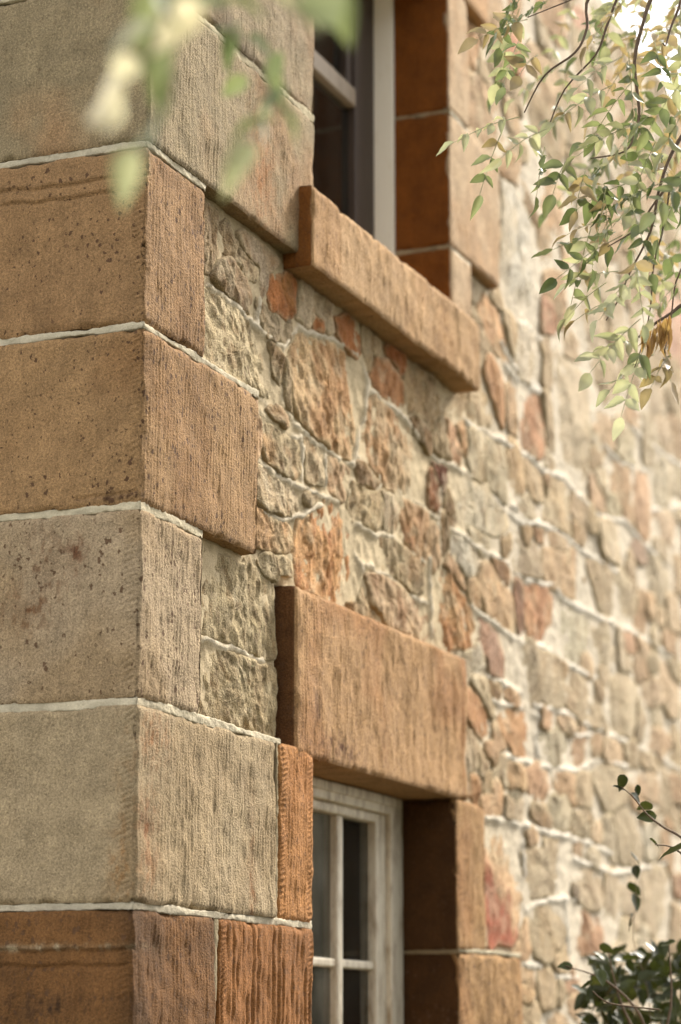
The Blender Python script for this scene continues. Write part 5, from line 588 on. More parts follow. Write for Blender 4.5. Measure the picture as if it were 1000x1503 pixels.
 ((181,163,129), [2803,4055,2754,4069,2738,4067,2730,4073,2704,4088,2676,4072,2712,4049,2717,4037,2726,4012,2754,4009,2798,4013]),
 ((196,176,140), [3032,2788,3001,2819,2974,2832,2947,2831,2915,2833,2866,2814,2883,2768,2935,2767,2950,2768,2963,2767,3003,2757]),
 ((171,144,104), [1838,2027,1844,2049,1832,2078,1798,2102,1792,2047,1794,2032,1794,2023,1792,2007,1803,1987,1827,1988,1844,2005]),
 ((188,166,133), [4401,2924,4407,2957,4373,2963,4349,2967,4299,2989,4273,2948,4318,2913,4318,2881,4349,2878,4376,2877,4409,2889]),
 ((185,143,94), [2892,2447,2898,2483,2863,2491,2838,2483,2808,2488,2768,2469,2787,2431,2808,2407,2839,2417,2857,2417,2882,2422]),
 ((210,185,148), [3419,3817,3403,3833,3385,3833,3375,3828,3366,3829,3316,3835,3285,3790,3330,3763,3369,3764,3397,3773,3403,3800]),
 ((202,178,142), [2498,3175,2461,3189,2444,3185,2435,3203,2412,3206,2407,3184,2383,3158,2411,3142,2434,3142,2456,3137,2476,3151]),
 ((199,153,101), [4227,2687,4207,2714,4178,2713,4160,2728,4128,2732,4098,2707,4110,2671,4136,2653,4158,2632,4179,2659,4192,2671]),
 ((199,153,101), [1778,3072,1773,3089,1763,3107,1741,3113,1720,3103,1694,3088,1717,3064,1726,3049,1740,3029,1769,3024,1777,3053]),
 ((195,162,119), [2242,1805,2250,1848,2201,1842,2180,1833,2160,1832,2123,1823,2101,1781,2176,1797,2182,1797,2187,1797,2235,1772]),
 ((178,156,118), [4293,3933,4294,3963,4265,3972,4243,3961,4225,3958,4188,3950,4168,3910,4212,3892,4239,3882,4258,3907,4268,3919]),
 ((203,179,143), [1916,2303,1883,2309,1879,2313,1872,2316,1835,2347,1832,2315,1832,2290,1837,2260,1868,2262,1883,2284,1900,2286]),
 ((202,182,144), [3577,2871,3547,2903,3512,2902,3494,2902,3479,2893,3468,2880,3442,2855,3457,2824,3490,2819,3522,2818,3554,2836]),
 ((199,159,113), [4431,4025,4408,4053,4380,4058,4360,4058,4337,4058,4292,4047,4292,4004,4350,4008,4363,4007,4371,4013,4396,4006]),
 ((204,170,125), [1841,2706,1838,2719,1830,2732,1814,2737,1794,2734,1762,2723,1762,2690,1786,2670,1811,2658,1836,2667,1867,2675]),
 ((192,154,109), [2308,2141,2282,2169,2253,2171,2232,2187,2212,2172,2176,2159,2192,2127,2227,2127,2237,2128,2242,2133,2254,2131]),
 ((166,140,100), [3063,4317,3052,4329,3039,4327,3033,4328,3025,4327,2992,4330,2978,4301,3007,4286,3032,4304,3039,4307,3052,4306]),
 ((210,175,129), [2840,2670,2794,2693,2770,2698,2752,2703,2737,2693,2708,2684,2685,2648,2721,2627,2751,2627,2778,2623,2809,2637]),
 ((196,151,100), [4022,1865,4005,1878,3998,1893,3977,1923,3947,1909,3920,1885,3917,1845,3957,1832,3979,1822,4004,1826,4018,1844]),
 ((199,153,101), [4123,4278,4053,4298,4031,4298,4018,4312,4001,4304,3976,4292,3988,4268,3999,4251,4016,4233,4046,4227,4088,4236]),
 ((188,150,107), [4027,4767,4007,4788,3984,4789,3972,4788,3956,4789,3899,4789,3885,4741,3966,4757,3973,4759,3981,4753,4007,4746]),
 ((181,155,114), [2505,1774,2482,1788,2469,1793,2455,1807,2430,1808,2418,1786,2418,1761,2428,1737,2454,1733,2472,1748,2488,1755]),
 ((189,157,116), [2956,1685,2942,1716,2908,1717,2888,1718,2868,1714,2830,1703,2846,1671,2877,1667,2891,1674,2900,1668,2921,1667]),
 ((166,140,101), [3012,4529,3012,4554,2984,4552,2969,4562,2935,4573,2932,4541,2953,4523,2957,4509,2966,4473,3004,4462,3012,4504]),
 ((181,155,114), [2246,4103,2242,4117,2238,4142,2212,4158,2192,4136,2174,4116,2183,4092,2206,4087,2217,4082,2234,4072,2257,4079]),
 ((184,141,94), [4443,4078,4433,4127,4364,4092,4355,4089,4348,4088,4318,4089,4304,4062,4348,4068,4355,4067,4364,4063,4383,4061]),
 ((186,149,106), [2692,2158,2678,2173,2661,2173,2651,2181,2632,2183,2598,2175,2578,2136,2627,2127,2650,2127,2668,2128,2667,2149]),
 ((200,176,141), [2984,2666,2961,2683,2943,2683,2933,2682,2922,2682,2877,2683,2865,2646,2905,2631,2930,2628,2949,2636,2966,2647]),
 ((209,174,128), [3641,2932,3623,2961,3592,2962,3573,2963,3557,2955,3553,2939,3534,2919,3556,2907,3573,2899,3596,2892,3612,2910]),
 ((203,187,157), [2953,3331,2927,3359,2894,3353,2881,3352,2847,3374,2837,3345,2828,3315,2872,3317,2882,3318,2891,3317,2914,3312]),
 ((198,175,140), [3381,3571,3337,3589,3316,3587,3307,3581,3293,3588,3262,3584,3245,3552,3288,3547,3305,3547,3321,3542,3353,3542]),
 ((215,198,167), [3535,2296,3491,2314,3473,2317,3458,2332,3436,2327,3417,2310,3429,2286,3456,2288,3462,2288,3467,2288,3508,2267]),
 ((202,181,144), [2657,4355,2653,4374,2642,4397,2615,4413,2581,4403,2557,4374,2598,4347,2613,4343,2620,4337,2646,4304,2657,4333]),
 ((182,141,93), [2838,3848,2832,3858,2823,3862,2815,3861,2808,3858,2761,3864,2741,3825,2782,3807,2812,3812,2833,3813,2843,3831]),
 ((193,154,110), [3883,1854,3859,1879,3832,1878,3817,1882,3791,1889,3738,1878,3760,1836,3810,1842,3819,1843,3826,1842,3841,1841]),
 ((199,176,140), [3207,3424,3202,3465,3169,3491,3132,3467,3107,3461,3087,3439,3109,3415,3111,3392,3135,3398,3144,3412,3158,3411]),
 ((172,148,109), [3622,4011,3574,4024,3559,4023,3552,4022,3525,4044,3498,4027,3534,4005,3542,3997,3551,3993,3567,3983,3618,3970]),
 ((176,148,106), [4048,4172,4069,4205,4040,4223,4012,4207,4007,4184,3997,4178,3984,4162,4000,4152,4013,4144,4035,4132,4058,4146]),
 ((195,172,138), [4003,4440,3994,4464,3967,4462,3954,4466,3929,4473,3913,4453,3904,4425,3932,4411,3953,4407,3970,4412,3979,4426]),
 ((208,192,162), [4082,3278,4073,3301,4057,3318,4033,3316,4007,3315,4014,3286,4009,3270,4020,3257,4035,3258,4050,3252,4079,3252]),
 ((202,182,144), [922,4559,859,4655,758,4667,692,4671,615,4667,518,4615,518,4503,621,4458,693,4454,753,4462,844,4472]),
 ((195,150,99), [2048,1149,1987,1244,1886,1252,1820,1278,1793,1202,1685,1194,1608,1081,1707,997,1817,997,1884,1050,1974,1062]),
 ((201,180,143), [2256,1301,2191,1388,2097,1393,2041,1398,1963,1407,1877,1353,1901,1256,2000,1238,2042,1208,2102,1198,2195,1211]),
 ((197,182,153), [3007,1486,2927,1573,2835,1582,2776,1588,2702,1589,2593,1544,2567,1420,2705,1387,2777,1389,2836,1387,2939,1391]),
 ((197,164,121), [2108,4651,2057,4759,1952,4787,1871,4786,1784,4773,1702,4707,1714,4600,1812,4562,1875,4547,1942,4537,2030,4562]),
 ((190,164,121), [3271,1215,3188,1303,3092,1307,3036,1312,2969,1308,2853,1273,2862,1159,2961,1112,3035,1107,3097,1111,3211,1111]),
 ((200,176,141), [1667,4622,1613,4704,1525,4707,1474,4707,1412,4708,1339,4665,1377,4590,1396,4517,1472,4522,1529,4528,1611,4542]),
 ((192,160,118), [2623,1626,2559,1709,2473,1722,2414,1733,2345,1723,2253,1677,2282,1583,2352,1536,2415,1528,2474,1527,2575,1532]),
 ((182,153,110), [2374,1476,2296,1544,2218,1538,2182,1528,2148,1523,2057,1515,2011,1423,2122,1397,2178,1393,2235,1377,2304,1402]),
 ((198,153,101), [2937,1312,2870,1383,2793,1383,2750,1382,2699,1383,2553,1373,2582,1260,2673,1211,2747,1217,2805,1213,2837,1263]),
 ((202,186,157), [1883,4504,1774,4559,1724,4580,1678,4582,1651,4548,1588,4534,1552,4464,1623,4428,1679,4429,1724,4428,1810,4427]),
 ((194,174,138), [3828,1516,3747,1604,3653,1612,3595,1613,3531,1605,3407,1575,3414,1458,3515,1407,3594,1408,3647,1433,3732,1437]),
 ((184,147,105), [2352,1070,2292,1138,2217,1137,2176,1143,2117,1150,2042,1113,2020,1021,2124,997,2176,997,2219,999,2301,996]),
 ((194,155,110), [4592,1455,4543,1564,4427,1572,4359,1558,4296,1545,4174,1514,4183,1400,4291,1360,4360,1358,4421,1352,4511,1367]),
 ((187,168,133), [1372,4581,1314,4643,1254,4663,1204,4663,1148,4659,1050,4629,1079,4540,1153,4508,1205,4503,1250,4507,1324,4511]),
 ((201,167,123), [2551,1328,2559,1422,2451,1414,2401,1411,2343,1409,2253,1375,2258,1283,2333,1237,2402,1253,2447,1253,2525,1256]),
 ((188,166,133), [3601,1119,3608,1199,3528,1217,3468,1221,3397,1218,3278,1179,3319,1070,3377,997,3466,999,3538,997,3597,1045]),
 ((193,173,138), [4743,3061,4671,3159,4565,3162,4504,3168,4417,3179,4269,3134,4297,2996,4428,2956,4504,2958,4568,2953,4673,2962]),
 ((193,160,118), [3633,1298,3593,1389,3500,1403,3438,1393,3377,1384,3288,1346,3268,1244,3385,1221,3442,1232,3483,1229,3585,1212]),
 ((204,188,158), [4503,2066,4457,2164,4358,2183,4289,2173,4226,2157,4097,2127,4100,2006,4258,2012,4296,2003,4354,1958,4451,1972]),
 ((190,147,97), [857,4739,783,4789,728,4788,699,4787,664,4787,537,4789,537,4690,651,4676,697,4677,737,4673,812,4671]),
 ((197,181,153), [3963,1355,3926,1439,3833,1438,3782,1442,3727,1433,3607,1410,3628,1306,3727,1277,3782,1267,3835,1268,3909,1281]),
 ((202,168,124), [1289,4465,1253,4503,1208,4498,1188,4498,1160,4503,1041,4510,1060,4426,1160,4426,1188,4427,1210,4428,1253,4426]),
 ((186,155,114), [4327,1147,4276,1243,4165,1232,4114,1232,4057,1227,3948,1199,3936,1091,4044,1052,4110,1032,4167,1057,4243,1072]),
 ((197,164,121), [4997,1876,4890,1943,4817,1943,4775,1951,4673,2007,4598,1931,4593,1819,4700,1777,4770,1764,4833,1773,4957,1766]),
 ((196,180,152), [4572,2353,4507,2439,4415,2443,4361,2443,4301,2437,4152,2419,4198,2302,4299,2268,4360,2258,4416,2262,4501,2272]),
 ((205,181,144), [3987,1071,3927,1147,3841,1143,3798,1142,3742,1148,3627,1124,3594,1008,3744,997,3798,998,3842,998,3925,996]),
 ((204,163,116), [1470,4735,1419,4789,1360,4786,1329,4788,1292,4787,1168,4785,1163,4684,1290,4682,1332,4702,1349,4707,1373,4712]),
 ((194,155,110), [4955,3663,4871,3749,4783,3762,4723,3763,4642,3774,4552,3718,4538,3605,4654,3566,4724,3568,4786,3558,4873,3576]),
 ((184,165,131), [3168,1070,3044,1109,2999,1103,2979,1108,2948,1113,2818,1119,2849,1031,2921,998,2974,998,3018,997,3099,997]),
 ((200,160,114), [2442,4738,2342,4789,2286,4787,2256,4788,2220,4788,2090,4789,2097,4689,2207,4673,2254,4668,2296,4667,2393,4655]),
 ((193,174,138), [4273,1311,4200,1373,4144,1403,4088,1408,4026,1398,3967,1350,3967,1271,4034,1232,4092,1238,4136,1237,4217,1237]),
 ((182,159,121), [2586,1089,2588,1158,2514,1163,2469,1167,2416,1163,2357,1125,2362,1054,2401,998,2467,999,2522,997,2578,1026]),
 ((190,146,97), [4909,1152,4832,1233,4748,1246,4691,1252,4621,1249,4553,1196,4548,1106,4633,1068,4692,1057,4741,1074,4816,1081]),
 ((178,153,113), [3593,1630,3525,1709,3442,1717,3390,1713,3347,1693,3332,1651,3242,1583,3321,1537,3390,1547,3421,1588,3453,1597]),
 ((188,156,115), [4798,2867,4743,2960,4636,2952,4586,2947,4523,2952,4434,2914,4476,2831,4528,2786,4585,2784,4640,2772,4752,2767]),
 ((207,172,127), [2276,1599,2238,1660,2172,1664,2133,1667,2083,1668,2058,1624,2058,1574,2080,1526,2133,1529,2173,1532,2232,1542]),
 ((207,183,146), [4998,2462,4921,2543,4836,2554,4781,2552,4715,2553,4623,2512,4582,2399,4712,2367,4779,2357,4839,2363,4911,2387]),
 ((175,150,111), [4998,1591,4900,1669,4816,1672,4768,1671,4713,1668,4615,1639,4608,1541,4711,1513,4767,1509,4826,1488,4957,1477]),
 ((190,152,108), [2818,1048,2802,1086,2781,1133,2729,1138,2660,1143,2597,1091,2583,1001,2697,996,2735,998,2765,997,2823,996]),
 ((172,145,104), [1153,4714,1158,4775,1096,4788,1052,4787,998,4789,992,4735,963,4685,986,4626,1051,4634,1094,4645,1145,4661]),
 ((192,173,137), [4997,3295,4944,3379,4851,3378,4800,3387,4740,3379,4632,3348,4654,3248,4737,3207,4800,3202,4851,3212,4936,3216]),
 ((189,165,125), [4742,2686,4694,2763,4613,2773,4560,2778,4502,2768,4443,2724,4397,2634,4487,2587,4558,2578,4613,2598,4681,2616]),
 ((175,148,106), [4552,1046,4497,1133,4405,1143,4349,1132,4302,1115,4262,1076,4227,1007,4318,997,4354,998,4384,998,4440,996]),
 ((196,157,111), [4593,2498,4517,2578,4424,2567,4382,2573,4323,2578,4228,2546,4171,2433,4344,2442,4385,2447,4416,2447,4479,2442]),
 ((181,156,115), [3947,1221,3863,1269,3807,1263,3782,1261,3747,1269,3629,1267,3638,1177,3729,1152,3778,1148,3822,1147,3896,1151]),
 ((210,185,148), [4433,1682,4438,1748,4384,1792,4318,1791,4255,1773,4156,1734,4172,1634,4288,1628,4326,1629,4370,1603,4446,1610]),
 ((181,155,115), [4809,2136,4741,2208,4664,2212,4618,2216,4558,2218,4466,2184,4508,2101,4537,2030,4612,2019,4678,2028,4706,2087]),
 ((194,149,99), [4790,1692,4723,1765,4649,1777,4595,1797,4528,1788,4444,1741,4453,1646,4506,1573,4600,1622,4628,1653,4651,1666]),
 ((203,179,143), [4997,1279,4998,1352,4953,1432,4861,1436,4779,1398,4702,1332,4772,1246,4842,1231,4872,1199,4948,1137,4998,1205]),
 ((205,164,117), [4996,2641,4997,2740,4883,2728,4831,2726,4772,2723,4753,2667,4699,2599,4770,2557,4831,2558,4884,2551,4997,2542]),
 ((191,159,117), [4623,3496,4567,3567,4497,3583,4444,3588,4394,3568,4312,3538,4305,3451,4379,3406,4445,3413,4491,3422,4573,3421]),
 ((180,162,129), [4981,4710,4856,4789,4769,4788,4722,4788,4665,4788,4576,4756,4617,4676,4672,4640,4719,4618,4786,4593,4910,4596]),
 ((202,181,144), [4997,2033,4989,2119,4891,2112,4844,2111,4786,2114,4703,2078,4703,1989,4789,1957,4843,1948,4894,1948,4991,1946]),
 ((202,186,156), [4996,4228,4998,4317,4915,4347,4844,4343,4787,4312,4708,4273,4713,4185,4786,4143,4846,4133,4902,4136,4987,4147]),
 ((177,152,112), [2633,4735,2637,4788,2578,4788,2546,4788,2508,4789,2419,4775,2433,4699,2470,4638,2540,4637,2603,4627,2637,4682]),
 ((188,157,115), [4583,1904,4600,1992,4503,1993,4453,1967,4411,1963,4353,1936,4344,1869,4370,1797,4445,1782,4514,1791,4587,1823]),
 ((189,151,108), [2945,1619,2903,1664,2855,1668,2824,1677,2789,1669,2702,1657,2736,1590,2806,1588,2829,1593,2846,1588,2890,1582]),
 ((204,163,116), [3407,1456,3392,1497,3365,1536,3318,1531,3253,1544,3176,1501,3193,1416,3269,1387,3318,1383,3360,1387,3418,1399]),
 ((177,136,90), [4701,2259,4715,2359,4615,2379,4555,2298,4537,2287,4519,2272,4498,2241,4529,2223,4555,2224,4577,2222,4620,2221]),
 ((192,165,121), [3273,1339,3218,1398,3153,1397,3118,1397,3075,1399,3012,1373,3042,1314,3103,1312,3123,1314,3141,1307,3178,1306]),
 ((196,173,138), [1068,4543,1054,4592,1014,4623,965,4628,918,4611,928,4557,923,4527,913,4468,961,4433,994,4505,1026,4511]),
 ((167,141,101), [4759,4029,4694,4098,4619,4102,4575,4099,4526,4098,4443,4071,4438,3986,4528,3962,4575,3958,4618,3957,4683,3966]),
 ((205,180,144), [4101,1618,4121,1693,4046,1712,3994,1683,3960,1668,3923,1641,3923,1594,3920,1523,3989,1518,4049,1517,4067,1577]),
 ((177,149,107), [4998,2828,4998,2896,4942,2938,4877,2933,4801,2933,4807,2853,4778,2794,4809,2733,4878,2733,4933,2738,4998,2760]),
 ((182,140,93), [4997,4455,4997,4541,4926,4592,4846,4577,4791,4539,4714,4499,4718,4412,4805,4388,4848,4347,4910,4352,4997,4369]),
 ((178,153,113), [4997,2210,4979,2289,4892,2288,4845,2293,4782,2296,4709,2253,4791,2191,4810,2156,4843,2117,4898,2118,4994,2122]),
 ((192,172,137), [4351,1566,4297,1624,4233,1622,4200,1622,4147,1637,4092,1600,4058,1522,4139,1486,4202,1528,4221,1538,4247,1541]),
 ((198,164,121), [4998,3942,4998,4011,4929,4027,4877,4027,4820,4022,4738,3987,4728,3894,4820,3862,4877,3857,4929,3857,4998,3872]),
 ((200,160,114), [2368,4564,2382,4641,2277,4596,2258,4592,2237,4593,2158,4594,2139,4527,2217,4512,2255,4513,2287,4508,2360,4501]),
 ((184,147,105), [2608,1221,2572,1266,2514,1247,2498,1246,2478,1248,2405,1249,2388,1187,2460,1173,2494,1168,2526,1167,2593,1162]),
 ((205,164,117), [1971,1459,1926,1494,1888,1492,1868,1493,1844,1492,1793,1483,1793,1436,1823,1402,1864,1402,1901,1397,1955,1406]),
 ((198,175,140), [988,4727,968,4771,927,4787,891,4787,866,4765,863,4738,848,4712,843,4662,888,4647,933,4653,961,4687]),
 ((189,145,96), [4698,1334,4680,1404,4609,1415,4564,1387,4539,1373,4487,1359,4454,1299,4512,1265,4562,1264,4609,1254,4678,1266]),
 ((181,152,110), [4998,3145,4945,3213,4870,3212,4831,3203,4793,3199,4689,3189,4728,3112,4780,3076,4829,3072,4875,3067,4931,3086]),
 ((195,180,151), [4735,4154,4689,4203,4652,4242,4599,4247,4544,4232,4453,4201,4462,4110,4570,4106,4606,4109,4635,4103,4689,4105]),
 ((207,191,160), [3226,1592,3168,1629,3124,1622,3107,1618,3083,1623,2992,1627,3004,1561,3067,1542,3103,1544,3136,1536,3212,1527]),
 ((191,172,137), [4388,2626,4378,2667,4351,2707,4303,2707,4253,2697,4194,2662,4177,2586,4268,2573,4308,2583,4333,2587,4398,2573]),
 ((198,173,131), [4818,4340,4762,4400,4704,4418,4653,4447,4602,4416,4567,4369,4533,4300,4602,4263,4655,4247,4699,4273,4728,4301]),
 ((182,154,110), [1718,4729,1726,4775,1681,4786,1646,4787,1603,4788,1553,4758,1593,4711,1627,4698,1648,4683,1679,4675,1697,4701]),
 ((191,164,121), [4997,3812,4922,3853,4877,3851,4853,3852,4819,3858,4682,3864,4702,3766,4815,3762,4851,3759,4888,3747,4998,3722]),
 ((185,162,123), [4681,3214,4646,3248,4624,3283,4579,3311,4507,3313,4457,3254,4479,3180,4553,3168,4586,3168,4616,3163,4678,3159]),
 ((174,152,115), [4998,3020,4997,3099,4899,3073,4868,3063,4833,3068,4749,3057,4737,2979,4803,2938,4863,2937,4910,2941,4995,2942]),
 ((183,160,121), [4665,3390,4622,3433,4568,3416,4552,3416,4532,3418,4476,3414,4431,3354,4493,3318,4545,3318,4586,3324,4624,3347]),
 ((181,156,115), [2003,4445,2021,4503,1964,4517,1921,4523,1892,4491,1878,4461,1866,4426,1907,4416,1923,4387,1956,4392,1998,4403]),
 ((207,191,160), [4998,4090,4977,4143,4913,4132,4889,4128,4861,4129,4744,4134,4747,4047,4839,4027,4886,4032,4920,4032,4985,4031]),
 ((201,167,123), [2204,1176,2175,1203,2140,1193,2130,1192,2117,1194,2018,1209,2047,1151,2112,1152,2130,1158,2141,1157,2177,1147]),
 ((212,187,150), [4806,3496,4792,3536,4761,3563,4721,3561,4672,3563,4619,3529,4624,3465,4670,3427,4720,3428,4764,3422,4807,3447]),
 ((200,179,142), [4847,1473,4727,1509,4687,1508,4666,1507,4620,1533,4598,1495,4598,1452,4623,1418,4663,1418,4708,1393,4783,1401]),
 ((206,171,126), [2547,1461,2502,1512,2452,1523,2415,1521,2387,1503,2379,1474,2372,1446,2385,1417,2417,1418,2443,1417,2485,1421]),
 ((187,155,115), [2313,4640,2276,4669,2242,4663,2228,4663,2208,4667,2149,4664,2120,4607,2194,4597,2225,4597,2250,4598,2282,4607]),
 ((190,166,126), [4998,1046,4998,1103,4949,1133,4898,1123,4872,1088,4807,1076,4788,1010,4867,998,4902,998,4931,997,4986,997]),
 ((193,149,98), [3188,1425,3157,1489,3081,1478,3050,1473,3022,1465,2991,1444,2968,1399,3033,1398,3054,1402,3067,1403,3094,1401]),
 ((164,138,99), [2843,1174,2823,1208,2788,1213,2764,1212,2736,1212,2663,1205,2663,1142,2746,1147,2765,1138,2787,1136,2813,1146]),
 ((194,155,111), [2017,1033,2025,1075,1971,1059,1956,1053,1942,1052,1903,1049,1883,1010,1929,998,1954,997,1975,998,2014,997]),
 ((199,159,113), [3337,1036,3303,1077,3269,1103,3228,1111,3197,1084,3187,1051,3169,1016,3205,997,3233,998,3257,996,3301,996]),
 ((181,152,109), [592,4333,593,4355,586,4393,550,4393,517,4381,517,4345,517,4321,517,4285,544,4233,594,4255,593,4311]),
 ((186,162,123), [4998,3530,4998,3592,4938,3608,4895,3578,4865,3573,4798,3561,4808,3502,4856,3477,4894,3472,4926,3477,4993,3472]),
 ((191,167,127), [4153,1439,4143,1484,4094,1485,4064,1497,4021,1498,3985,1465,3983,1413,4045,1408,4068,1408,4084,1413,4115,1411]),
 ((193,170,136), [614,4440,597,4458,579,4462,565,4466,524,4492,517,4455,517,4425,527,4392,563,4397,588,4399,593,4425]),
 ((180,152,109), [839,4443,820,4464,796,4462,786,4456,774,4459,734,4459,729,4426,774,4427,785,4427,794,4428,814,4426]),
 ((189,157,116), [3982,1467,3981,1513,3930,1513,3900,1532,3851,1534,3817,1494,3829,1443,3892,1447,3906,1449,3920,1443,3969,1429]),
 ((198,173,131), [4422,1208,4449,1254,4406,1272,4368,1268,4333,1258,4287,1234,4301,1186,4328,1152,4366,1137,4404,1148,4413,1184]),
 ((184,158,116), [2127,4542,2117,4583,2074,4588,2050,4567,2039,4558,1997,4558,1983,4521,2026,4511,2047,4499,2069,4507,2100,4511]),
 ((200,160,114), [4543,3662,4549,3703,4510,3718,4478,3713,4442,3712,4407,3685,4417,3642,4424,3592,4474,3587,4522,3582,4532,3632]),
 ((203,162,115), [4776,1031,4740,1069,4690,1052,4677,1052,4661,1052,4564,1065,4564,997,4651,998,4675,998,4695,998,4733,996]),
 ((180,162,129), [4541,1194,4573,1241,4529,1257,4490,1262,4449,1254,4427,1216,4418,1170,4450,1137,4492,1139,4519,1153,4528,1176]),
 ((177,149,107), [4998,3415,4995,3468,4939,3473,4904,3473,4871,3463,4813,3444,4813,3386,4884,3382,4908,3387,4925,3387,4997,3361]),
 ((205,181,144), [4807,4549,4763,4598,4715,4611,4676,4617,4646,4595,4647,4561,4613,4528,4608,4459,4674,4461,4708,4500,4729,4522]),
 ((175,150,111), [1873,1351,1887,1388,1850,1398,1822,1397,1792,1394,1792,1362,1792,1340,1792,1309,1819,1283,1847,1312,1857,1333]),
 ((197,172,131), [4738,3930,4662,3959,4628,3954,4613,3953,4596,3953,4577,3942,4592,3923,4601,3912,4611,3892,4655,3847,4693,3881]),
 ((207,165,118), [2397,1175,2377,1190,2364,1198,2346,1223,2303,1232,2273,1198,2283,1154,2316,1132,2346,1127,2369,1140,2381,1157]),
 ((210,175,129), [4997,1699,4970,1763,4900,1763,4861,1767,4814,1764,4834,1710,4829,1687,4852,1677,4868,1678,4882,1673,4922,1666]),
 ((197,182,153), [4996,2351,4998,2413,4915,2383,4896,2376,4881,2372,4854,2364,4808,2324,4854,2297,4892,2293,4926,2293,4991,2292]),
 ((182,157,115), [3142,1519,3080,1538,3059,1538,3047,1537,3020,1554,3008,1531,3013,1508,3014,1477,3044,1478,3067,1482,3107,1482]),
 ((166,140,101), [4418,1306,4423,1349,4376,1348,4350,1352,4317,1352,4282,1328,4289,1286,4310,1253,4351,1268,4372,1274,4404,1276]),
]
BEADS = [
 [511,3010,585,3004,669,2999,703,3032,737,3066],
 [662,2997,671,2875],
 [548,3065,539,3014],
 [313,3025,410,3025,511,3016,585,3004],
 [737,3070,790,3066,863,3081,937,3093,1033,3093,1100,3089,1120,3048,1103,2968,1063,2898,1047,2846],
 [555,2869,654,2874,722,2868,774,2851,863,2844,956,2840,1047,2843],
 [1055,2869,1130,2868,1191,2854,1199,2835,1150,2815,1090,2808,1032,2807,1016,2754],
 [556,2839,638,2835,705,2831,764,2838],
 [551,2747,622,2740,689,2735,758,2739,875,2742,956,2744],
 [543,2639,607,2648,673,2652,731,2667,793,2693,864,2726],
 [975,2738,1012,2709,1058,2652,1089,2629],
 [764,2838,765,2741],
 [882,2829,878,2765],
 [986,2730,1070,2721,1169,2718,1293,2735,1357,2724,1466,2713],
 [1070,2644,1189,2639,1312,2639,1376,2624,1486,2619],
 [1120,3048,1131,3033,1193,3031,1276,3029,1362,3018,1472,2994,1540,2974,1658,2984,1831,2992,1933,2980,2065,2956,2204,2948],
 [1316,2845,1402,2843,1491,2840,1574,2838],
 [1576,2936,1584,2873,1559,2819,1580,2726],
 [1498,2735,1513,2619,1520,2542],
 [1760,3115,1939,3129,2102,3137,2243,3147,2389,3134,2576,3156,2703,3136,2904,3119,3195,3158,3423,3129,3665,3111],
 [2121,2976,2233,2963,2380,2984,2564,2992,2757,2982,2927,2985,3105,2987],
 [1653,2830,1824,2822,2032,2827,2168,2808,2341,2821,2461,2833,2552,2812,2745,2816,2948,2821,3239,2837,3470,2832,3716,2826],
 [1793,2666,1843,2661,1997,2649,2104,2640,2272,2649,2479,2653,2634,2639,2864,2643],
 [1813,2513,1965,2513,2125,2514,2292,2493,2531,2506,2720,2498,2920,2497,3205,2501,3512,2494,3758,2479],
 [1937,2456,2095,2468,2262,2472,2348,2465],
 [2620,2452,2851,2489],
 [2289,2449,2296,2362],
 [1983,2337,2170,2335,2399,2342,2645,2364,2743,2383,2845,2413,3161,2427],
 [1874,2171,2108,2181,2330,2178,2538,2177,2759,2176,2959,2159],
 [1976,2175,2189,2177,2418,2173],
 [2178,1970,2319,1999,2466,2011,2619,2015],
 [2117,1841,2253,1835,2423,1814,2604,1815],
 [2508,2004,2535,1874],
 [2171,2137,2178,1970],
 [2596,2121,2754,2117,2954,2106,3280,2142,3597,2184],
 [2031,3393,2169,3357,2284,3360,2373,3355],
 [2993,3340,3174,3330,3490,3379],
 [3112,3461,3419,3471,3665,3474,3974,3499],
 [3475,3247,3957,3364],
 [315,2358,396,2362,471,2358,580,2355],
 [2204,3496,2412,3498],
 [2084,3344,2195,3327,2403,3353],
]
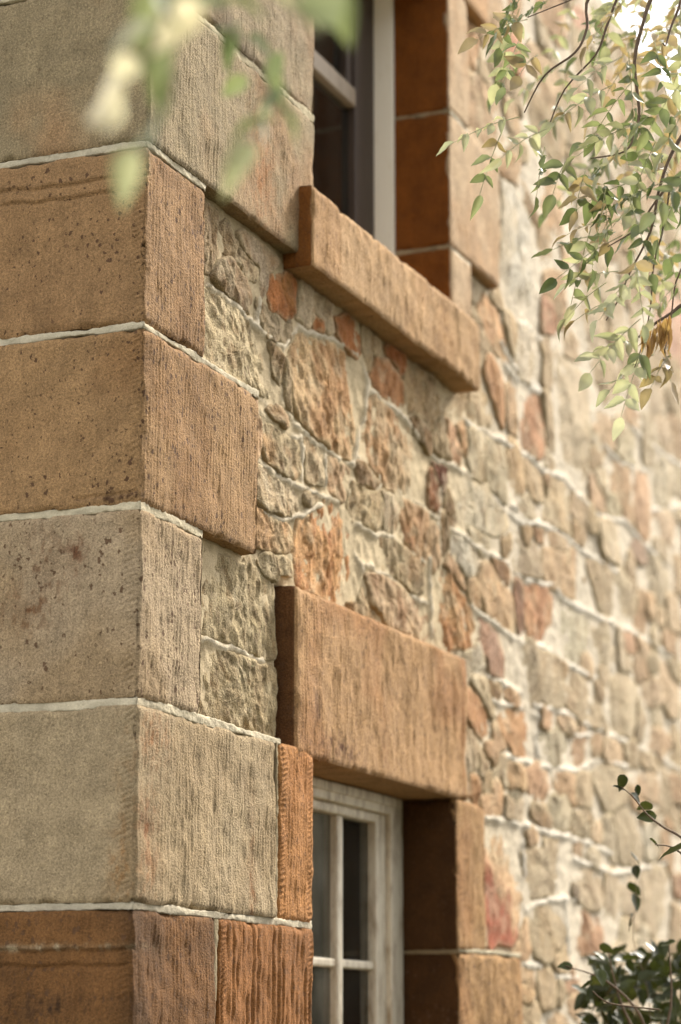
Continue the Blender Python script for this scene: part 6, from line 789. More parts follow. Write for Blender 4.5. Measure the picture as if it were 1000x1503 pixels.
SPRAYS = [
 (0.184,-0.623,3.21,0.156,-0.515,3.17,4,0.037,1),
 (0.209,-0.585,3.202,0.188,-0.548,3.08,3,0.039,0),
 (0.073,-0.677,3.336,0.03,-0.602,3.294,4,0.039,2),
 (0.213,-0.62,3.373,0.178,-0.596,3.267,3,0.038,0),
 (0.213,-0.65,3.332,0.177,-0.626,3.282,2,0.038,2),
 (0.115,-0.696,3.153,0.066,-0.627,3.092,4,0.037,1),
 (0.208,-0.661,3.159,0.251,-0.631,3.087,3,0.037,0),
 (0.28,-0.678,3.157,0.279,-0.652,3.097,3,0.041,0),
 (0.362,-0.696,3.056,0.395,-0.646,2.929,4,0.036,1),
 (0.189,-0.769,2.978,0.186,-0.679,2.963,3,0.037,0),
 (0.401,-0.719,3.078,0.408,-0.637,3.066,3,0.035,2),
 (0.413,-0.73,2.988,0.382,-0.648,2.963,4,0.035,1),
 (0.341,-0.727,2.945,0.353,-0.65,2.891,3,0.036,1),
 (0.435,-0.719,2.942,0.438,-0.641,2.914,2,0.036,2),
 (0.248,-0.811,2.843,0.193,-0.736,2.741,4,0.038,1),
 (0.337,-0.78,2.832,0.284,-0.716,2.803,3,0.038,1),
 (0.263,-0.817,2.808,0.265,-0.768,2.68,4,0.041,1),
 (0.44,-0.783,2.836,0.405,-0.711,2.769,4,0.037,1),
 (0.453,-0.795,2.863,0.487,-0.8,2.796,3,0.041,2),
 (0.287,-0.867,2.911,0.26,-0.828,2.844,3,0.036,1),
 (0.224,-0.801,2.894,0.177,-0.759,2.826,4,0.038,1),
 (0.302,-0.823,2.964,0.285,-0.76,2.905,4,0.038,1),
 (0.467,-0.807,2.84,0.436,-0.776,2.773,3,0.04,2),
 (0.333,-0.697,3.154,0.318,-0.681,3.075,3,0.039,2),
 (0.966,-0.757,3.691,0.869,-0.625,3.618,4,0.04,2),
 (0.163,-0.826,3.29,0.2,-0.822,3.171,4,0.036,0),
 (0.133,-0.944,3.308,0.123,-0.977,3.196,4,0.035,0),
 (0.179,-0.946,3.074,0.1,-0.877,2.972,4,0.04,0),
 (0.312,-0.739,3.108,0.362,-0.696,2.981,4,0.039,0),
 (1.414,-0.57,3.373,1.421,-0.526,3.215,4,0.038,0),
 (0.327,-0.791,3.309,0.383,-0.698,3.235,4,0.037,0),
 (0.404,-0.807,3.218,0.35,-0.766,3.071,4,0.036,1),
 (0.118,-0.869,3.151,0.082,-0.792,3.041,4,0.035,1),
 (0.404,-0.867,3.163,0.371,-0.818,3.023,4,0.04,0),
 (0.308,-0.886,3.285,0.345,-0.809,3.215,4,0.04,0),
 (0.982,-0.617,3.515,0.949,-0.595,3.341,4,0.04,2),
 (0.244,-0.795,3.318,0.165,-0.735,3.24,4,0.035,1),
 (1.163,-0.489,3.505,1.107,-0.388,3.373,4,0.034,1),
 (0.365,-0.721,3.138,0.392,-0.718,3.032,4,0.037,0),
 (0.79,-0.725,3.161,0.827,-0.746,3.011,4,0.037,0),
 (0.379,-0.749,3.042,0.312,-0.645,2.953,4,0.038,0),
 (1.029,-0.649,3.723,1.021,-0.488,3.674,4,0.04,0),
 (0.684,-0.662,3.222,0.724,-0.6,3.143,4,0.036,2),
 (1.279,-0.618,3.886,1.341,-0.616,3.75,4,0.04,1),
 (0.249,-0.814,3.194,0.265,-0.7,3.155,4,0.04,1),
 (1.081,-0.734,3.513,1.089,-0.657,3.418,4,0.04,2),
 (0.333,-0.75,3.307,0.252,-0.665,3.218,4,0.04,1),
 (0.418,-0.877,3.399,0.472,-0.816,3.328,4,0.035,1),
 (0.221,-0.808,2.958,0.218,-0.825,2.823,4,0.036,1),
 (0.766,-0.679,3.682,0.709,-0.602,3.592,4,0.037,1),
 (1.106,-0.492,3.556,1.141,-0.492,3.433,4,0.04,0),
 (0.867,-0.714,3.189,0.949,-0.668,3.09,4,0.036,1),
 (0.381,-0.816,3.4,0.371,-0.843,3.248,4,0.034,0),
 (1.13,-0.689,3.231,1.192,-0.695,3.102,4,0.035,2),
 (0.058,-0.69,3.415,0.021,-0.641,3.297,4,0.04,0),
 (0.16,-0.654,3.452,0.166,-0.595,3.336,4,0.034,0),
 (1,-0.637,3.28,0.99,-0.644,3.134,4,0.037,2),
 (0.371,-0.837,3.129,0.341,-0.729,3.073,4,0.036,0),
 (0.5,-0.844,3.149,0.523,-0.72,3.088,4,0.039,0),
 (0.906,-0.64,3.396,0.958,-0.617,3.245,4,0.037,1),
 (0.698,-0.833,3.282,0.693,-0.724,3.193,4,0.037,1),
 (0.962,-0.402,3.711,1.019,-0.301,3.619,4,0.035,0),
 (0.303,-0.782,3.082,0.302,-0.819,2.938,4,0.034,0),
 (0.242,-0.924,3.233,0.26,-0.854,3.139,4,0.039,1),
 (0.527,-0.518,3.574,0.6,-0.446,3.46,4,0.04,1),
 (1.347,-0.432,3.692,1.333,-0.298,3.666,4,0.039,0),
 (0.081,-0.853,3.352,0.075,-0.779,3.27,4,0.037,2),
 (0.391,-0.789,3.291,0.417,-0.769,3.17,4,0.039,0),
 (0.114,-0.718,3.39,0.113,-0.612,3.333,4,0.038,0),
 (1.312,-0.593,3.867,1.286,-0.585,3.667,4,0.036,2),
 (0.451,-0.792,3.233,0.437,-0.837,3.103,4,0.038,0),
 (1.297,-0.568,3.666,1.377,-0.568,3.55,4,0.035,2),
 (0.931,-0.739,3.414,0.88,-0.655,3.328,4,0.038,1),
 (1.551,-0.635,3.857,1.543,-0.555,3.708,4,0.04,1),
 (1.151,-0.555,3.867,1.125,-0.489,3.734,4,0.035,1),
 (1.205,-0.656,3.873,1.208,-0.649,3.709,4,0.036,2),
 (1.083,-0.692,3.636,1.185,-0.715,3.52,4,0.037,0),
 (1.552,-0.596,3.878,1.631,-0.567,3.754,4,0.036,1),
 (1.054,-0.63,3.616,1.109,-0.591,3.512,4,0.038,0),
 (0.385,-0.767,3.141,0.36,-0.672,3.094,4,0.04,0),
 (1.414,-0.588,3.492,1.411,-0.65,3.341,4,0.039,2),
 (1.289,-0.683,3.903,1.3,-0.6,3.811,4,0.039,1),
 (1.633,-0.508,3.605,1.675,-0.466,3.472,4,0.039,1),
 (1.274,-0.632,3.368,1.339,-0.576,3.23,4,0.04,0),
 (1.435,-0.648,3.599,1.429,-0.578,3.453,4,0.039,1),
 (0.916,-0.78,3.55,0.924,-0.805,3.427,4,0.036,1),
 (0.422,-0.748,3.216,0.398,-0.668,3.15,4,0.034,0),
 (1.206,-0.545,3.826,1.252,-0.55,3.705,4,0.036,1),
 (1.41,-0.493,3.535,1.437,-0.478,3.386,4,0.04,0),
 (0.629,-0.733,3.349,0.535,-0.637,3.287,4,0.037,0),
 (1.201,-0.622,3.597,1.203,-0.625,3.421,4,0.037,2),
 (0.575,-0.748,3.189,0.515,-0.67,3.085,4,0.04,1),
 (1.055,-0.654,3.463,0.971,-0.551,3.415,4,0.04,1),
 (1.263,-0.656,3.774,1.256,-0.707,3.633,4,0.037,1),
 (0.698,-0.684,3.51,0.732,-0.594,3.404,4,0.037,2),
 (1.015,-0.742,3.837,0.993,-0.64,3.773,4,0.035,1),
 (0.712,-0.788,3.644,0.729,-0.778,3.536,4,0.039,1),
 (0.876,-0.606,3.657,0.978,-0.624,3.565,4,0.04,2),
 (0.594,-0.769,3.664,0.621,-0.738,3.536,4,0.037,1),
 (1.046,-0.448,3.678,0.996,-0.356,3.595,4,0.037,1),
 (1.139,-0.594,3.865,1.132,-0.582,3.718,4,0.035,2),
 (1.235,-0.63,3.892,1.171,-0.502,3.833,4,0.04,1),
 (1.131,-0.454,3.927,1.142,-0.508,3.77,4,0.037,1),
 (0.534,-0.83,3.499,0.522,-0.873,3.379,4,0.037,2),
 (1.089,-0.456,3.712,1.138,-0.403,3.59,4,0.04,1),
 (0.786,-0.64,3.697,0.824,-0.603,3.604,4,0.041,1),
 (0.755,-0.763,3.587,0.73,-0.706,3.491,4,0.038,2),
 (1.291,-0.411,3.942,1.312,-0.335,3.8,4,0.035,1),
]
TWIGS = [
 (0.004,0.0012,(0.374,-0.889,3.713),(0.348,-0.817,3.582),(0.307,-0.722,3.475),(0.294,-0.717,3.406),(0.273,-0.701,3.353),(0.238,-0.654,3.303),(0.215,-0.623,3.23)),
 (0.0035,0.001,(0.374,-0.889,3.713),(0.354,-0.789,3.549),(0.342,-0.759,3.471),(0.33,-0.742,3.416),(0.317,-0.725,3.362),(0.294,-0.674,3.296),(0.281,-0.645,3.222)),
 (0.002,0.001,(0.369,-0.785,3.557),(0.288,-0.743,3.476),(0.184,-0.642,3.392)),
 (0.0045,0.0012,(0.374,-0.889,3.713),(0.372,-0.853,3.559),(0.355,-0.818,3.466),(0.337,-0.809,3.421),(0.326,-0.793,3.341),(0.325,-0.799,3.251),(0.31,-0.797,3.207),(0.291,-0.788,3.169),(0.265,-0.772,3.149),(0.229,-0.737,3.134)),
 (0.003,0.0012,(0.406,-0.876,3.557),(0.393,-0.864,3.474),(0.373,-0.849,3.416),(0.353,-0.844,3.376),(0.328,-0.845,3.368)),
 (0.004,0.001,(0.469,-0.917,3.365),(0.443,-0.857,3.254),(0.419,-0.839,3.209),(0.397,-0.826,3.164),(0.378,-0.815,3.108),(0.363,-0.803,3.036),(0.341,-0.77,2.958),(0.319,-0.754,2.904),(0.295,-0.738,2.862)),
 (0.0035,0.001,(0.488,-0.909,3.269),(0.448,-0.853,3.178),(0.408,-0.831,3.138),(0.371,-0.808,3.088),(0.335,-0.786,3.035),(0.289,-0.746,2.992)),
 (0.002,0.0008,(0.382,-0.837,3.128),(0.378,-0.824,3.05),(0.371,-0.805,2.975),(0.368,-0.798,2.901),(0.36,-0.786,2.838),(0.349,-0.769,2.782)),
 (0.0035,0.0018,(0.457,-0.93,2.974),(0.419,-0.846,2.916),(0.399,-0.826,2.894),(0.378,-0.807,2.875),(0.357,-0.787,2.852),(0.341,-0.783,2.84)),
 (0.002,0.0008,(0.436,-0.926,3.056),(0.395,-0.848,2.971),(0.381,-0.83,2.876),(0.363,-0.821,2.811)),
]
HUB = (0.374,-0.889,3.713)
HUB2 = (0.468,-0.943,3.413)
SEEDS = [
 (0.326,-0.828,2.845,0.323,-0.826,2.799),
 (0.346,-0.82,2.849,0.328,-0.829,2.798),
 (0.313,-0.841,2.849,0.345,-0.825,2.822),
 (0.322,-0.826,2.863,0.318,-0.824,2.808),
 (0.336,-0.837,2.872,0.347,-0.832,2.822),
 (0.345,-0.797,2.842,0.317,-0.804,2.778),
 (0.317,-0.834,2.862,0.361,-0.821,2.822),
 (0.297,-0.806,2.839,0.355,-0.782,2.822),
 (0.346,-0.832,2.859,0.339,-0.836,2.815),
 (0.316,-0.822,2.834,0.319,-0.818,2.801),
 (0.329,-0.808,2.847,0.336,-0.799,2.812),
 (0.337,-0.803,2.848,0.356,-0.788,2.82),
 (0.336,-0.818,2.864,0.353,-0.815,2.825),
 (0.351,-0.821,2.867,0.34,-0.829,2.807),
 (0.33,-0.81,2.847,0.335,-0.807,2.795),
 (0.346,-0.83,2.87,0.356,-0.834,2.837),
 (0.336,-0.817,2.854,0.313,-0.811,2.808),
 (0.303,-0.818,2.841,0.339,-0.81,2.809),
 (0.308,-0.806,2.85,0.351,-0.783,2.822),
 (0.332,-0.837,2.854,0.333,-0.84,2.801),
]
NEAR_LEAVES = [
 (-1.917,-0.983,2.49,-1.916,-0.973,2.435,0),
 (-1.941,-1.007,2.435,-1.983,-0.978,2.414,1),
 (-1.866,-0.967,2.478,-1.879,-0.97,2.414,0),
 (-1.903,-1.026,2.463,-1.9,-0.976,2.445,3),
 (-1.847,-0.958,2.461,-1.827,-0.954,2.414,0),
 (-1.833,-0.951,2.444,-1.82,-0.955,2.402,0),
 (-1.875,-0.967,2.383,-1.846,-0.93,2.352,0),
 (-1.892,-0.96,2.356,-1.903,-0.95,2.309,1),
 (-1.827,-0.943,2.416,-1.814,-0.93,2.383,0),
 (-1.336,-0.799,2.724,-1.349,-0.76,2.709,0),
 (-1.31,-0.774,2.732,-1.326,-0.775,2.688,0),
 (-1.357,-0.812,2.698,-1.324,-0.839,2.684,0),
 (-1.367,-0.852,2.67,-1.376,-0.852,2.617,0),
 (-1.317,-0.795,2.67,-1.32,-0.767,2.649,0),
 (-1.563,-0.951,2.539,-1.568,-0.917,2.5,0),
 (-1.628,-0.966,2.483,-1.62,-0.913,2.477,0),
 (-1.55,-0.925,2.56,-1.53,-0.941,2.523,0),
 (-1.549,-0.93,2.532,-1.507,-0.948,2.516,0),
 (-1.688,-0.964,2.436,-1.713,-0.962,2.389,1),
 (-1.801,-1.036,2.517,-1.793,-1.087,2.492,1),
 (-1.781,-1.066,2.531,-1.791,-1.098,2.473,0),
 (-1.759,-1.077,2.535,-1.721,-1.08,2.498,0),
 (-1.628,-0.96,2.492,-1.602,-0.941,2.461,1),
 (-1.824,-0.953,2.516,-1.809,-1.001,2.505,0),
 (-1.756,-0.959,2.548,-1.716,-0.997,2.549,0),
 (-1.91,-0.984,2.494,-1.909,-1.011,2.446,0),
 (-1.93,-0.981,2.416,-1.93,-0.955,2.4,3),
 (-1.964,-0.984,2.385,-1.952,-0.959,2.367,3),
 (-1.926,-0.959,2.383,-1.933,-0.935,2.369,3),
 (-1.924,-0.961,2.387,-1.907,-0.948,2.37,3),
]
NEAR_TWIGS = [
 (0.003,0.001,(-1.895,-0.992,2.738),(-1.862,-0.966,2.591),(-1.841,-0.947,2.511),(-1.825,-0.946,2.48),(-1.809,-0.942,2.444),(-1.797,-0.927,2.407),(-1.79,-0.905,2.382)),
 (0.003,0.001,(-1.652,-0.871,2.901),(-1.583,-0.869,2.741),(-1.534,-0.862,2.656),(-1.497,-0.863,2.635),(-1.454,-0.874,2.606),(-1.42,-0.87,2.59),(-1.395,-0.844,2.574),(-1.371,-0.812,2.553)),
 (0.003,0.001,(-1.814,-0.952,2.792),(-1.759,-0.994,2.634),(-1.731,-1.021,2.564),(-1.716,-1.048,2.546),(-1.707,-1.063,2.534)),
 (0.0015,0.0008,(-1.851,-0.956,2.492),(-1.851,-0.94,2.464),(-1.852,-0.925,2.442),(-1.852,-0.91,2.414)),
]
HUB3 = (-1.814,-0.952,2.792)
SHRUB_LEAVES = [
 (0.95,-0.57,2.153,0.969,-0.554,2.129),
 (0.956,-0.567,2.125,0.938,-0.546,2.129),
 (0.962,-0.589,2.135,0.977,-0.588,2.116),
 (0.981,-0.614,2.098,0.994,-0.577,2.089),
 (0.989,-0.62,2.077,0.981,-0.582,2.071),
 (0.972,-0.592,2.101,0.945,-0.579,2.116),
 (0.894,-0.629,2.025,0.894,-0.652,2.012),
 (0.826,-0.719,2.003,0.83,-0.654,1.994),
 (1.571,-0.406,2.055,1.594,-0.418,2.023),
 (1.58,-0.414,2.028,1.576,-0.42,1.996),
 (1.583,-0.4,1.993,1.606,-0.413,1.96),
 (1.591,-0.405,1.967,1.578,-0.415,1.926),
 (1.499,-0.421,1.919,1.536,-0.41,1.88),
 (1.389,-0.383,1.849,1.402,-0.415,1.836),
 (1.35,-0.558,1.851,1.339,-0.524,1.845),
 (1.28,-0.358,1.803,1.27,-0.327,1.798),
 (1.104,-0.464,1.791,1.087,-0.475,1.757),
 (1.204,-0.424,1.77,1.202,-0.395,1.755),
 (1.921,-0.239,1.827,1.923,-0.272,1.807),
 (1.439,-0.368,1.727,1.446,-0.409,1.757),
 (1.849,-0.416,1.784,1.845,-0.381,1.784),
 (2.027,-0.267,1.725,2.02,-0.223,1.73),
 (1.884,-0.321,1.644,1.864,-0.334,1.677),
 (1.786,-0.327,1.682,1.765,-0.343,1.716),
 (1.853,-0.371,1.746,1.855,-0.331,1.773),
 (1.706,-0.311,1.833,1.677,-0.278,1.831),
 (1.658,-0.4,1.763,1.639,-0.407,1.73),
 (1.484,-0.388,1.748,1.51,-0.375,1.707),
 (1.948,-0.227,1.793,1.905,-0.22,1.84),
 (1.758,-0.318,1.784,1.784,-0.343,1.791),
 (1.638,-0.514,1.814,1.655,-0.509,1.845),
 (1.429,-0.374,1.78,1.451,-0.339,1.767),
 (1.636,-0.456,1.726,1.642,-0.452,1.685),
 (1.491,-0.514,1.777,1.5,-0.555,1.782),
 (1.851,-0.382,1.832,1.857,-0.363,1.881),
 (1.583,-0.414,1.792,1.567,-0.382,1.76),
 (1.729,-0.277,1.764,1.729,-0.287,1.73),
 (1.719,-0.339,1.638,1.696,-0.369,1.664),
 (1.625,-0.425,1.785,1.632,-0.457,1.781),
 (2.142,-0.378,1.729,2.131,-0.357,1.701),
 (1.732,-0.411,1.711,1.722,-0.452,1.706),
 (1.746,-0.475,1.792,1.718,-0.45,1.795),
 (1.883,-0.338,1.865,1.871,-0.337,1.816),
 (2.003,-0.228,1.825,1.978,-0.199,1.801),
 (1.841,-0.264,1.798,1.859,-0.291,1.79),
 (1.646,-0.474,1.633,1.639,-0.452,1.677),
 (1.529,-0.456,1.68,1.535,-0.457,1.638),
 (1.744,-0.305,1.775,1.739,-0.328,1.742),
 (1.547,-0.468,1.823,1.551,-0.444,1.791),
 (1.704,-0.402,1.748,1.694,-0.445,1.742),
 (1.683,-0.4,1.777,1.712,-0.391,1.748),
 (1.853,-0.341,1.831,1.895,-0.346,1.794),
 (1.862,-0.287,1.721,1.85,-0.298,1.766),
 (2.047,-0.239,1.801,2.025,-0.278,1.828),
 (1.511,-0.352,1.771,1.489,-0.323,1.732),
 (1.685,-0.284,1.718,1.686,-0.328,1.718),
 (2.03,-0.296,1.713,2.039,-0.26,1.745),
 (1.896,-0.286,1.817,1.909,-0.261,1.773),
 (1.897,-0.453,1.674,1.872,-0.429,1.703),
 (1.65,-0.329,1.72,1.639,-0.334,1.686),
 (1.904,-0.307,1.851,1.895,-0.34,1.836),
 (2.039,-0.25,1.724,2.033,-0.28,1.679),
 (1.594,-0.359,1.767,1.599,-0.319,1.739),
 (1.806,-0.284,1.774,1.804,-0.315,1.816),
 (1.726,-0.412,1.715,1.733,-0.421,1.746),
 (2.081,-0.22,1.823,2.035,-0.184,1.851),
 (2.144,-0.327,1.8,2.107,-0.289,1.766),
 (2.128,-0.323,1.878,2.111,-0.314,1.828),
 (1.63,-0.38,1.759,1.62,-0.4,1.805),
 (1.844,-0.381,1.716,1.854,-0.34,1.686),
 (1.724,-0.259,1.821,1.711,-0.298,1.835),
 (1.659,-0.29,1.75,1.655,-0.296,1.709),
 (1.552,-0.395,1.844,1.555,-0.34,1.84),
 (1.817,-0.35,1.787,1.821,-0.322,1.768),
 (1.745,-0.374,1.785,1.77,-0.405,1.826),
 (1.491,-0.479,1.832,1.494,-0.493,1.805),
 (2.113,-0.311,1.809,2.098,-0.353,1.806),
 (2.017,-0.292,1.672,2.027,-0.287,1.713),
 (1.969,-0.346,1.647,1.967,-0.388,1.659),
 (1.67,-0.325,1.76,1.659,-0.301,1.8),
 (1.647,-0.359,1.817,1.662,-0.339,1.789),
 (1.501,-0.361,1.688,1.469,-0.357,1.717),
 (1.652,-0.368,1.77,1.639,-0.331,1.771),
 (1.541,-0.54,1.834,1.571,-0.51,1.794),
 (1.579,-0.406,1.67,1.556,-0.372,1.646),
 (2.156,-0.285,1.681,2.149,-0.303,1.643),
 (2.055,-0.307,1.814,2.09,-0.308,1.769),
 (1.918,-0.327,1.777,1.937,-0.361,1.743),
 (1.842,-0.375,1.799,1.854,-0.376,1.755),
 (2.053,-0.166,1.722,2.012,-0.138,1.748),
 (2.143,-0.25,1.675,2.14,-0.229,1.628),
 (2.047,-0.399,1.848,2.042,-0.361,1.847),
 (1.546,-0.546,1.683,1.548,-0.493,1.687),
 (2.055,-0.357,1.826,2.023,-0.32,1.813),
 (1.774,-0.318,1.719,1.738,-0.28,1.735),
 (2.048,-0.382,1.674,2.004,-0.341,1.691),
 (1.986,-0.276,1.875,1.961,-0.251,1.831),
 (1.465,-0.378,1.759,1.473,-0.338,1.792),
 (1.883,-0.246,1.715,1.87,-0.245,1.749),
 (1.535,-0.456,1.783,1.535,-0.445,1.814),
 (1.66,-0.355,1.827,1.655,-0.4,1.842),
 (1.778,-0.49,1.73,1.753,-0.47,1.702),
 (1.803,-0.397,1.786,1.82,-0.356,1.764),
 (2.046,-0.252,1.708,2.016,-0.225,1.726),
 (1.991,-0.367,1.714,2.008,-0.401,1.73),
 (1.878,-0.273,1.797,1.867,-0.262,1.751),
 (1.821,-0.262,1.754,1.822,-0.286,1.8),
 (1.92,-0.217,1.688,1.926,-0.186,1.658),
 (1.757,-0.291,1.675,1.767,-0.334,1.669),
 (2.115,-0.273,1.79,2.12,-0.226,1.825),
 (1.497,-0.408,1.661,1.478,-0.398,1.709),
 (1.686,-0.332,1.722,1.677,-0.371,1.724),
 (1.862,-0.287,1.727,1.894,-0.301,1.687),
 (1.756,-0.288,1.675,1.722,-0.304,1.706),
 (1.856,-0.401,1.665,1.874,-0.436,1.659),
 (1.814,-0.255,1.695,1.779,-0.23,1.697),
 (1.689,-0.266,1.737,1.658,-0.282,1.771),
 (1.491,-0.385,1.768,1.496,-0.334,1.757),
 (2.029,-0.206,1.67,2.047,-0.159,1.644),
 (1.488,-0.495,1.721,1.481,-0.52,1.687),
 (1.728,-0.301,1.645,1.704,-0.327,1.67),
 (1.811,-0.276,1.744,1.819,-0.316,1.779),
 (1.731,-0.468,1.761,1.718,-0.47,1.796),
 (2.014,-0.297,1.8,1.978,-0.274,1.789),
 (1.696,-0.378,1.762,1.694,-0.383,1.73),
 (1.712,-0.382,1.816,1.729,-0.346,1.814),
 (1.654,-0.274,1.753,1.638,-0.248,1.72),
 (1.984,-0.346,1.742,1.941,-0.312,1.741),
 (1.939,-0.402,1.788,1.907,-0.378,1.766),
 (2.047,-0.417,1.711,2.057,-0.391,1.664),
 (2.058,-0.167,1.688,2.048,-0.137,1.72),
 (1.929,-0.193,1.657,1.91,-0.17,1.672),
 (1.771,-0.374,1.664,1.808,-0.409,1.643),
 (1.925,-0.264,1.786,1.916,-0.295,1.76),
 (1.506,-0.344,1.68,1.482,-0.32,1.689),
 (1.85,-0.445,1.765,1.883,-0.445,1.727),
 (1.673,-0.261,1.681,1.7,-0.294,1.673),
 (1.553,-0.537,1.769,1.56,-0.498,1.739),
 (1.654,-0.31,1.751,1.658,-0.288,1.724),
 (1.839,-0.328,1.768,1.84,-0.352,1.8),
 (1.979,-0.424,1.818,1.993,-0.423,1.781),
 (2.122,-0.239,1.7,2.127,-0.202,1.731),
 (1.649,-0.374,1.742,1.663,-0.372,1.774),
 (1.517,-0.324,1.707,1.528,-0.285,1.718),
 (1.616,-0.456,1.674,1.614,-0.465,1.707),
 (2.084,-0.324,1.837,2.071,-0.279,1.865),
 (1.947,-0.273,1.686,1.938,-0.26,1.636),
 (1.587,-0.329,1.813,1.591,-0.355,1.783),
 (1.999,-0.216,1.783,2.026,-0.237,1.739),
 (2.001,-0.315,1.687,1.966,-0.295,1.732),
 (1.731,-0.241,1.647,1.72,-0.254,1.681),
 (1.647,-0.459,1.654,1.658,-0.421,1.669),
 (1.481,-0.311,1.673,1.507,-0.35,1.652),
 (1.883,-0.206,1.641,1.862,-0.237,1.664),
 (1.844,-0.396,1.679,1.812,-0.371,1.683),
 (1.716,-0.368,1.81,1.73,-0.379,1.766),
 (1.973,-0.43,1.766,2.002,-0.409,1.729),
 (1.511,-0.521,1.641,1.515,-0.553,1.679),
 (1.525,-0.461,1.698,1.505,-0.428,1.73),
 (1.474,-0.531,1.828,1.451,-0.573,1.863),
 (2.051,-0.387,1.708,1.999,-0.355,1.732),
 (1.643,-0.266,1.677,1.634,-0.29,1.71),
 (1.646,-0.281,1.688,1.638,-0.246,1.709),
 (1.592,-0.385,1.825,1.603,-0.397,1.796),
 (1.827,-0.423,1.78,1.799,-0.41,1.809),
 (1.963,-0.41,1.85,1.976,-0.392,1.814),
 (1.621,-0.465,1.729,1.609,-0.471,1.763),
 (1.741,-0.463,1.77,1.731,-0.513,1.797),
 (1.678,-0.444,1.677,1.68,-0.455,1.714),
 (1.715,-0.409,1.763,1.706,-0.454,1.759),
 (2.105,-0.355,1.826,2.104,-0.399,1.865),
 (1.551,-0.505,1.821,1.572,-0.533,1.833),
 (1.571,-0.519,1.712,1.546,-0.489,1.701),
 (1.674,-0.503,1.858,1.653,-0.489,1.833),
 (1.779,-0.275,1.743,1.784,-0.227,1.763),
 (1.667,-0.349,1.7,1.658,-0.316,1.701),
 (2.025,-0.249,1.703,2.008,-0.206,1.691),
 (1.696,-0.267,1.666,1.689,-0.318,1.658),
 (1.481,-0.522,1.755,1.458,-0.495,1.748),
 (2.036,-0.254,1.788,2.042,-0.234,1.751),
 (1.594,-0.394,1.768,1.62,-0.36,1.725),
 (1.698,-0.487,1.673,1.658,-0.443,1.676),
 (1.635,-0.434,1.832,1.63,-0.463,1.789),
 (1.816,-0.418,1.792,1.789,-0.37,1.791),
 (1.721,-0.259,1.748,1.677,-0.23,1.768),
 (1.738,-0.343,1.758,1.726,-0.384,1.764),
 (2.083,-0.344,1.806,2.081,-0.358,1.842),
 (1.643,-0.39,1.745,1.648,-0.346,1.743),
 (1.981,-0.292,1.823,2.024,-0.29,1.773),
 (2.051,-0.393,1.696,2.017,-0.391,1.745),
 (1.811,-0.411,1.794,1.809,-0.44,1.808),
 (1.508,-0.475,1.721,1.529,-0.511,1.738),
 (1.902,-0.217,1.67,1.919,-0.198,1.638),
 (2.098,-0.396,1.719,2.106,-0.39,1.752),
 (1.817,-0.39,1.669,1.823,-0.433,1.685),
 (1.815,-0.415,1.794,1.798,-0.428,1.84),
 (1.641,-0.343,1.798,1.649,-0.32,1.846),
 (2.018,-0.418,1.79,1.984,-0.386,1.827),
 (1.779,-0.267,1.759,1.798,-0.314,1.748),
 (1.685,-0.456,1.8,1.644,-0.435,1.816),
 (1.819,-0.471,1.737,1.839,-0.434,1.718),
 (1.632,-0.432,1.734,1.648,-0.477,1.753),
 (1.591,-0.523,1.733,1.589,-0.528,1.762),
 (1.875,-0.274,1.734,1.888,-0.248,1.69),
 (2.056,-0.292,1.783,2.011,-0.247,1.774),
 (1.706,-0.379,1.826,1.694,-0.338,1.847),
 (1.502,-0.474,1.713,1.491,-0.47,1.743),
 (1.552,-0.511,1.779,1.542,-0.491,1.732),
 (2.047,-0.218,1.692,2.023,-0.187,1.669),
 (1.791,-0.436,1.728,1.776,-0.411,1.698),
 (1.777,-0.38,1.757,1.794,-0.383,1.798),
 (1.698,-0.337,1.78,1.725,-0.38,1.787),
 (1.909,-0.357,1.798,1.919,-0.401,1.813),
 (1.689,-0.443,1.808,1.679,-0.392,1.821),
 (1.562,-0.372,1.746,1.577,-0.323,1.715),
 (1.808,-0.215,1.724,1.822,-0.234,1.758),
 (1.859,-0.397,1.729,1.871,-0.392,1.682),
 (2.129,-0.403,1.87,2.116,-0.382,1.825),
 (2.057,-0.281,1.778,2.084,-0.297,1.737),
 (1.742,-0.291,1.709,1.761,-0.313,1.674),
 (1.539,-0.551,1.756,1.524,-0.526,1.72),
 (1.715,-0.43,1.728,1.713,-0.403,1.704),
 (1.517,-0.32,1.786,1.503,-0.357,1.799),
 (1.89,-0.211,1.717,1.869,-0.212,1.674),
 (1.724,-0.451,1.658,1.733,-0.436,1.702),
 (1.812,-0.293,1.774,1.804,-0.245,1.756),
 (2.151,-0.398,1.816,2.126,-0.378,1.84),
 (1.543,-0.381,1.757,1.545,-0.421,1.779),
 (1.696,-0.415,1.804,1.684,-0.444,1.828),
 (1.45,-0.346,1.675,1.428,-0.325,1.69),
 (1.494,-0.532,1.737,1.519,-0.554,1.725),
 (1.727,-0.289,1.789,1.703,-0.283,1.824),
 (1.615,-0.412,1.803,1.593,-0.417,1.767),
 (1.739,-0.293,1.754,1.761,-0.326,1.722),
 (1.927,-0.275,1.659,1.908,-0.246,1.691),
 (1.802,-0.345,1.787,1.804,-0.299,1.779),
 (2.015,-0.399,1.839,2.025,-0.385,1.81),
 (1.882,-0.254,1.809,1.898,-0.276,1.85),
 (2.061,-0.239,1.768,2.089,-0.276,1.807),
 (2.128,-0.251,1.745,2.107,-0.288,1.778),
 (1.542,-0.558,1.866,1.539,-0.523,1.839),
 (1.605,-0.526,1.755,1.584,-0.495,1.778),
 (1.723,-0.488,1.726,1.715,-0.448,1.712),
 (1.486,-0.475,1.837,1.489,-0.456,1.865),
 (1.615,-0.333,1.672,1.653,-0.359,1.646),
 (1.557,-0.442,1.705,1.559,-0.489,1.695),
 (1.915,-0.426,1.784,1.922,-0.443,1.815),
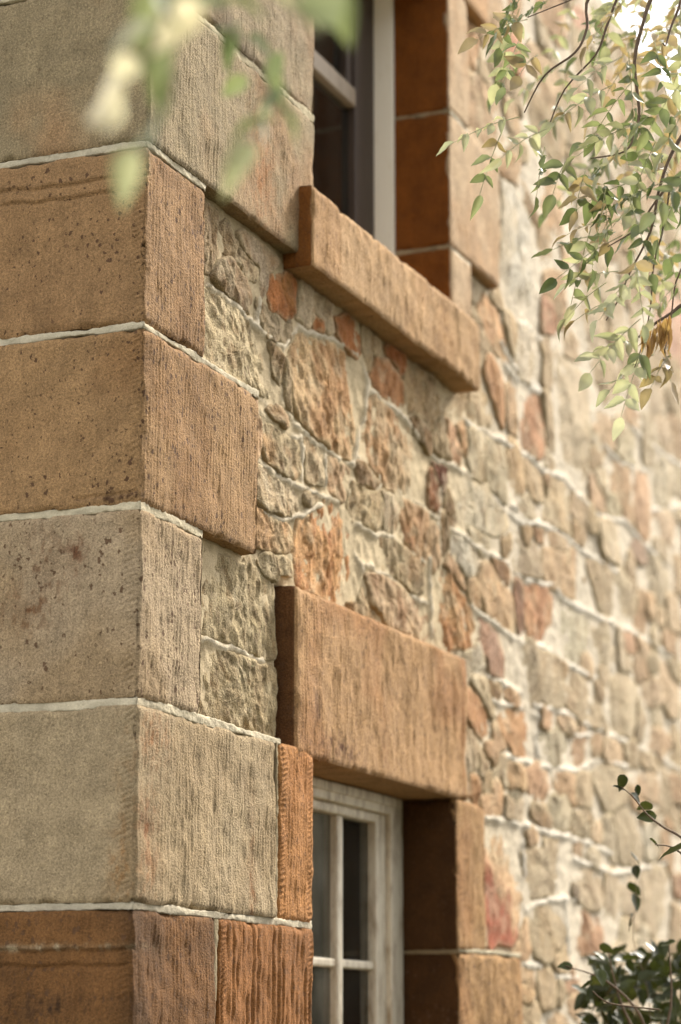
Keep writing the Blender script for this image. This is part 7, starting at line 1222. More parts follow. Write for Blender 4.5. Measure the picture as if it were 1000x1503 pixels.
 (1.637,-0.521,1.866,1.643,-0.481,1.835),
 (2.038,-0.193,1.784,2.057,-0.189,1.746),
 (1.86,-0.246,1.681,1.87,-0.293,1.687),
 (1.834,-0.413,1.761,1.793,-0.383,1.759),
 (1.825,-0.22,1.669,1.85,-0.195,1.639),
 (1.578,-0.323,1.734,1.552,-0.336,1.775),
 (1.514,-0.505,1.705,1.525,-0.506,1.75),
 (1.644,-0.274,1.833,1.64,-0.327,1.823),
 (1.486,-0.304,1.674,1.48,-0.333,1.689),
 (1.517,-0.359,1.821,1.506,-0.341,1.846),
 (1.747,-0.35,1.832,1.705,-0.321,1.833),
 (1.833,-0.341,1.828,1.847,-0.391,1.825),
 (1.723,-0.393,1.678,1.728,-0.354,1.647),
 (1.999,-0.411,1.889,2.016,-0.391,1.842),
 (1.54,-0.508,1.799,1.572,-0.53,1.837),
 (2.114,-0.345,1.663,2.095,-0.305,1.698),
 (1.604,-0.507,1.629,1.579,-0.485,1.671),
 (1.613,-0.394,1.841,1.621,-0.433,1.824),
 (1.615,-0.407,1.799,1.611,-0.443,1.839),
 (1.671,-0.425,1.842,1.655,-0.442,1.801),
 (1.59,-0.322,1.661,1.609,-0.36,1.643),
 (1.755,-0.43,1.689,1.735,-0.4,1.672),
 (2.121,-0.309,1.794,2.124,-0.338,1.752),
 (1.945,-0.355,1.846,1.941,-0.323,1.828),
 (1.787,-0.378,1.666,1.82,-0.395,1.648),
 (1.905,-0.377,1.762,1.873,-0.361,1.737),
 (1.648,-0.295,1.735,1.605,-0.268,1.763),
 (2.074,-0.337,1.704,2.065,-0.295,1.719),
 (1.487,-0.561,1.78,1.47,-0.539,1.809),
 (1.518,-0.379,1.731,1.512,-0.349,1.733),
 (1.826,-0.388,1.672,1.848,-0.37,1.632),
 (1.698,-0.361,1.679,1.72,-0.32,1.655),
 (1.975,-0.369,1.851,1.96,-0.329,1.829),
 (2.021,-0.226,1.809,2.029,-0.23,1.778),
 (1.856,-0.393,1.875,1.841,-0.406,1.834),
 (1.498,-0.532,1.77,1.503,-0.537,1.8),
 (1.867,-0.312,1.687,1.875,-0.318,1.657),
 (2.085,-0.22,1.656,2.098,-0.195,1.682),
 (1.465,-0.446,1.775,1.474,-0.484,1.801),
 (1.786,-0.241,1.735,1.779,-0.269,1.762),
 (1.9,-0.239,1.724,1.913,-0.212,1.689),
]
SHRUB_STEMS = [
 (0.003,0.001,(0.972,-0.745,1.901),(0.944,-0.69,2.016),(0.94,-0.646,2.049),(0.942,-0.613,2.076),(0.945,-0.586,2.11),(0.952,-0.561,2.131)),
 (0.003,0.001,(0.972,-0.745,1.901),(0.898,-0.688,1.997),(0.852,-0.651,2.01)),
 (0.0008,0.0005,(1.482,-0.469,1.608),(1.495,-0.455,1.763),(1.513,-0.423,1.863),(1.547,-0.422,1.952),(1.578,-0.413,2.039)),
 (0.004,0.001,(1.282,-0.522,1.61),(1.286,-0.495,1.704),(1.279,-0.428,1.772),(1.274,-0.343,1.803)),
 (0.004,0.001,(1.282,-0.522,1.61),(1.323,-0.55,1.718),(1.345,-0.544,1.848)),
 (0.005,0.003,(1.153,-0.717,1.56),(1.058,-0.733,1.752),(0.972,-0.745,1.901)),
 (0.004,0.001,(1.382,-0.495,1.609),(1.386,-0.432,1.719),(1.397,-0.398,1.842)),
 (0.0015,0.0015,(0.912,-0.506,1.744),(0.922,-0.523,1.728),(0.934,-0.546,1.719),(0.966,-0.62,1.71)),
]
SHRUB_HUBS = [(1.382,-0.495,1.609),(1.153,-0.717,1.56)]

# ------------------------------------------------------------------ the house
house = thing('stone_house', 'old sandstone house with dressed corner stones, rubble walls and two windows', 'house')
WALL_TOP = 4.79
UX0, UX1, UZ0, UZ1 = .755, 1.587, 3.33, 4.19          # upper opening
LX0, LX1, LZ0, LZ1 = .755, 1.587, 1.20, 2.20          # lower opening

# wall core: everything behind the facing, with the two openings left free
yb = .060
core = [(.06, LX0-.06, yb, .40, 0, WALL_TOP-.02), (LX1+.05, 7.0, yb, .40, 0, WALL_TOP-.02),
        (LX0-.06, LX1+.05, yb, .40, 0, LZ0-.04), (LX0-.06, LX1+.05, .162, .40, LZ1+.003, UZ0-.02),
        (LX0-.06, LX1+.05, .162, .40, UZ1+.003, WALL_TOP-.02),
        (.06, .40, .40, 5.0, 0, WALL_TOP-.02), (6.6, 7.0, .40, 5.0, 0, WALL_TOP-.02), (.40, 6.6, 4.6, 5.0, 0, WALL_TOP-.02)]
wall = obj('wall', boxes_mesh('wall', core), M_CORE, house)
# room behind the windows
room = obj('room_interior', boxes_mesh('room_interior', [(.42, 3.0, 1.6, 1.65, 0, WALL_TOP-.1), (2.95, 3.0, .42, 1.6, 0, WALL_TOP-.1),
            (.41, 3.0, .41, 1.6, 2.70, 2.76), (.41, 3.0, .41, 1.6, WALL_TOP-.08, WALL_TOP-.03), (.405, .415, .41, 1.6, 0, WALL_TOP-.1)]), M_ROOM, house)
rf = boxes_mesh('roof', [])
rme = bpy.data.meshes.new('roof')
rme.from_pydata([(0,0.05,WALL_TOP),(7.0,.05,WALL_TOP),(7.0,5.0,WALL_TOP),(0,5.0,WALL_TOP),(0.0,2.5,6.1),(7.0,2.5,6.1)], [],
                [(0,1,5,4),(2,3,4,5),(0,4,3),(1,2,5),(0,3,2,1)])
obj('roof', rme, M_SLATE, house)

def sample_path(pts, steps):
    """points along an XY polyline; returns pos, normal, arc length, segment index, distance to segment ends, fillet factor"""
    Pq=[]; Nq=[]; Uq=[]; Sq=[]; Da=[]; Db=[]; u0=0
    for i in range(len(pts)-1):
        a = np.array(pts[i], float); b = np.array(pts[i+1], float); L = np.linalg.norm(b-a); d=(b-a)/L
        n = np.array([d[1], -d[0]]); k = max(2, int(round(L/steps[i])))
        t = np.arange(k)/k if i < len(pts)-2 else np.arange(k+1)/k
        for tt in t:
            Pq.append(a+d*L*tt); Nq.append(n); Uq.append(u0+L*tt); Sq.append(i); Da.append(L*tt); Db.append(L*(1-tt))
        u0 += L
    return np.array(Pq), np.array(Nq), np.array(Uq), np.array(Sq), np.array(Da), np.array(Db)

def block(name, pts, z0, z1, c1, c2=None, seed=0, fine=.003, coarse=None, deep=.06, deep_top=None, xin=None, pits=.6, margins=(), mat=None,
          rough=1.0, stains=(), ledges=(), fillet=.005, parent=None, tilt=0.0, mixb=.55, lump=1.0, wob=.0022, furrow=(.012, .0006), revc=None):
    """dressed stone: facing follows the XY path, returns at both ends, flat beds above and below"""
    steps = coarse or [fine]*(len(pts)-1)
    P, N, U, Sg, Da, Db = sample_path(pts, steps)
    nz = max(6, int(round((z1-z0)/fine)))
    zz = np.linspace(z0, z1, nz+1)
    # tighten near the edges
    UU, ZZ = np.meshgrid(U, zz)
    m = np.zeros_like(UU)
    # edge wobble
    top = (ZZ-z0)/(z1-z0)
    Zp = ZZ + (fbm(UU*9, ZZ*0+3.3, seed+3)-.5)*2*wob*top + (fbm(UU*9, ZZ*0+8.3, seed+4)-.5)*2*wob*(1-top)
    e = np.minimum(ZZ-z0, z1-ZZ)
    d = (fbm(UU*7, ZZ*7, seed, 4)-.5)*.010*rough*lump + (fbm(UU*34, ZZ*34, seed+20, 3)-.5)*.0030*rough
    d += (fbm(UU*75, ZZ*16, seed+30, 2)-.5)*.0016*rough
    if furrow:
        ph = (fbm(UU*6, ZZ*4, seed+31, 2)-.5)*1.6+(fbm(UU*22, ZZ*13, seed+33, 2)-.5)*.9
        am = furrow[1]*1.9*sstep(.25, .85, fbm(UU*60, ZZ*17, seed+32, 3))
        am = am*np.where(np.broadcast_to(P[:, 0] < .002, UU.shape) & (np.broadcast_to(P[:, 1] > .004, UU.shape)), .45, 1.0)
        d += am*(np.abs(np.sin(math.pi*UU/furrow[0]+ph))*2-1.2)
    chips = fbm(UU*26, ZZ*26, seed+40, 3)
    d -= np.exp(-(e/.0045)**1.3)*(.0035 + .012*sstep(.5, .85, chips))
    for si in margins:                                   # drafted margins: short cuts across the arris
        for sid, D in ((0, Da), (1, Db)):
            D2 = np.broadcast_to(D, UU.shape)
            mk = np.where((np.broadcast_to(Sg, UU.shape) == si), 1.0, 0)*(1-sstep(.020, .032, D2 + (fbm(ZZ*30, UU*0+si, seed+50)-.5)*.014))
            ph = (fbm(ZZ*25, UU*18, seed+60+sid, 2)-.5)*9
            dr = np.sin(2*math.pi*(ZZ + .35*D2*(1 if sid else -1))/.0095 + ph*1.3)*(.3+1.2*fbm(ZZ*40, UU*40, seed+61, 2))*sstep(.002, .012, D2)
            d += mk*(dr*(.0014 if si == 1 else .0004) - .0004)
    # rounded / chipped arrises between path segments
    bis = np.zeros((len(P), 2)); k = len(pts)-1
    for i in range(1, k):
        a = np.array(pts[i]); n0 = N[np.where(Sg == i-1)[0][0]]; n1 = N[np.where(Sg == i)[0][0]]
        dist = np.where(Sg == i-1, Db, np.where(Sg == i, Da, 9.0))
        b = -(n0+n1); b /= np.linalg.norm(b)
        f = np.clip(1-dist/(fillet*1.6), 0, 1)**2*fillet*.55
        bis += f[:, None]*b[None]
        ch = np.exp(-dist/.006)[None]*(.0010+.016*sstep(.55, .9, fbm(ZZ*14, UU*0+i*3.1, seed+70, 3)))
        d -= ch
    for (v0, amp, ua, ub) in ledges:                     # natural bedding cracks
        zc = v0 + (fbm(UU*14, UU*0, seed+81)-.5)*.018
        on = sstep(ua, ua+.02, UU)*(1-sstep(ub-.02, ub, UU))
        d += on*amp*sstep(-.003, .003, ZZ-zc)*np.exp(-np.clip(ZZ-zc, 0, 1)/.05)
        d -= on*.005*np.exp(-((ZZ-zc)/.003)**2)
    X = P[:, 0][None]+bis[:, 0][None]+N[:, 0][None]*d; Y = P[:, 1][None]+bis[:, 1][None]+N[:, 1][None]*d
    if tilt: Y = Y + tilt*(ZZ-z0)
    nu = len(P); nr = nz+1
    V = np.stack([X, Y, Zp], -1).reshape(-1, 3)
    I = (np.arange(nr-1)[:, None]*nu + np.arange(nu-1)[None]).ravel()
    F = np.stack([I, I+1, I+nu+1, I+nu], 1)
    # colours
    C1 = alb(c1); C2 = alb(c2) if c2 else C1*np.array([.94, .88, .78])
    t = sstep(mixb-.12, mixb+.18, fbm(UU*6, ZZ*5, seed+90, 4))
    C = C1[None, None]*(1-t[..., None]) + C2[None, None]*t[..., None]
    C = C*(.90+.2*fbm(UU*16, ZZ*16, seed+91, 3))[..., None]
    bed = fbm(UU*2.0, ZZ*45, seed+93, 3)
    C = C*(.93+.14*bed)[..., None]
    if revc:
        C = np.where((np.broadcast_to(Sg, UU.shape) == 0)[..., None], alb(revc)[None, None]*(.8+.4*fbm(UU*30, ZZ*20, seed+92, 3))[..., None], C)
    for (us, vs, ru, rv, cs, st) in stains:
        q = np.exp(-(((UU-us)/ru)**2+((ZZ-vs)/rv)**2))*(.25+1.25*fbm(UU*55, ZZ*38, seed+95, 4))
        q = np.clip(q*st*.55 + np.sqrt(np.clip(q, 0, 1))*sstep(.50, .62, fbm(UU*120, ZZ*70, seed+96, 4))*st*.9, 0, 1)[..., None]; C = C*(1-q)+alb(cs)[None, None]*q
    A = np.full(UU.shape, pits)
    CC = np.concatenate([C, A[..., None]], -1).reshape(-1, 4)
    # beds
    Vs=[V]; Fs=[F]; Cs=[CC]; off=len(V)
    for row, dp, flip in ((0, deep, True), (nr-1, deep if deep_top is None else deep_top, False)):
        base = V[row*nu:(row+1)*nu]
        rows=[base]
        for k2 in (.12, .4, 1.0):
            q = base.copy(); tx = q[:, 0] if xin is None else np.maximum(q[:, 0], xin)
            yend = np.maximum(q[:, 1], dp)
            q[:, 0] = q[:, 0]*(1-k2)+tx*k2; q[:, 1] = q[:, 1]*(1-k2)+yend*k2
            if k2 < 1: q[:, 2] += (fbm(q[:, 0]*40, q[:, 1]*40+k2*9, seed+99)-.5)*.006
            rows.append(q)
        R_ = np.concatenate(rows); J = (np.arange(3)[:, None]*nu+np.arange(nu-1)[None]).ravel()
        Fq = np.stack([J, J+nu, J+nu+1, J+1], 1) if flip else np.stack([J, J+1, J+nu+1, J+nu], 1)
        Vs.append(R_); Fs.append(Fq+off); Cs.append(np.tile(CC[row*nu:(row+1)*nu], (4, 1))); off += len(R_)
    me = mesh_np(name, np.concatenate(Vs), np.concatenate(Fs), np.concatenate(Cs))
    return obj(name, me, mat or M_TOOL, parent or house)

G = .0062       # half joint
LF = lambda L: [.0028 if L <= .5 else .004]
def quoin(z0, z1, Ll, Lr, reveal=False, **kw):
    pts = [(0, Ll), (0, .34), (0, 0), (Lr, 0), (Lr, .155 if reveal else .075)]
    return block('quoin', pts, z0+G, z1-G, coarse=[.02, .0028, .0032, .006], xin=.06, **kw)
# from the top of the picture down; each stone shows a left and a right face
quoin(3.845, 4.18, .62, .755, True, c1=(178, 158, 122), c2=(176, 146, 108), seed=11, margins=(2,), pits=.3)
quoin(3.513, 3.845, .46, .755, True, c1=(160, 142, 110), c2=(166, 136, 100), seed=12, margins=(2,), pits=.3)
quoin(3.19, 3.513, .66, .755, True, c1=(164, 146, 112), c2=(170, 138, 100), seed=13, margins=(), pits=.35, stains=((.9+.25, 3.3, .05, .12, (184, 128, 80), .5), (.66+.05, 3.22, .03, .03, (128, 104, 72), .6)))
quoin(2.857, 3.19, .50, .242, c1=(168, 132, 91), c2=(152, 115, 76), seed=14, margins=(1, 2), pits=1.0, ledges=((3.135, .004, .05, .52), (3.11, .003, .2, .5)))
quoin(2.538, 2.857, .64, .487, c1=(176, 140, 97), c2=(162, 124, 82), seed=15, margins=(1, 2), pits=1.0, ledges=((2.562, -.003, .50, .64),), stains=((.60, 2.556, .06, .006, (90, 64, 40), .9),))
quoin(2.205, 2.538, .48, .250, c1=(188, 165, 132), c2=(178, 152, 116), seed=16, margins=(1, 2), pits=.9, rough=1.5,
      stains=((.30, 2.44, .03, .06, (106, 68, 40), .6), (.26, 2.37, .035, .03, (122, 84, 52), .7), (.36, 2.46, .02, .03, (116, 72, 44), .6)))
quoin(1.868, 2.205, .62, .578, c1=(184, 163, 128), c2=(174, 151, 115), seed=17, margins=(1,), pits=.15, rough=1.5,
      stains=((.62+.045, 2.01, .022, .022, (92, 52, 24), .95), (.62+.05, 1.96, .03, .09, (160, 112, 70), .5), (.62+.06, 2.15, .05, .04, (172, 120, 76), .5), (.62+.47, 1.93, .012, .09, (140, 92, 48), .6), (.60, 1.92, .02, .12, (172, 128, 80), .5)))
quoin(1.535, 1.868, .46, .315, c1=(134, 94, 54), c2=(100, 71, 41), seed=18, margins=(1, 2), pits=.8, rough=1.5, ledges=((1.80, .006, .02, .48), (1.775, .003, .1, .46)),
      stains=((.2, 1.62, .12, .05, (90, 64, 40), .5), (.22, 1.803, .17, .004, (205, 186, 150), .7), (.14, 1.66, .05, .03, (50, 36, 24), .7), (.3, 1.71, .08, .02, (60, 42, 26), .6)))
quoin(1.20, 1.535, .62, .60, c1=(176, 132, 80), c2=(154, 112, 68), seed=19, pits=.5, fine=.006)
quoin(.86, 1.20, .46, .34, c1=(176, 132, 80), c2=(154, 112, 68), seed=20, pits=.5, fine=.008)
quoin(.52, .86, .62, .52, c1=(184, 140, 88), c2=(154, 112, 68), seed=21, pits=.5, fine=.008)
quoin(.02, .52, .46, .34, c1=(176, 132, 80), c2=(154, 112, 68), seed=22, pits=.5, fine=.008)
# ashlar carrying on along the left wall, out of the picture
zs = [.02, .52, .86, 1.20, 1.535, 1.868, 2.205, 2.538, 2.857, 3.19, 3.513, 3.845, 4.18, 4.51, WALL_TOP]
for i in range(14):
    y0 = {13: .62, 12: .48, 11: .62, 10: .46, 9: .66, 8: .50, 7: .64, 6: .48, 5: .62, 4: .46, 3: .62, 2: .46, 1: .62, 0: .46}[i]
    y = y0+.012; k = 0
    while y < 4.9:
        L = min((.62, .74, .55, .68)[(i+k) % 4], 4.98-y)
        if L < .1: break
        block('ashlar_block', [(.0, y+L-.012), (.0, y)], zs[i]+G, zs[i+1]-G, ((198, 166, 120), (190, 149, 96), (200, 170, 120), (184, 140, 88))[(i*3+k) % 4], seed=300+i*9+k, fine=.02, xin=.06, deep=-9, pits=.5)
        y += L; k += 1

# jamb stones, lintels and sill of the openings
block('jamb_stone', [(.592, .06), (.592, 0), (LX0, 0), (LX0, .155)], 1.868+G, 2.203, (188, 133, 78), (170, 112, 60), seed=31, margins=(1,), pits=.5, coarse=[.006, .003, .004], rough=1.5)
block('jamb_stone', [(.336, .06), (.336, 0), (LX0, 0), (LX0, .155)], 1.535+G, 1.868-G, (160, 108, 59), (138, 91, 48), seed=32, margins=(1,), pits=.5, coarse=[.006, .003, .004], rough=1.2, mat=M_SAWN, furrow=(.022, .0017))
block('jamb_stone', [(.62, .06), (.62, 0), (LX0, 0), (LX0, .155)], 1.20+G, 1.535-G, (188, 132, 72), seed=33, fine=.006)
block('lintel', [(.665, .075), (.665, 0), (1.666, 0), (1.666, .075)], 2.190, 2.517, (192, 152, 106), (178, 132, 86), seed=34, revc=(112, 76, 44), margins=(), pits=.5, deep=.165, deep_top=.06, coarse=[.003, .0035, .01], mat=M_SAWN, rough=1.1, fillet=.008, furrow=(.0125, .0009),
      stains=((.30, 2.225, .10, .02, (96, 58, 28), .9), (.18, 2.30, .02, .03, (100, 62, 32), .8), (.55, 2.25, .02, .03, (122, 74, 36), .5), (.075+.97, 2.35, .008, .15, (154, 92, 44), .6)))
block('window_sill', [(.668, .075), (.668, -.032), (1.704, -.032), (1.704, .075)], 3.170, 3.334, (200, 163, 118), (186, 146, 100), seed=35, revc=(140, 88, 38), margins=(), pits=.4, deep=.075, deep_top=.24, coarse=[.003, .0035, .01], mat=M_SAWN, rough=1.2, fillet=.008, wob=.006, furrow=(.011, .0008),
      stains=((.03, 3.25, .03, .2, (160, 100, 40), .5),))
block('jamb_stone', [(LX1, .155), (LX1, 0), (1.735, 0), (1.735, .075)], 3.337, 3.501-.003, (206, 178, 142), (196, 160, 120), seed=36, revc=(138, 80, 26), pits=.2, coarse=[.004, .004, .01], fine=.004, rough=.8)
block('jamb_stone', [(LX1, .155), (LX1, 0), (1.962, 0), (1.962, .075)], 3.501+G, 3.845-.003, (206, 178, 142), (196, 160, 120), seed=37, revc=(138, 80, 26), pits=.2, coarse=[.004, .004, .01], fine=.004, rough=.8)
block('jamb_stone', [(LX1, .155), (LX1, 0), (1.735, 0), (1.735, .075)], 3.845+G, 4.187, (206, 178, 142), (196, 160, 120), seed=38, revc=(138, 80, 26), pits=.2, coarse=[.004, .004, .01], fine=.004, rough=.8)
block('lintel', [(.60, .075), (.60, 0), (1.90, 0), (1.90, .075)], 4.19, 4.42, (204, 162, 116), seed=39, deep=.165, fine=.008, pits=.3)
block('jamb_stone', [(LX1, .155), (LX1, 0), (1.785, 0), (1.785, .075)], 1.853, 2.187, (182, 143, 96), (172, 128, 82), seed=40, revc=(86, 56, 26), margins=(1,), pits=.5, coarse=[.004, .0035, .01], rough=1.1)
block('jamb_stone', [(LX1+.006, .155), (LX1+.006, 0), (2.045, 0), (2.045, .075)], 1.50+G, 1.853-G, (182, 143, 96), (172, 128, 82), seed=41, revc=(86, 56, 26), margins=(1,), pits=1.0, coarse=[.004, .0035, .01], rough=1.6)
block('jamb_stone', [(LX1+.006, .155), (LX1+.006, 0), (1.79, 0), (1.79, .075)], 1.16, 1.50-G, (196, 150, 96), seed=42, fine=.006)
block('window_sill', [(.66, .075), (.66, -.032), (1.70, -.032), (1.70, .075)], 1.04, 1.195, (198, 154, 98), seed=43, fine=.008, deep=.075, deep_top=.24)
quoin(4.18, 4.51, .48, .50, c1=(200, 168, 120), c2=(180, 150, 108), seed=46, fine=.008, pits=.4)
block('quoin', [(0, .62), (0, 0), (.34, 0), (.34, .075)], 4.51+G, WALL_TOP, (200, 168, 120), seed=45, fine=.008, xin=.06)

# ---- raised mortar ribbons in the joints of the dressed stones
def ribbon(pts, r, seed, c=(220, 207, 174), flat=.35):
    """bead along a 3D polyline lying on the wall face; half-round towards the outside"""
    P = np.array(pts, float); Q=[]
    for a, b in zip(P[:-1], P[1:]):
        k = max(2, int(np.linalg.norm(b-a)/.006)); Q += [a+(b-a)*t/k for t in range(k)]
    Q.append(P[-1]); Q = np.array(Q); n = len(Q)
    T = np.gradient(Q, axis=0); T /= np.linalg.norm(T, axis=1)[:, None]
    O = np.zeros_like(Q); O[:, 1] = -1.0
    left = np.abs(T[:, 1]) > .7; O[left] = (-1, 0, 0)
    # soften the outward direction round the corner
    for _ in range(3): O[1:-1] = (O[:-2]+O[1:-1]*2+O[2:])/4
    O /= np.linalg.norm(O, axis=1)[:, None]
    Wd = np.cross(T, O); s = np.arange(n)*.006
    V=[]; Cc=[]; m=9
    rr = r*(.35+1.25*fbm(s*9, s*0, seed, 3)); ht = .0075*(fbm(s*14, s*0+4, seed+1, 4)-.16)
    off = (fbm(s*7, s*0+8, seed+2)-.5)*.005
    for j in range(m):
        a = math.pi*j/(m-1)
        wd = -math.cos(a); hg = max(0, math.sin(a))**.4
        V.append(Q + Wd*((wd*rr)+off)[:, None] + O*(hg*ht - .006 - (.012 if j in (0, m-1) else 0))[:, None])
    V = np.stack(V, 1).reshape(-1, 3)
    V += (np.stack([fbm(V[:, 0]*150+V[:, 1]*150, V[:, 2]*150, seed+k, 3) for k in (4, 5, 6)], 1)-.5)*.0045
    I = (np.arange(n-1)[:, None]*m+np.arange(m-1)[None]).ravel()
    F = np.stack([I, I+1, I+m+1, I+m], 1)
    tone = (.66+.50*fbm(V[:, 0]*25+V[:, 1]*25, V[:, 2]*60, seed+9, 3))[:, None]
    C = np.concatenate([alb(c)[None]*tone, np.ones((len(V), 1))], 1)
    return obj('mortar_joint', mesh_np('mortar_joint', V, F, C), M_MORT, house)
e = .0
for i, (z, xr, cc) in enumerate([(3.845, .755, (202, 189, 156)), (3.513, .755, (210, 197, 164)), (3.19, .245, (214, 202, 174)), (2.857, .49, (216, 204, 176)), (2.538, .255, (220, 207, 176)), (2.205, .60, (220, 207, 178)), (1.868, .757, (216, 204, 178)), (1.535, .757, (216, 204, 178))]):
    ribbon([(0, .60, z+.002), (0, .0, z), (xr, .0, z)], .0078, 500+i*13, cc)
ribbon([(.585, 0, 1.874), (.585, 0, 2.20)], .006, 700, (168, 152, 120)); ribbon([(.326, 0, 1.54), (.326, 0, 1.862)], .007, 710, (176, 160, 128))
ribbon([(LX1+.002, 0, 3.501), (1.74, 0, 3.501)], .007, 720, (228, 218, 194)); ribbon([(LX1+.002, 0, 3.847), (1.74, 0, 3.847)], .007, 730, (228, 218, 194))
ribbon([(LX1+.008, 0, 1.853), (2.05, 0, 1.853)], .006, 740, (207, 194, 164))
def reveal_joint(z, seed, c):
    o = ribbon([(LX1, .0, z), (LX1, .15, z)], .007, seed, c); return o
reveal_joint(3.501, 750, (184, 164, 130)); reveal_joint(3.847, 760, (184, 164, 130)); reveal_joint(1.853, 770, (160, 140, 108))

# ---- rubble facing: mortar bed with raised pointing, then every stone
def seg_dist(a, b, x, z):
    dx, dz = b[0]-a[0], b[1]-a[1]; t = np.clip(((x-a[0])*dx+(z-a[1])*dz)/(dx*dx+dz*dz+1e-12), 0, 1)
    return np.hypot(x-a[0]-t*dx, z-a[1]-t*dz)
beadL = [np.array(b, float).reshape(-1, 2)/1000 for b in BEADS]
gx = np.concatenate([np.arange(.20, 1.80, .0065), np.arange(1.80, 3.0, .009), np.arange(3.0, 7.0, .02)])
gz = np.concatenate([np.arange(.0, 1.4, .03), np.arange(1.4, WALL_TOP, .0065), [WALL_TOP]])
GX, GZ = np.meshgrid(gx, gz)
def bead_field(GX, GZ):
    H = np.zeros_like(GX)
    wx = GX + (fbm(GX*30, GZ*30, 601, 3)-.5)*.016; wz = GZ + (fbm(GX*30+50, GZ*30, 602, 3)-.5)*.016
    for k, b in enumerate(beadL):
        x0, x1 = b[:, 0].min()-.04, b[:, 0].max()+.04; z0, z1 = b[:, 1].min()-.04, b[:, 1].max()+.04
        ix = np.where((gx > x0) & (gx < x1))[0]; iz = np.where((gz > z0) & (gz < z1))[0]
        if not len(ix) or not len(iz): continue
        sl = (slice(iz[0], iz[-1]+1), slice(ix[0], ix[-1]+1))
        D = np.full(GX[sl].shape, 9.0)
        for a, c in zip(b[:-1], b[1:]): D = np.minimum(D, seg_dist(a, c, wx[sl], wz[sl]))
        wd = .0062 if GX[sl].mean() < 1.6 else .0085
        H[sl] = np.maximum(H[sl], np.clip(1-(D/wd)**2, 0, 1)**.6)
    return H
H = bead_field(GX, GZ)
H *= sstep(.24, .48, fbm(GX*9, GZ*9, 605, 3))*(.55+.7*fbm(GX*40, GZ*40, 607, 2))
fl = fbm(GX*8, GZ*8, 603, 5)
YM = .0338 - (fl-.5)*.008 - (fbm(GX*60, GZ*60, 604, 3)-.5)*.007 - H*.0085
YM = np.maximum(YM, .006)
YM += .026*sstep(.645, .653, GX)*(1-sstep(.670, .675, GX))*sstep(2.195, 2.215, GZ)*(1-sstep(2.50, 2.53, GZ))
V = np.stack([GX, YM, GZ], -1).reshape(-1, 3); nu = len(gx)
I = (np.arange(len(gz)-1)[:, None]*nu+np.arange(nu-1)[None])
cxm = .5*(GX[:-1, :-1]+GX[1:, 1:]); czm = .5*(GZ[:-1, :-1]+GZ[1:, 1:])
hole = ((cxm > LX0-.05) & (cxm < LX1+.05) & (((czm > UZ0-.03) & (czm < UZ1+.03)) | ((czm > LZ0-.03) & (czm < LZ1+.03))))
I = I[~hole].ravel(); F = np.stack([I, I+1, I+nu+1, I+nu], 1)
t = np.clip(H, 0, 1)[..., None]; pale = sstep(1.5, 2.3, GX)[..., None]  # mortar paler to the far right: lens haze painted in
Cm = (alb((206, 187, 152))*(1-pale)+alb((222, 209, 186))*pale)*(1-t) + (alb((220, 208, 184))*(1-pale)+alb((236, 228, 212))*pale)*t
Cm = Cm*(.86+.28*fbm(GX*11, GZ*11, 606, 4))[..., None]
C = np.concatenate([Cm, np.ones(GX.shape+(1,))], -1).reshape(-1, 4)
obj('mortar_bed', mesh_np('mortar_bed', V, F, C), M_MORT, wall)

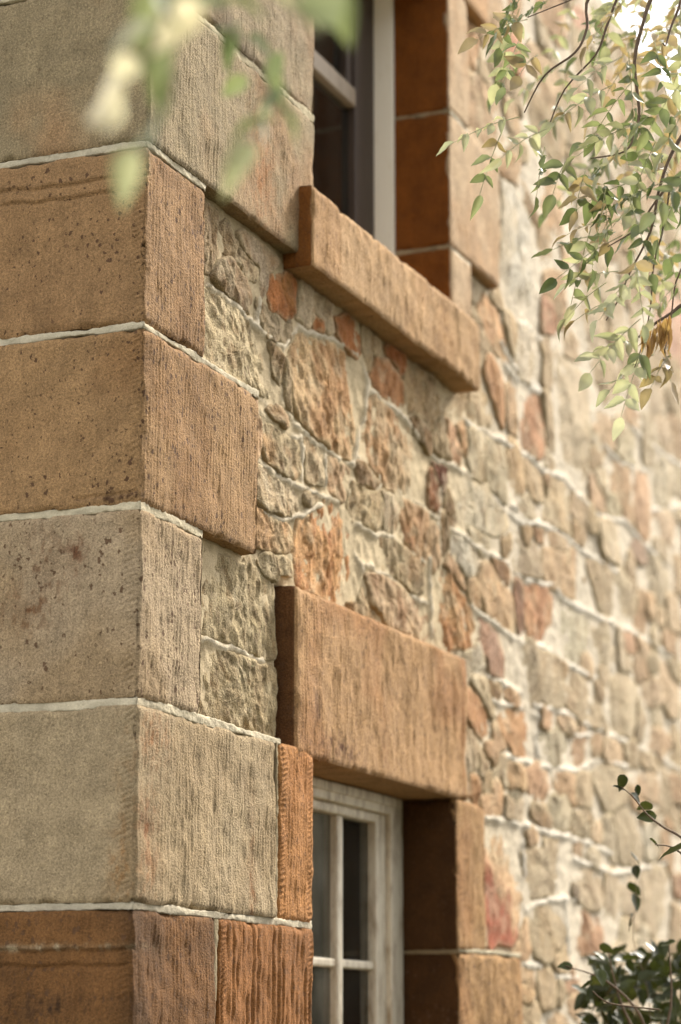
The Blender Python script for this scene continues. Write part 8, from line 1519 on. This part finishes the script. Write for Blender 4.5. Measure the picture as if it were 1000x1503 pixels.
def rubble(i, hexc, flat):
    P = np.array(flat, float).reshape(-1, 2)/1000; seed = 1000+i*11
    rg = np.random.RandomState(seed)
    if np.sum(P[:, 0]*np.roll(P[:, 1], -1)-np.roll(P[:, 0], -1)*P[:, 1]) < 0: P = P[::-1]
    cen = P.mean(0); rm = np.linalg.norm(P-cen, axis=1)[:, None]; P = cen+(P-cen)*(1+.002/rm)
    near = cen[0] < 1.75
    for _ in range(1):                                    # knock the corners off
        Qp=[]
        for a, b in zip(P, np.roll(P, -1, 0)): Qp += [a*.8+b*.2, a*.2+b*.8]
        P = np.array(Qp)
    h = .006 if near else .011
    Bd=[]
    for a, b in zip(P, np.roll(P, -1, 0)):
        k = max(1, int(math.ceil(np.linalg.norm(b-a)/h))); Bd += [a+(b-a)*t/k for t in range(k)]
    Bd = np.array(Bd); n = len(Bd)
    rad = np.linalg.norm(Bd-cen, axis=1)
    wob = 1 + ((fbm(Bd[:, 0]*45, Bd[:, 1]*45, seed, 3)-.5)*.010)/np.maximum(rad, .02)
    Bd = cen+(Bd-cen)*wob[:, None]; rad = np.linalg.norm(Bd-cen, axis=1)
    nr = int(np.clip(np.median(rad)/h, 4, 26))
    s = np.concatenate([[1.03, 1.0], 1-np.linspace(0, 1, nr+1)[1:]**1.15]); s[-1] = 0.0
    bulge = rg.uniform(.0005, .0035) if near else rg.uniform(0, .002); base = .0300+rg.uniform(-.003, .0015)
    tx, tz = rg.uniform(-.05, .05), rg.uniform(-.06, .06)
    Vv = cen[None, None]+(Bd-cen)[None]*s[:-1, None, None]           # rings
    Vv = np.concatenate([Vv.reshape(-1, 2), cen[None]])
    ed = np.concatenate([((1-s[:-1])[:, None]*rad[None]).ravel(), [rad.mean()]])
    ed = np.maximum(ed, 0)
    x, z = Vv[:, 0], Vv[:, 1]
    ca, sa = math.cos(rg.uniform(-.5, .5)), math.sin(rg.uniform(-.5, .5))
    xr, zr = x*ca-z*sa, x*sa+z*ca
    pil = 1-np.exp(-ed/.0025)
    fac = np.full(x.shape, .004)
    for _k in range(7):
        a_ = rg.uniform(0, 2*math.pi); sl_ = rg.uniform(.03, .12); b_ = rg.uniform(.001, .007)
        fac = np.minimum(fac, b_-sl_*((x-cen[0])*math.cos(a_)+(z-cen[1])*math.sin(a_)))
    fac = np.maximum(fac, -.012)
    rough = (ridged(xr*13, zr*9, seed+1, 4)-.55)*(.007 if near else .004) + (fbm(xr*60, zr*34, seed+2, 3)-.5)*(.013 if near else .007)
    rough += (fbm(xr*120, zr*30, seed+7, 2)-.5)*.005
    y = base - bulge*pil - fac*.8 - rough*(.25+.75*pil) + (x-cen[0])*tx + (z-cen[1])*tz
    y = np.maximum(y, .003); y[:n] = .066
    Vx = np.stack([x, y, z], 1)
    R_ = len(s)-1; F=[]
    J = np.arange(n); J2 = (J+1) % n
    for r in range(R_-1): F.append(np.stack([r*n+J, r*n+J2, (r+1)*n+J2, (r+1)*n+J], 1))
    c = R_*n
    F.append(np.stack([(R_-1)*n+J, (R_-1)*n+J2, np.full(n, c), np.full(n, c)], 1))
    Fq = np.concatenate(F[:-1]); Ft = F[-1][:, :3]
    # colour
    C1 = alb(hexc[:3], .88)*1.12; C2 = alb(hexc[3:6], .92)*1.05 if len(hexc) > 3 else C1*np.array([.95, .88, .78])*rg.uniform(.85, 1.05)
    t = sstep(.46, .66, fbm(xr*14, zr*9, seed+3, 4))
    t = t*(.8 if len(hexc) <= 3 else .7)
    if i == RED:
        t = np.clip(sstep(.0, .10, (cen[1]-z)+(cen[0]-x)*.6+(fbm(x*30, z*18, 5, 3)-.5)*.16+.02), 0, 1)*.92
    C = C1[None]*(1-t[:, None])+C2[None]*t[:, None]
    C = C*(.78+.42*fbm(x*38, z*24, seed+4, 3))[:, None]
    fk = sstep(.60, .74, fbm(xr*70, zr*36, seed+8, 3))[:, None]*.5; C = C*(1-fk)+C*np.array([.62, .47, .32])*fk
    far = .30*float(np.clip((cen[0]-1.7)/1.2, 0, 1)); C = C*(1-far)+alb((222, 206, 178))[None]*far  # far stones mixed towards cream: hazy glow painted into the colour
    # smeared lime round the edges
    lime = (1-sstep(.002, .012, ed+(fbm(x*60, z*60, seed+5, 2)-.5)*.016))[:, None]*.40
    C = C*(1-lime)+alb((205, 187, 147))[None]*lime
    sm = sstep(.60, .72, fbm(x*20+7, z*26, seed+6, 3))[:, None]*.35
    C = C*(1-sm)+alb((207, 191, 156))[None]*sm
    CC = np.concatenate([C, np.full((len(C), 1), .35)], 1)
    me = bpy.data.meshes.new('rubble_stone')
    Fl = Fq.tolist()+Ft.tolist()
    me.from_pydata(Vx.tolist(), [], Fl); me.update()
    me.polygons.foreach_set('use_smooth', np.full(len(me.polygons), True))
    at = me.color_attributes.new('Col', 'FLOAT_COLOR', 'POINT'); at.data.foreach_set('color', CC.astype(np.float32).ravel())
    if i >= 299: return me
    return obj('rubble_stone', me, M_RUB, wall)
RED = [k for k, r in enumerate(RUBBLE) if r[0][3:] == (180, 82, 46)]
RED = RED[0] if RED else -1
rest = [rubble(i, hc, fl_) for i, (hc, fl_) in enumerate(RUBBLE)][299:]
if rest:                                                  # smaller and farther stones of the same facing, as one part
    vs=[]; cs=[]; fs=[]; k0=0
    for me in rest:
        v = np.empty(len(me.vertices)*3, np.float32); me.vertices.foreach_get('co', v); c = np.empty(len(me.vertices)*4, np.float32)
        me.color_attributes['Col'].data.foreach_get('color', c)
        fs += [[q+k0 for q in p.vertices] for p in me.polygons]; vs.append(v.reshape(-1, 3)); cs.append(c.reshape(-1, 4)); k0 += len(me.vertices)
        bpy.data.meshes.remove(me)
    me = bpy.data.meshes.new('rubble_facing'); me.from_pydata(np.concatenate(vs).tolist(), [], fs); me.update()
    me.polygons.foreach_set('use_smooth', np.full(len(me.polygons), True))
    at = me.color_attributes.new('Col', 'FLOAT_COLOR', 'POINT'); at.data.foreach_set('color', np.concatenate(cs).ravel())
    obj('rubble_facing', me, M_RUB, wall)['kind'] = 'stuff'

# ------------------------------------------------------------------ windows
def bx(name, L, mat, parent, bev=.003):
    o = obj(name, boxes_mesh(name, L), mat, parent); bevelled(o, bev); return o
def pane(parent, x0, x1, z0, z1, y, mat):
    me = boxes_mesh('pane', [(x0, x1, y, y+.004, z0, z1)]); return obj('pane', me, mat, parent)
# lower window: small-paned casement
yf = .127
win = bx('window', [(.757, .83, yf, .20, 1.21, 2.186), (1.504, 1.5795, yf, .20, 1.21, 2.186), (.83, 1.504, yf, .20, 2.148, 2.186), (.83, 1.504, yf, .20, 1.21, 1.26)], M_WHITE, house, .004)
win['label'] = 'small-paned casement window in peeling cream paint'
bx('head_trim', [(.77, 1.56, yf-.006, yf+.004, 2.167, 2.188)], M_WHITE, win, .003)
sash = bx('sash', [(.83, .845, yf+.012, .185, 1.26, 2.148), (1.445, 1.504, yf+.013, .185, 1.26, 2.148), (.845, 1.445, yf+.013, .185, 2.126, 2.148), (.845, 1.445, yf+.013, .185, 1.26, 1.30)], M_WHITE, win, .005)
cols = [(.845, 1.003), (1.043, 1.223), (1.263, 1.445)]; rows = [(1.823, 2.126), (1.502, 1.804), (1.30, 1.483)]
for a, b in ((1.005, 1.041), (1.226, 1.260)): bx('glazing_bar', [(a, b, yf+.016, .18, 1.30, 2.126)], M_WHITE, win, .006)
for z0, z1 in ((1.804, 1.823), (1.483, 1.502)):
    for a, b in ((.845, 1.005), (1.041, 1.226), (1.260, 1.445)): bx('glazing_bar', [(a, b, yf+.020, .178, z0, z1)], M_WHITE, win, .005)
for ci, (a, b) in enumerate(cols):
    for (z0, z1) in rows: pane(win, a-.002, b+.002, z0-.002, z1+.002, .160, M_GLASSD if ci < 2 else M_GLASS)
# upper window: box frame with a dark sash set back in it
win2 = bx('window', [(.757, .775, .140, .26, UZ0+.01, UZ1-.004), (1.570, 1.5855, .140, .26, UZ0+.01, UZ1-.004), (.775, 1.570, .142, .26, UZ1-.03, UZ1-.006), (.775, 1.570, .142, .26, UZ0+.004, UZ0+.03)], M_FRESH, house, .003)
win2['label'] = 'tall sash window with cream frame and dark brown sashes'
bx('sash', [(.776, .90, .188, .225, UZ0+.03, UZ1-.03), (1.445, 1.5695, .188, .225, UZ0+.03, UZ1-.03), (.90, 1.445, .19, .225, UZ0+.03, UZ0+.10), (.90, 1.445, .19, .225, UZ1-.09, UZ1-.03)], M_BROWN, win2, .003)
bx('meeting_rail', [(.90, 1.445, .186, .232, 3.828, 3.875)], M_RAIL, win2, .004)
bx('glazing_bead', [(1.412, 1.4445, .196, .22, 3.876, UZ1-.091)], M_BROWN, win2, .003)
pane(win2, .90, 1.445, UZ0+.10, 3.828, .206, M_GLASS); pane(win2, .90, 1.445, 3.875, UZ1-.09, .214, M_GLASS)
# curtains hung inside
def curtain(x0, x1, y, z0, z1, seed):
    xs_ = np.linspace(x0, x1, 90); zs_ = np.linspace(z0, z1, 12); A, B = np.meshgrid(xs_, zs_)
    Yv = y+.02*np.sin(A*70+3*vn(A*6, B*1.2, seed))+.008*np.sin(A*170)
    V = np.stack([A, Yv, B], -1).reshape(-1, 3); I = (np.arange(11)[:, None]*90+np.arange(89)[None]).ravel()
    return obj('curtain', mesh_np('curtain', V, np.stack([I, I+1, I+91, I+90], 1)), M_CURT, house)
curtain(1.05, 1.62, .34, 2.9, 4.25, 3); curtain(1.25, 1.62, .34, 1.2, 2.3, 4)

# ------------------------------------------------------------------ tree with overhanging branches
rg = np.random.RandomState(5)
def leaf_mesh(name, seed, wr=.24, fold=.25, curl=.2, tip=1.5, nseg=9):
    """unit leaf: base at origin, along +Y, face up +Z; length 1"""
    r = np.random.RandomState(seed); V=[]; F=[]
    for i in range(nseg+1):
        t = i/nseg; wd = wr*(math.sin(math.pi*min(1, t**.75))**.85)*(1-.25*t) if 0 < t < 1 else .004
        zc = -curl*t*t + .03*math.sin(t*7+seed); xc = .05*math.sin(t*2.3+seed*1.7)
        for j in (-2, -1, 0, 1, 2):
            u = j/2; V.append((xc+u*wd, t, zc+abs(u)*fold*wd+ (.02*math.sin(t*22+seed)*abs(u)*wd/wr if abs(j) == 2 else 0)))
    for i in range(nseg):
        for j in range(4): a = i*5+j; F.append((a, a+1, a+6, a+5))
    return np.array(V), np.array(F)
LEAFV = [leaf_mesh('leaf', k, wr=w_, fold=f_, curl=c_) for k, (w_, f_, c_) in enumerate([(.27, .40, .12), (.23, .7, .32), (.29, .25, -.10), (.20, .9, .45), (.25, .5, .20)])]
LEAFM = {}
def leaf_data(v, kind, mats):
    key = (v, kind, mats[kind].name)
    if key not in LEAFM:
        me = mesh_np('leaf', *LEAFV[v]); me.materials.append(mats[kind]); LEAFM[key] = me
    return LEAFM[key]
def basis(d, up, roll):
    d = np.array(d, float); d /= np.linalg.norm(d)+1e-9
    x = np.cross(d, up); x /= np.linalg.norm(x)+1e-9; z = np.cross(x, d)
    c, s = math.cos(roll), math.sin(roll); x2 = x*c+z*s; z2 = -x*s+z*c
    return x2, d, z2
import mathutils
def leaf_matrix(base, d, up, roll, L, wsc=1.0):
    x, y, z = basis(d, up, roll)
    m = np.eye(4); m[:3, 0] = x*L*wsc; m[:3, 1] = y*L; m[:3, 2] = z*L; m[:3, 3] = base
    return m
tree = thing('tree', 'leafy tree with pinnate green leaves hanging in front of the stone wall', 'tree', (2.7, -2.7, 0))
TL = np.array([2.7, -2.7, 0])
def local_tube(name, pts, r0, r1, mat, parent, off, **kw):
    V, F, Q = tube_np(pts, r0, r1, **kw); return obj(name, mesh_np(name, V-off, F), mat, parent)
local_tube('trunk', [(2.7,-2.7,-.05), (2.72,-2.68,.8), (2.66,-2.66,1.8), (2.60,-2.62,3.0), (2.5,-2.5,4.2), (2.45,-2.4,5.4)], .17, .08, M_BARK, tree, TL, sides=14, wob=.06)
H1 = np.array(HUB); H2 = np.array(HUB2); H3 = np.array(HUB3)
local_tube('branch', [(2.60,-2.62,3.0), (2.2,-2.2,3.7), (1.5,-1.6,4.05), tuple(H1+(.35,-.2,.22)), tuple(H1)], .06, .006, M_BARK, tree, TL, sides=10, wob=.05)
local_tube('branch', [(2.2,-2.2,3.7), (1.6,-1.7,3.75), (1.0,-1.35,3.6), tuple(H2)], .035, .005, M_BARK, tree, TL, sides=9, wob=.05)
local_tube('branch', [(2.5,-2.5,4.2), (1.2,-2.0,4.7), (-.3,-1.5,4.4), (-1.3,-1.1,3.6), tuple(H3)], .06, .004, M_BARK, tree, TL, sides=10, wob=.05)
for i, tw in enumerate(TWIGS): local_tube('twig', tw[2:], tw[0], tw[1], M_BARK, tree, TL, sides=6, wob=.12, seed=i)
for end in (TWIGS[5][2], TWIGS[6][2], TWIGS[8][2], TWIGS[9][2], TWIGS[4][2]):
    local_tube('twig', [tuple(H2), tuple((H2+np.array(end))/2+np.array((.02, -.02, -.01))), end], .004, .0035, M_BARK, tree, TL, sides=6)
for i, tw in enumerate(NEAR_TWIGS): local_tube('twig', tw[2:], tw[0], tw[1], M_BARK, tree, TL, sides=6, wob=.1, seed=50+i)
LEAVES = []       # (matrix, variant, kind)
rach = []
CAMP = np.array(cam_o.location)
for s in SPRAYS:
    B = np.array(s[0:3]); T = np.array(s[3:6]); n = int(s[6]); L = s[7]; kind = int(s[8])
    D = T-B; ln = np.linalg.norm(D); D /= ln
    mid = (B+T)/2+np.array((0, 0, .012)); rach.append((B, mid, T))
    face = np.array((rg.uniform(-.6, .2), rg.uniform(-.7, .1), rg.uniform(.25, 1.0))); face -= D*(face@D); face /= np.linalg.norm(face)
    side = np.cross(D, face)
    for k in range(n+1):
        t = .22+.78*k/max(n, 1); p = B*(1-t)**2+2*mid*t*(1-t)+T*t*t
        kk = kind if rg.rand() > .12 else int(rg.choice([0, 1, 2]))
        if k == n:
            LEAVES.append((leaf_matrix(p, D+np.array((0, 0, -.25)), face, rg.uniform(-.4, .4), L*1.1), rg.randint(5), kk)); continue
        for sg in (-1, 1):
            if rg.rand() < .06: continue
            dd = side*sg+D*rg.uniform(.25, .8)+np.array((0, 0, -1))*rg.uniform(-.05, .45)+rg.normal(0, .18, 3)
            LEAVES.append((leaf_matrix(p, dd, face+rg.normal(0, .25, 3), rg.uniform(-.6, .6), L*rg.uniform(.6, 1.12), rg.uniform(.85, 1.15)), rg.randint(5), kk))
for i, (B, m_, T) in enumerate(rach): local_tube('leaf_stalk', [B, m_*.55+(B+T)*.225, T], .0009, .0005, M_LEAF[1], tree, TL, sides=5, sub=3)
NEAR = []
for s in NEAR_LEAVES:
    B = np.array(s[0:3]); T = np.array(s[3:6]); D = T-B; L = np.linalg.norm(D)
    tow = CAMP-B; tow /= np.linalg.norm(tow)
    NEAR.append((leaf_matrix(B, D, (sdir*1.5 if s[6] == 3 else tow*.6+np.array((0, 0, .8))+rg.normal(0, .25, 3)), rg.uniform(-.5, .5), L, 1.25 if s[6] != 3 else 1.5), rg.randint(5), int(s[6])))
Tm = mathutils.Matrix.Translation(-mathutils.Vector(TL))
nobj = 300-len(NEAR)
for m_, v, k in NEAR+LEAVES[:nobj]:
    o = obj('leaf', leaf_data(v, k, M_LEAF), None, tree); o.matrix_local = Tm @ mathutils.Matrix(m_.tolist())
def leaf_mass(name, items, mats, parent, off):
    for_k = {}
    VV=[]; FF=[]; mi=[]; o_=0
    for m_, v, k in items:
        V, F = LEAFV[v]; W_ = V@m_[:3, :3].T+m_[:3, 3]-off
        VV.append(W_); FF.append(F+o_); mi += [k]*len(F); o_ += len(V)
    me = mesh_np(name, np.concatenate(VV), np.concatenate(FF))
    for mt in mats: me.materials.append(mt)
    me.polygons.foreach_set('material_index', np.array(mi, np.int32))
    o = obj(name, me, None, parent); o['kind'] = 'stuff'; return o
crown = []
for i in range(700):
    a = rg.uniform(0, 2*math.pi); r = 1.5*math.sqrt(rg.rand()); zc_ = rg.uniform(4.6, 6.8)
    p = np.array((2.5+r*math.cos(a), -2.7+r*math.sin(a)*.8, zc_)); d = rg.normal(0, 1, 3)+np.array((math.cos(a), math.sin(a), -.4))
    crown.append((leaf_matrix(p, d, (0, -.2, 1), rg.uniform(-.6, .6), rg.uniform(.05, .09)), rg.randint(5), int(rg.choice([0, 0, 1]))))
leaf_mass('foliage', LEAVES[nobj:]+crown, M_LEAF, tree, TL)
sv, sf = leaf_mesh('seed', 3, wr=.10, fold=.9, curl=.1)
sme = mesh_np('seed_pod', sv, sf); sme.materials.append(M_SEED)
for s in SEEDS:
    B = np.array(s[:3]); D = np.array(s[3:])-B; L = np.linalg.norm(D)
    o = obj('seed_pod', sme, None, tree); o.matrix_local = Tm @ mathutils.Matrix(leaf_matrix(B, D, (-.6, -.6, .3), rg.uniform(-1.5, 1.5), L).tolist())

# ------------------------------------------------------------------ tree belts added out of view to block sky and darken pane reflections
M_BELT = leaf_material('belt_foliage', (.022, .028, .010), (.055, .062, .024), .7, .1)
def added_tree_belt(name, path, seed, label):
    P = np.array([p[:2] for p in path], float); Hh = np.array([p[2] for p in path], float)
    n = 150; t = np.linspace(0, len(P)-1, n); i0 = np.minimum(t.astype(int), len(P)-2); f = (t-i0)[:, None]
    Q = P[i0]*(1-f)+P[i0+1]*f; hh = Hh[i0]*(1-f[:, 0])+Hh[i0+1]*f[:, 0]
    T = np.gradient(Q, axis=0); T /= np.linalg.norm(T, axis=1)[:, None]; N_ = np.stack([T[:, 1], -T[:, 0]], 1)
    hv = np.linspace(0, 2, 81); A, B = np.meshgrid(np.arange(n), hv)
    up = np.where(B < 1, B, 2-B); depth = np.where(B < 1, 0, 1)*1.6+np.where(up > .8, (up-.8)*4*np.where(B < 1, 1, -1), 0)
    s_ = np.cumsum(np.r_[0, np.linalg.norm(np.diff(Q, axis=0), axis=1)])[A]
    r = (fbm(s_*.9, B*9, seed, 5)-.5)*2.2+(fbm(s_*4, B*40, seed+3, 3)-.5)*.7
    top = hh[A]*(.75+.5*fbm(s_*.5, s_*0, seed+5, 3))
    V = np.stack([Q[A, 0]+N_[A, 0]*(depth+r), Q[A, 1]+N_[A, 1]*(depth+r), np.where((B == 0) | (B == 2), -.05, up*top)], -1).reshape(-1, 3)
    I = (np.arange(80)[:, None]*n+np.arange(n-1)[None]).ravel()
    o = obj(name, mesh_np(name, V, np.stack([I, I+1, I+n+1, I+n], 1), smooth=False), M_BELT)
    o['kind'] = 'stuff'; o['label'] = label; o['category'] = 'trees'
    return o
added_tree_belt('added_tree_belt', [(-6.6, -5.2, 6.5), (-3.0, -7.8, 8.5), (.5, -8.8, 8.5), (3.0, -9.2, 6)], 801, 'dense belt of dark trees added behind the camera to block sky light')
added_tree_belt('added_tree_belt', [(14, -5.5, 5), (20, -7.5, 9), (27, -11, 10), (34, -16, 10)], 821, 'far belt of garden trees added out of view, mirrored in the window panes')

# ------------------------------------------------------------------ shrub by the wall
SB = np.array((SHRUB_HUBS[0][0], SHRUB_HUBS[0][1], 0.0))
shrub = thing('shrub', 'dark glossy evergreen shrub with long shoots growing against the rubble wall', 'shrub', tuple(SB))
for i, h in enumerate(SHRUB_HUBS):
    h = np.array(h); local_tube('stem', [SB+(.03*i, -.03*i, -.03), SB*.5+h*.5+(.03, -.02, 0), h], .014, .006, M_BARK, shrub, SB, sides=8)
for i, tw in enumerate(SHRUB_STEMS): local_tube('stem', tw[2:], tw[0], tw[1], M_BARK, shrub, SB, sides=6, wob=.1, seed=90+i)
SLV = [leaf_mesh('leaf', 20+k, wr=.34, fold=.3, curl=c_) for k, c_ in enumerate((.1, .35, -.1))]
SLM = []
for V, F in SLV: me = mesh_np('leaf', V, F); me.materials.append(M_SHRUB); SLM.append(me)
Ts = mathutils.Matrix.Translation(-mathutils.Vector(SB))
for s in SHRUB_LEAVES:
    B = np.array(s[:3]); D = np.array(s[3:])-B; L = np.linalg.norm(D)
    o = obj('leaf', SLM[rg.randint(3)], None, shrub)
    o.matrix_local = Ts @ mathutils.Matrix(leaf_matrix(B, D, np.array((-.4, -.5, .8))+rg.normal(0, .45, 3), rg.uniform(-.4, .4), L, 1.0).tolist())
items = []
keep = LEAFV; LEAFV = SLV
for i in range(1300):
    a = rg.uniform(0, 2*math.pi); r = .36*math.sqrt(rg.rand()); z = rg.uniform(.12, 1.62)
    p = np.array((SB[0]+.10+r*math.cos(a), SB[1]-.05+r*math.sin(a)*.85, z)); d = rg.normal(0, 1, 3)+np.array((math.cos(a), math.sin(a), .1))
    items.append((leaf_matrix(p, d, (-.2, -.3, 1), rg.uniform(-.6, .6), rg.uniform(.035, .055)), rg.randint(3), 0))
leaf_mass('foliage', items, [M_SHRUB], shrub, SB)
LEAFV = keep
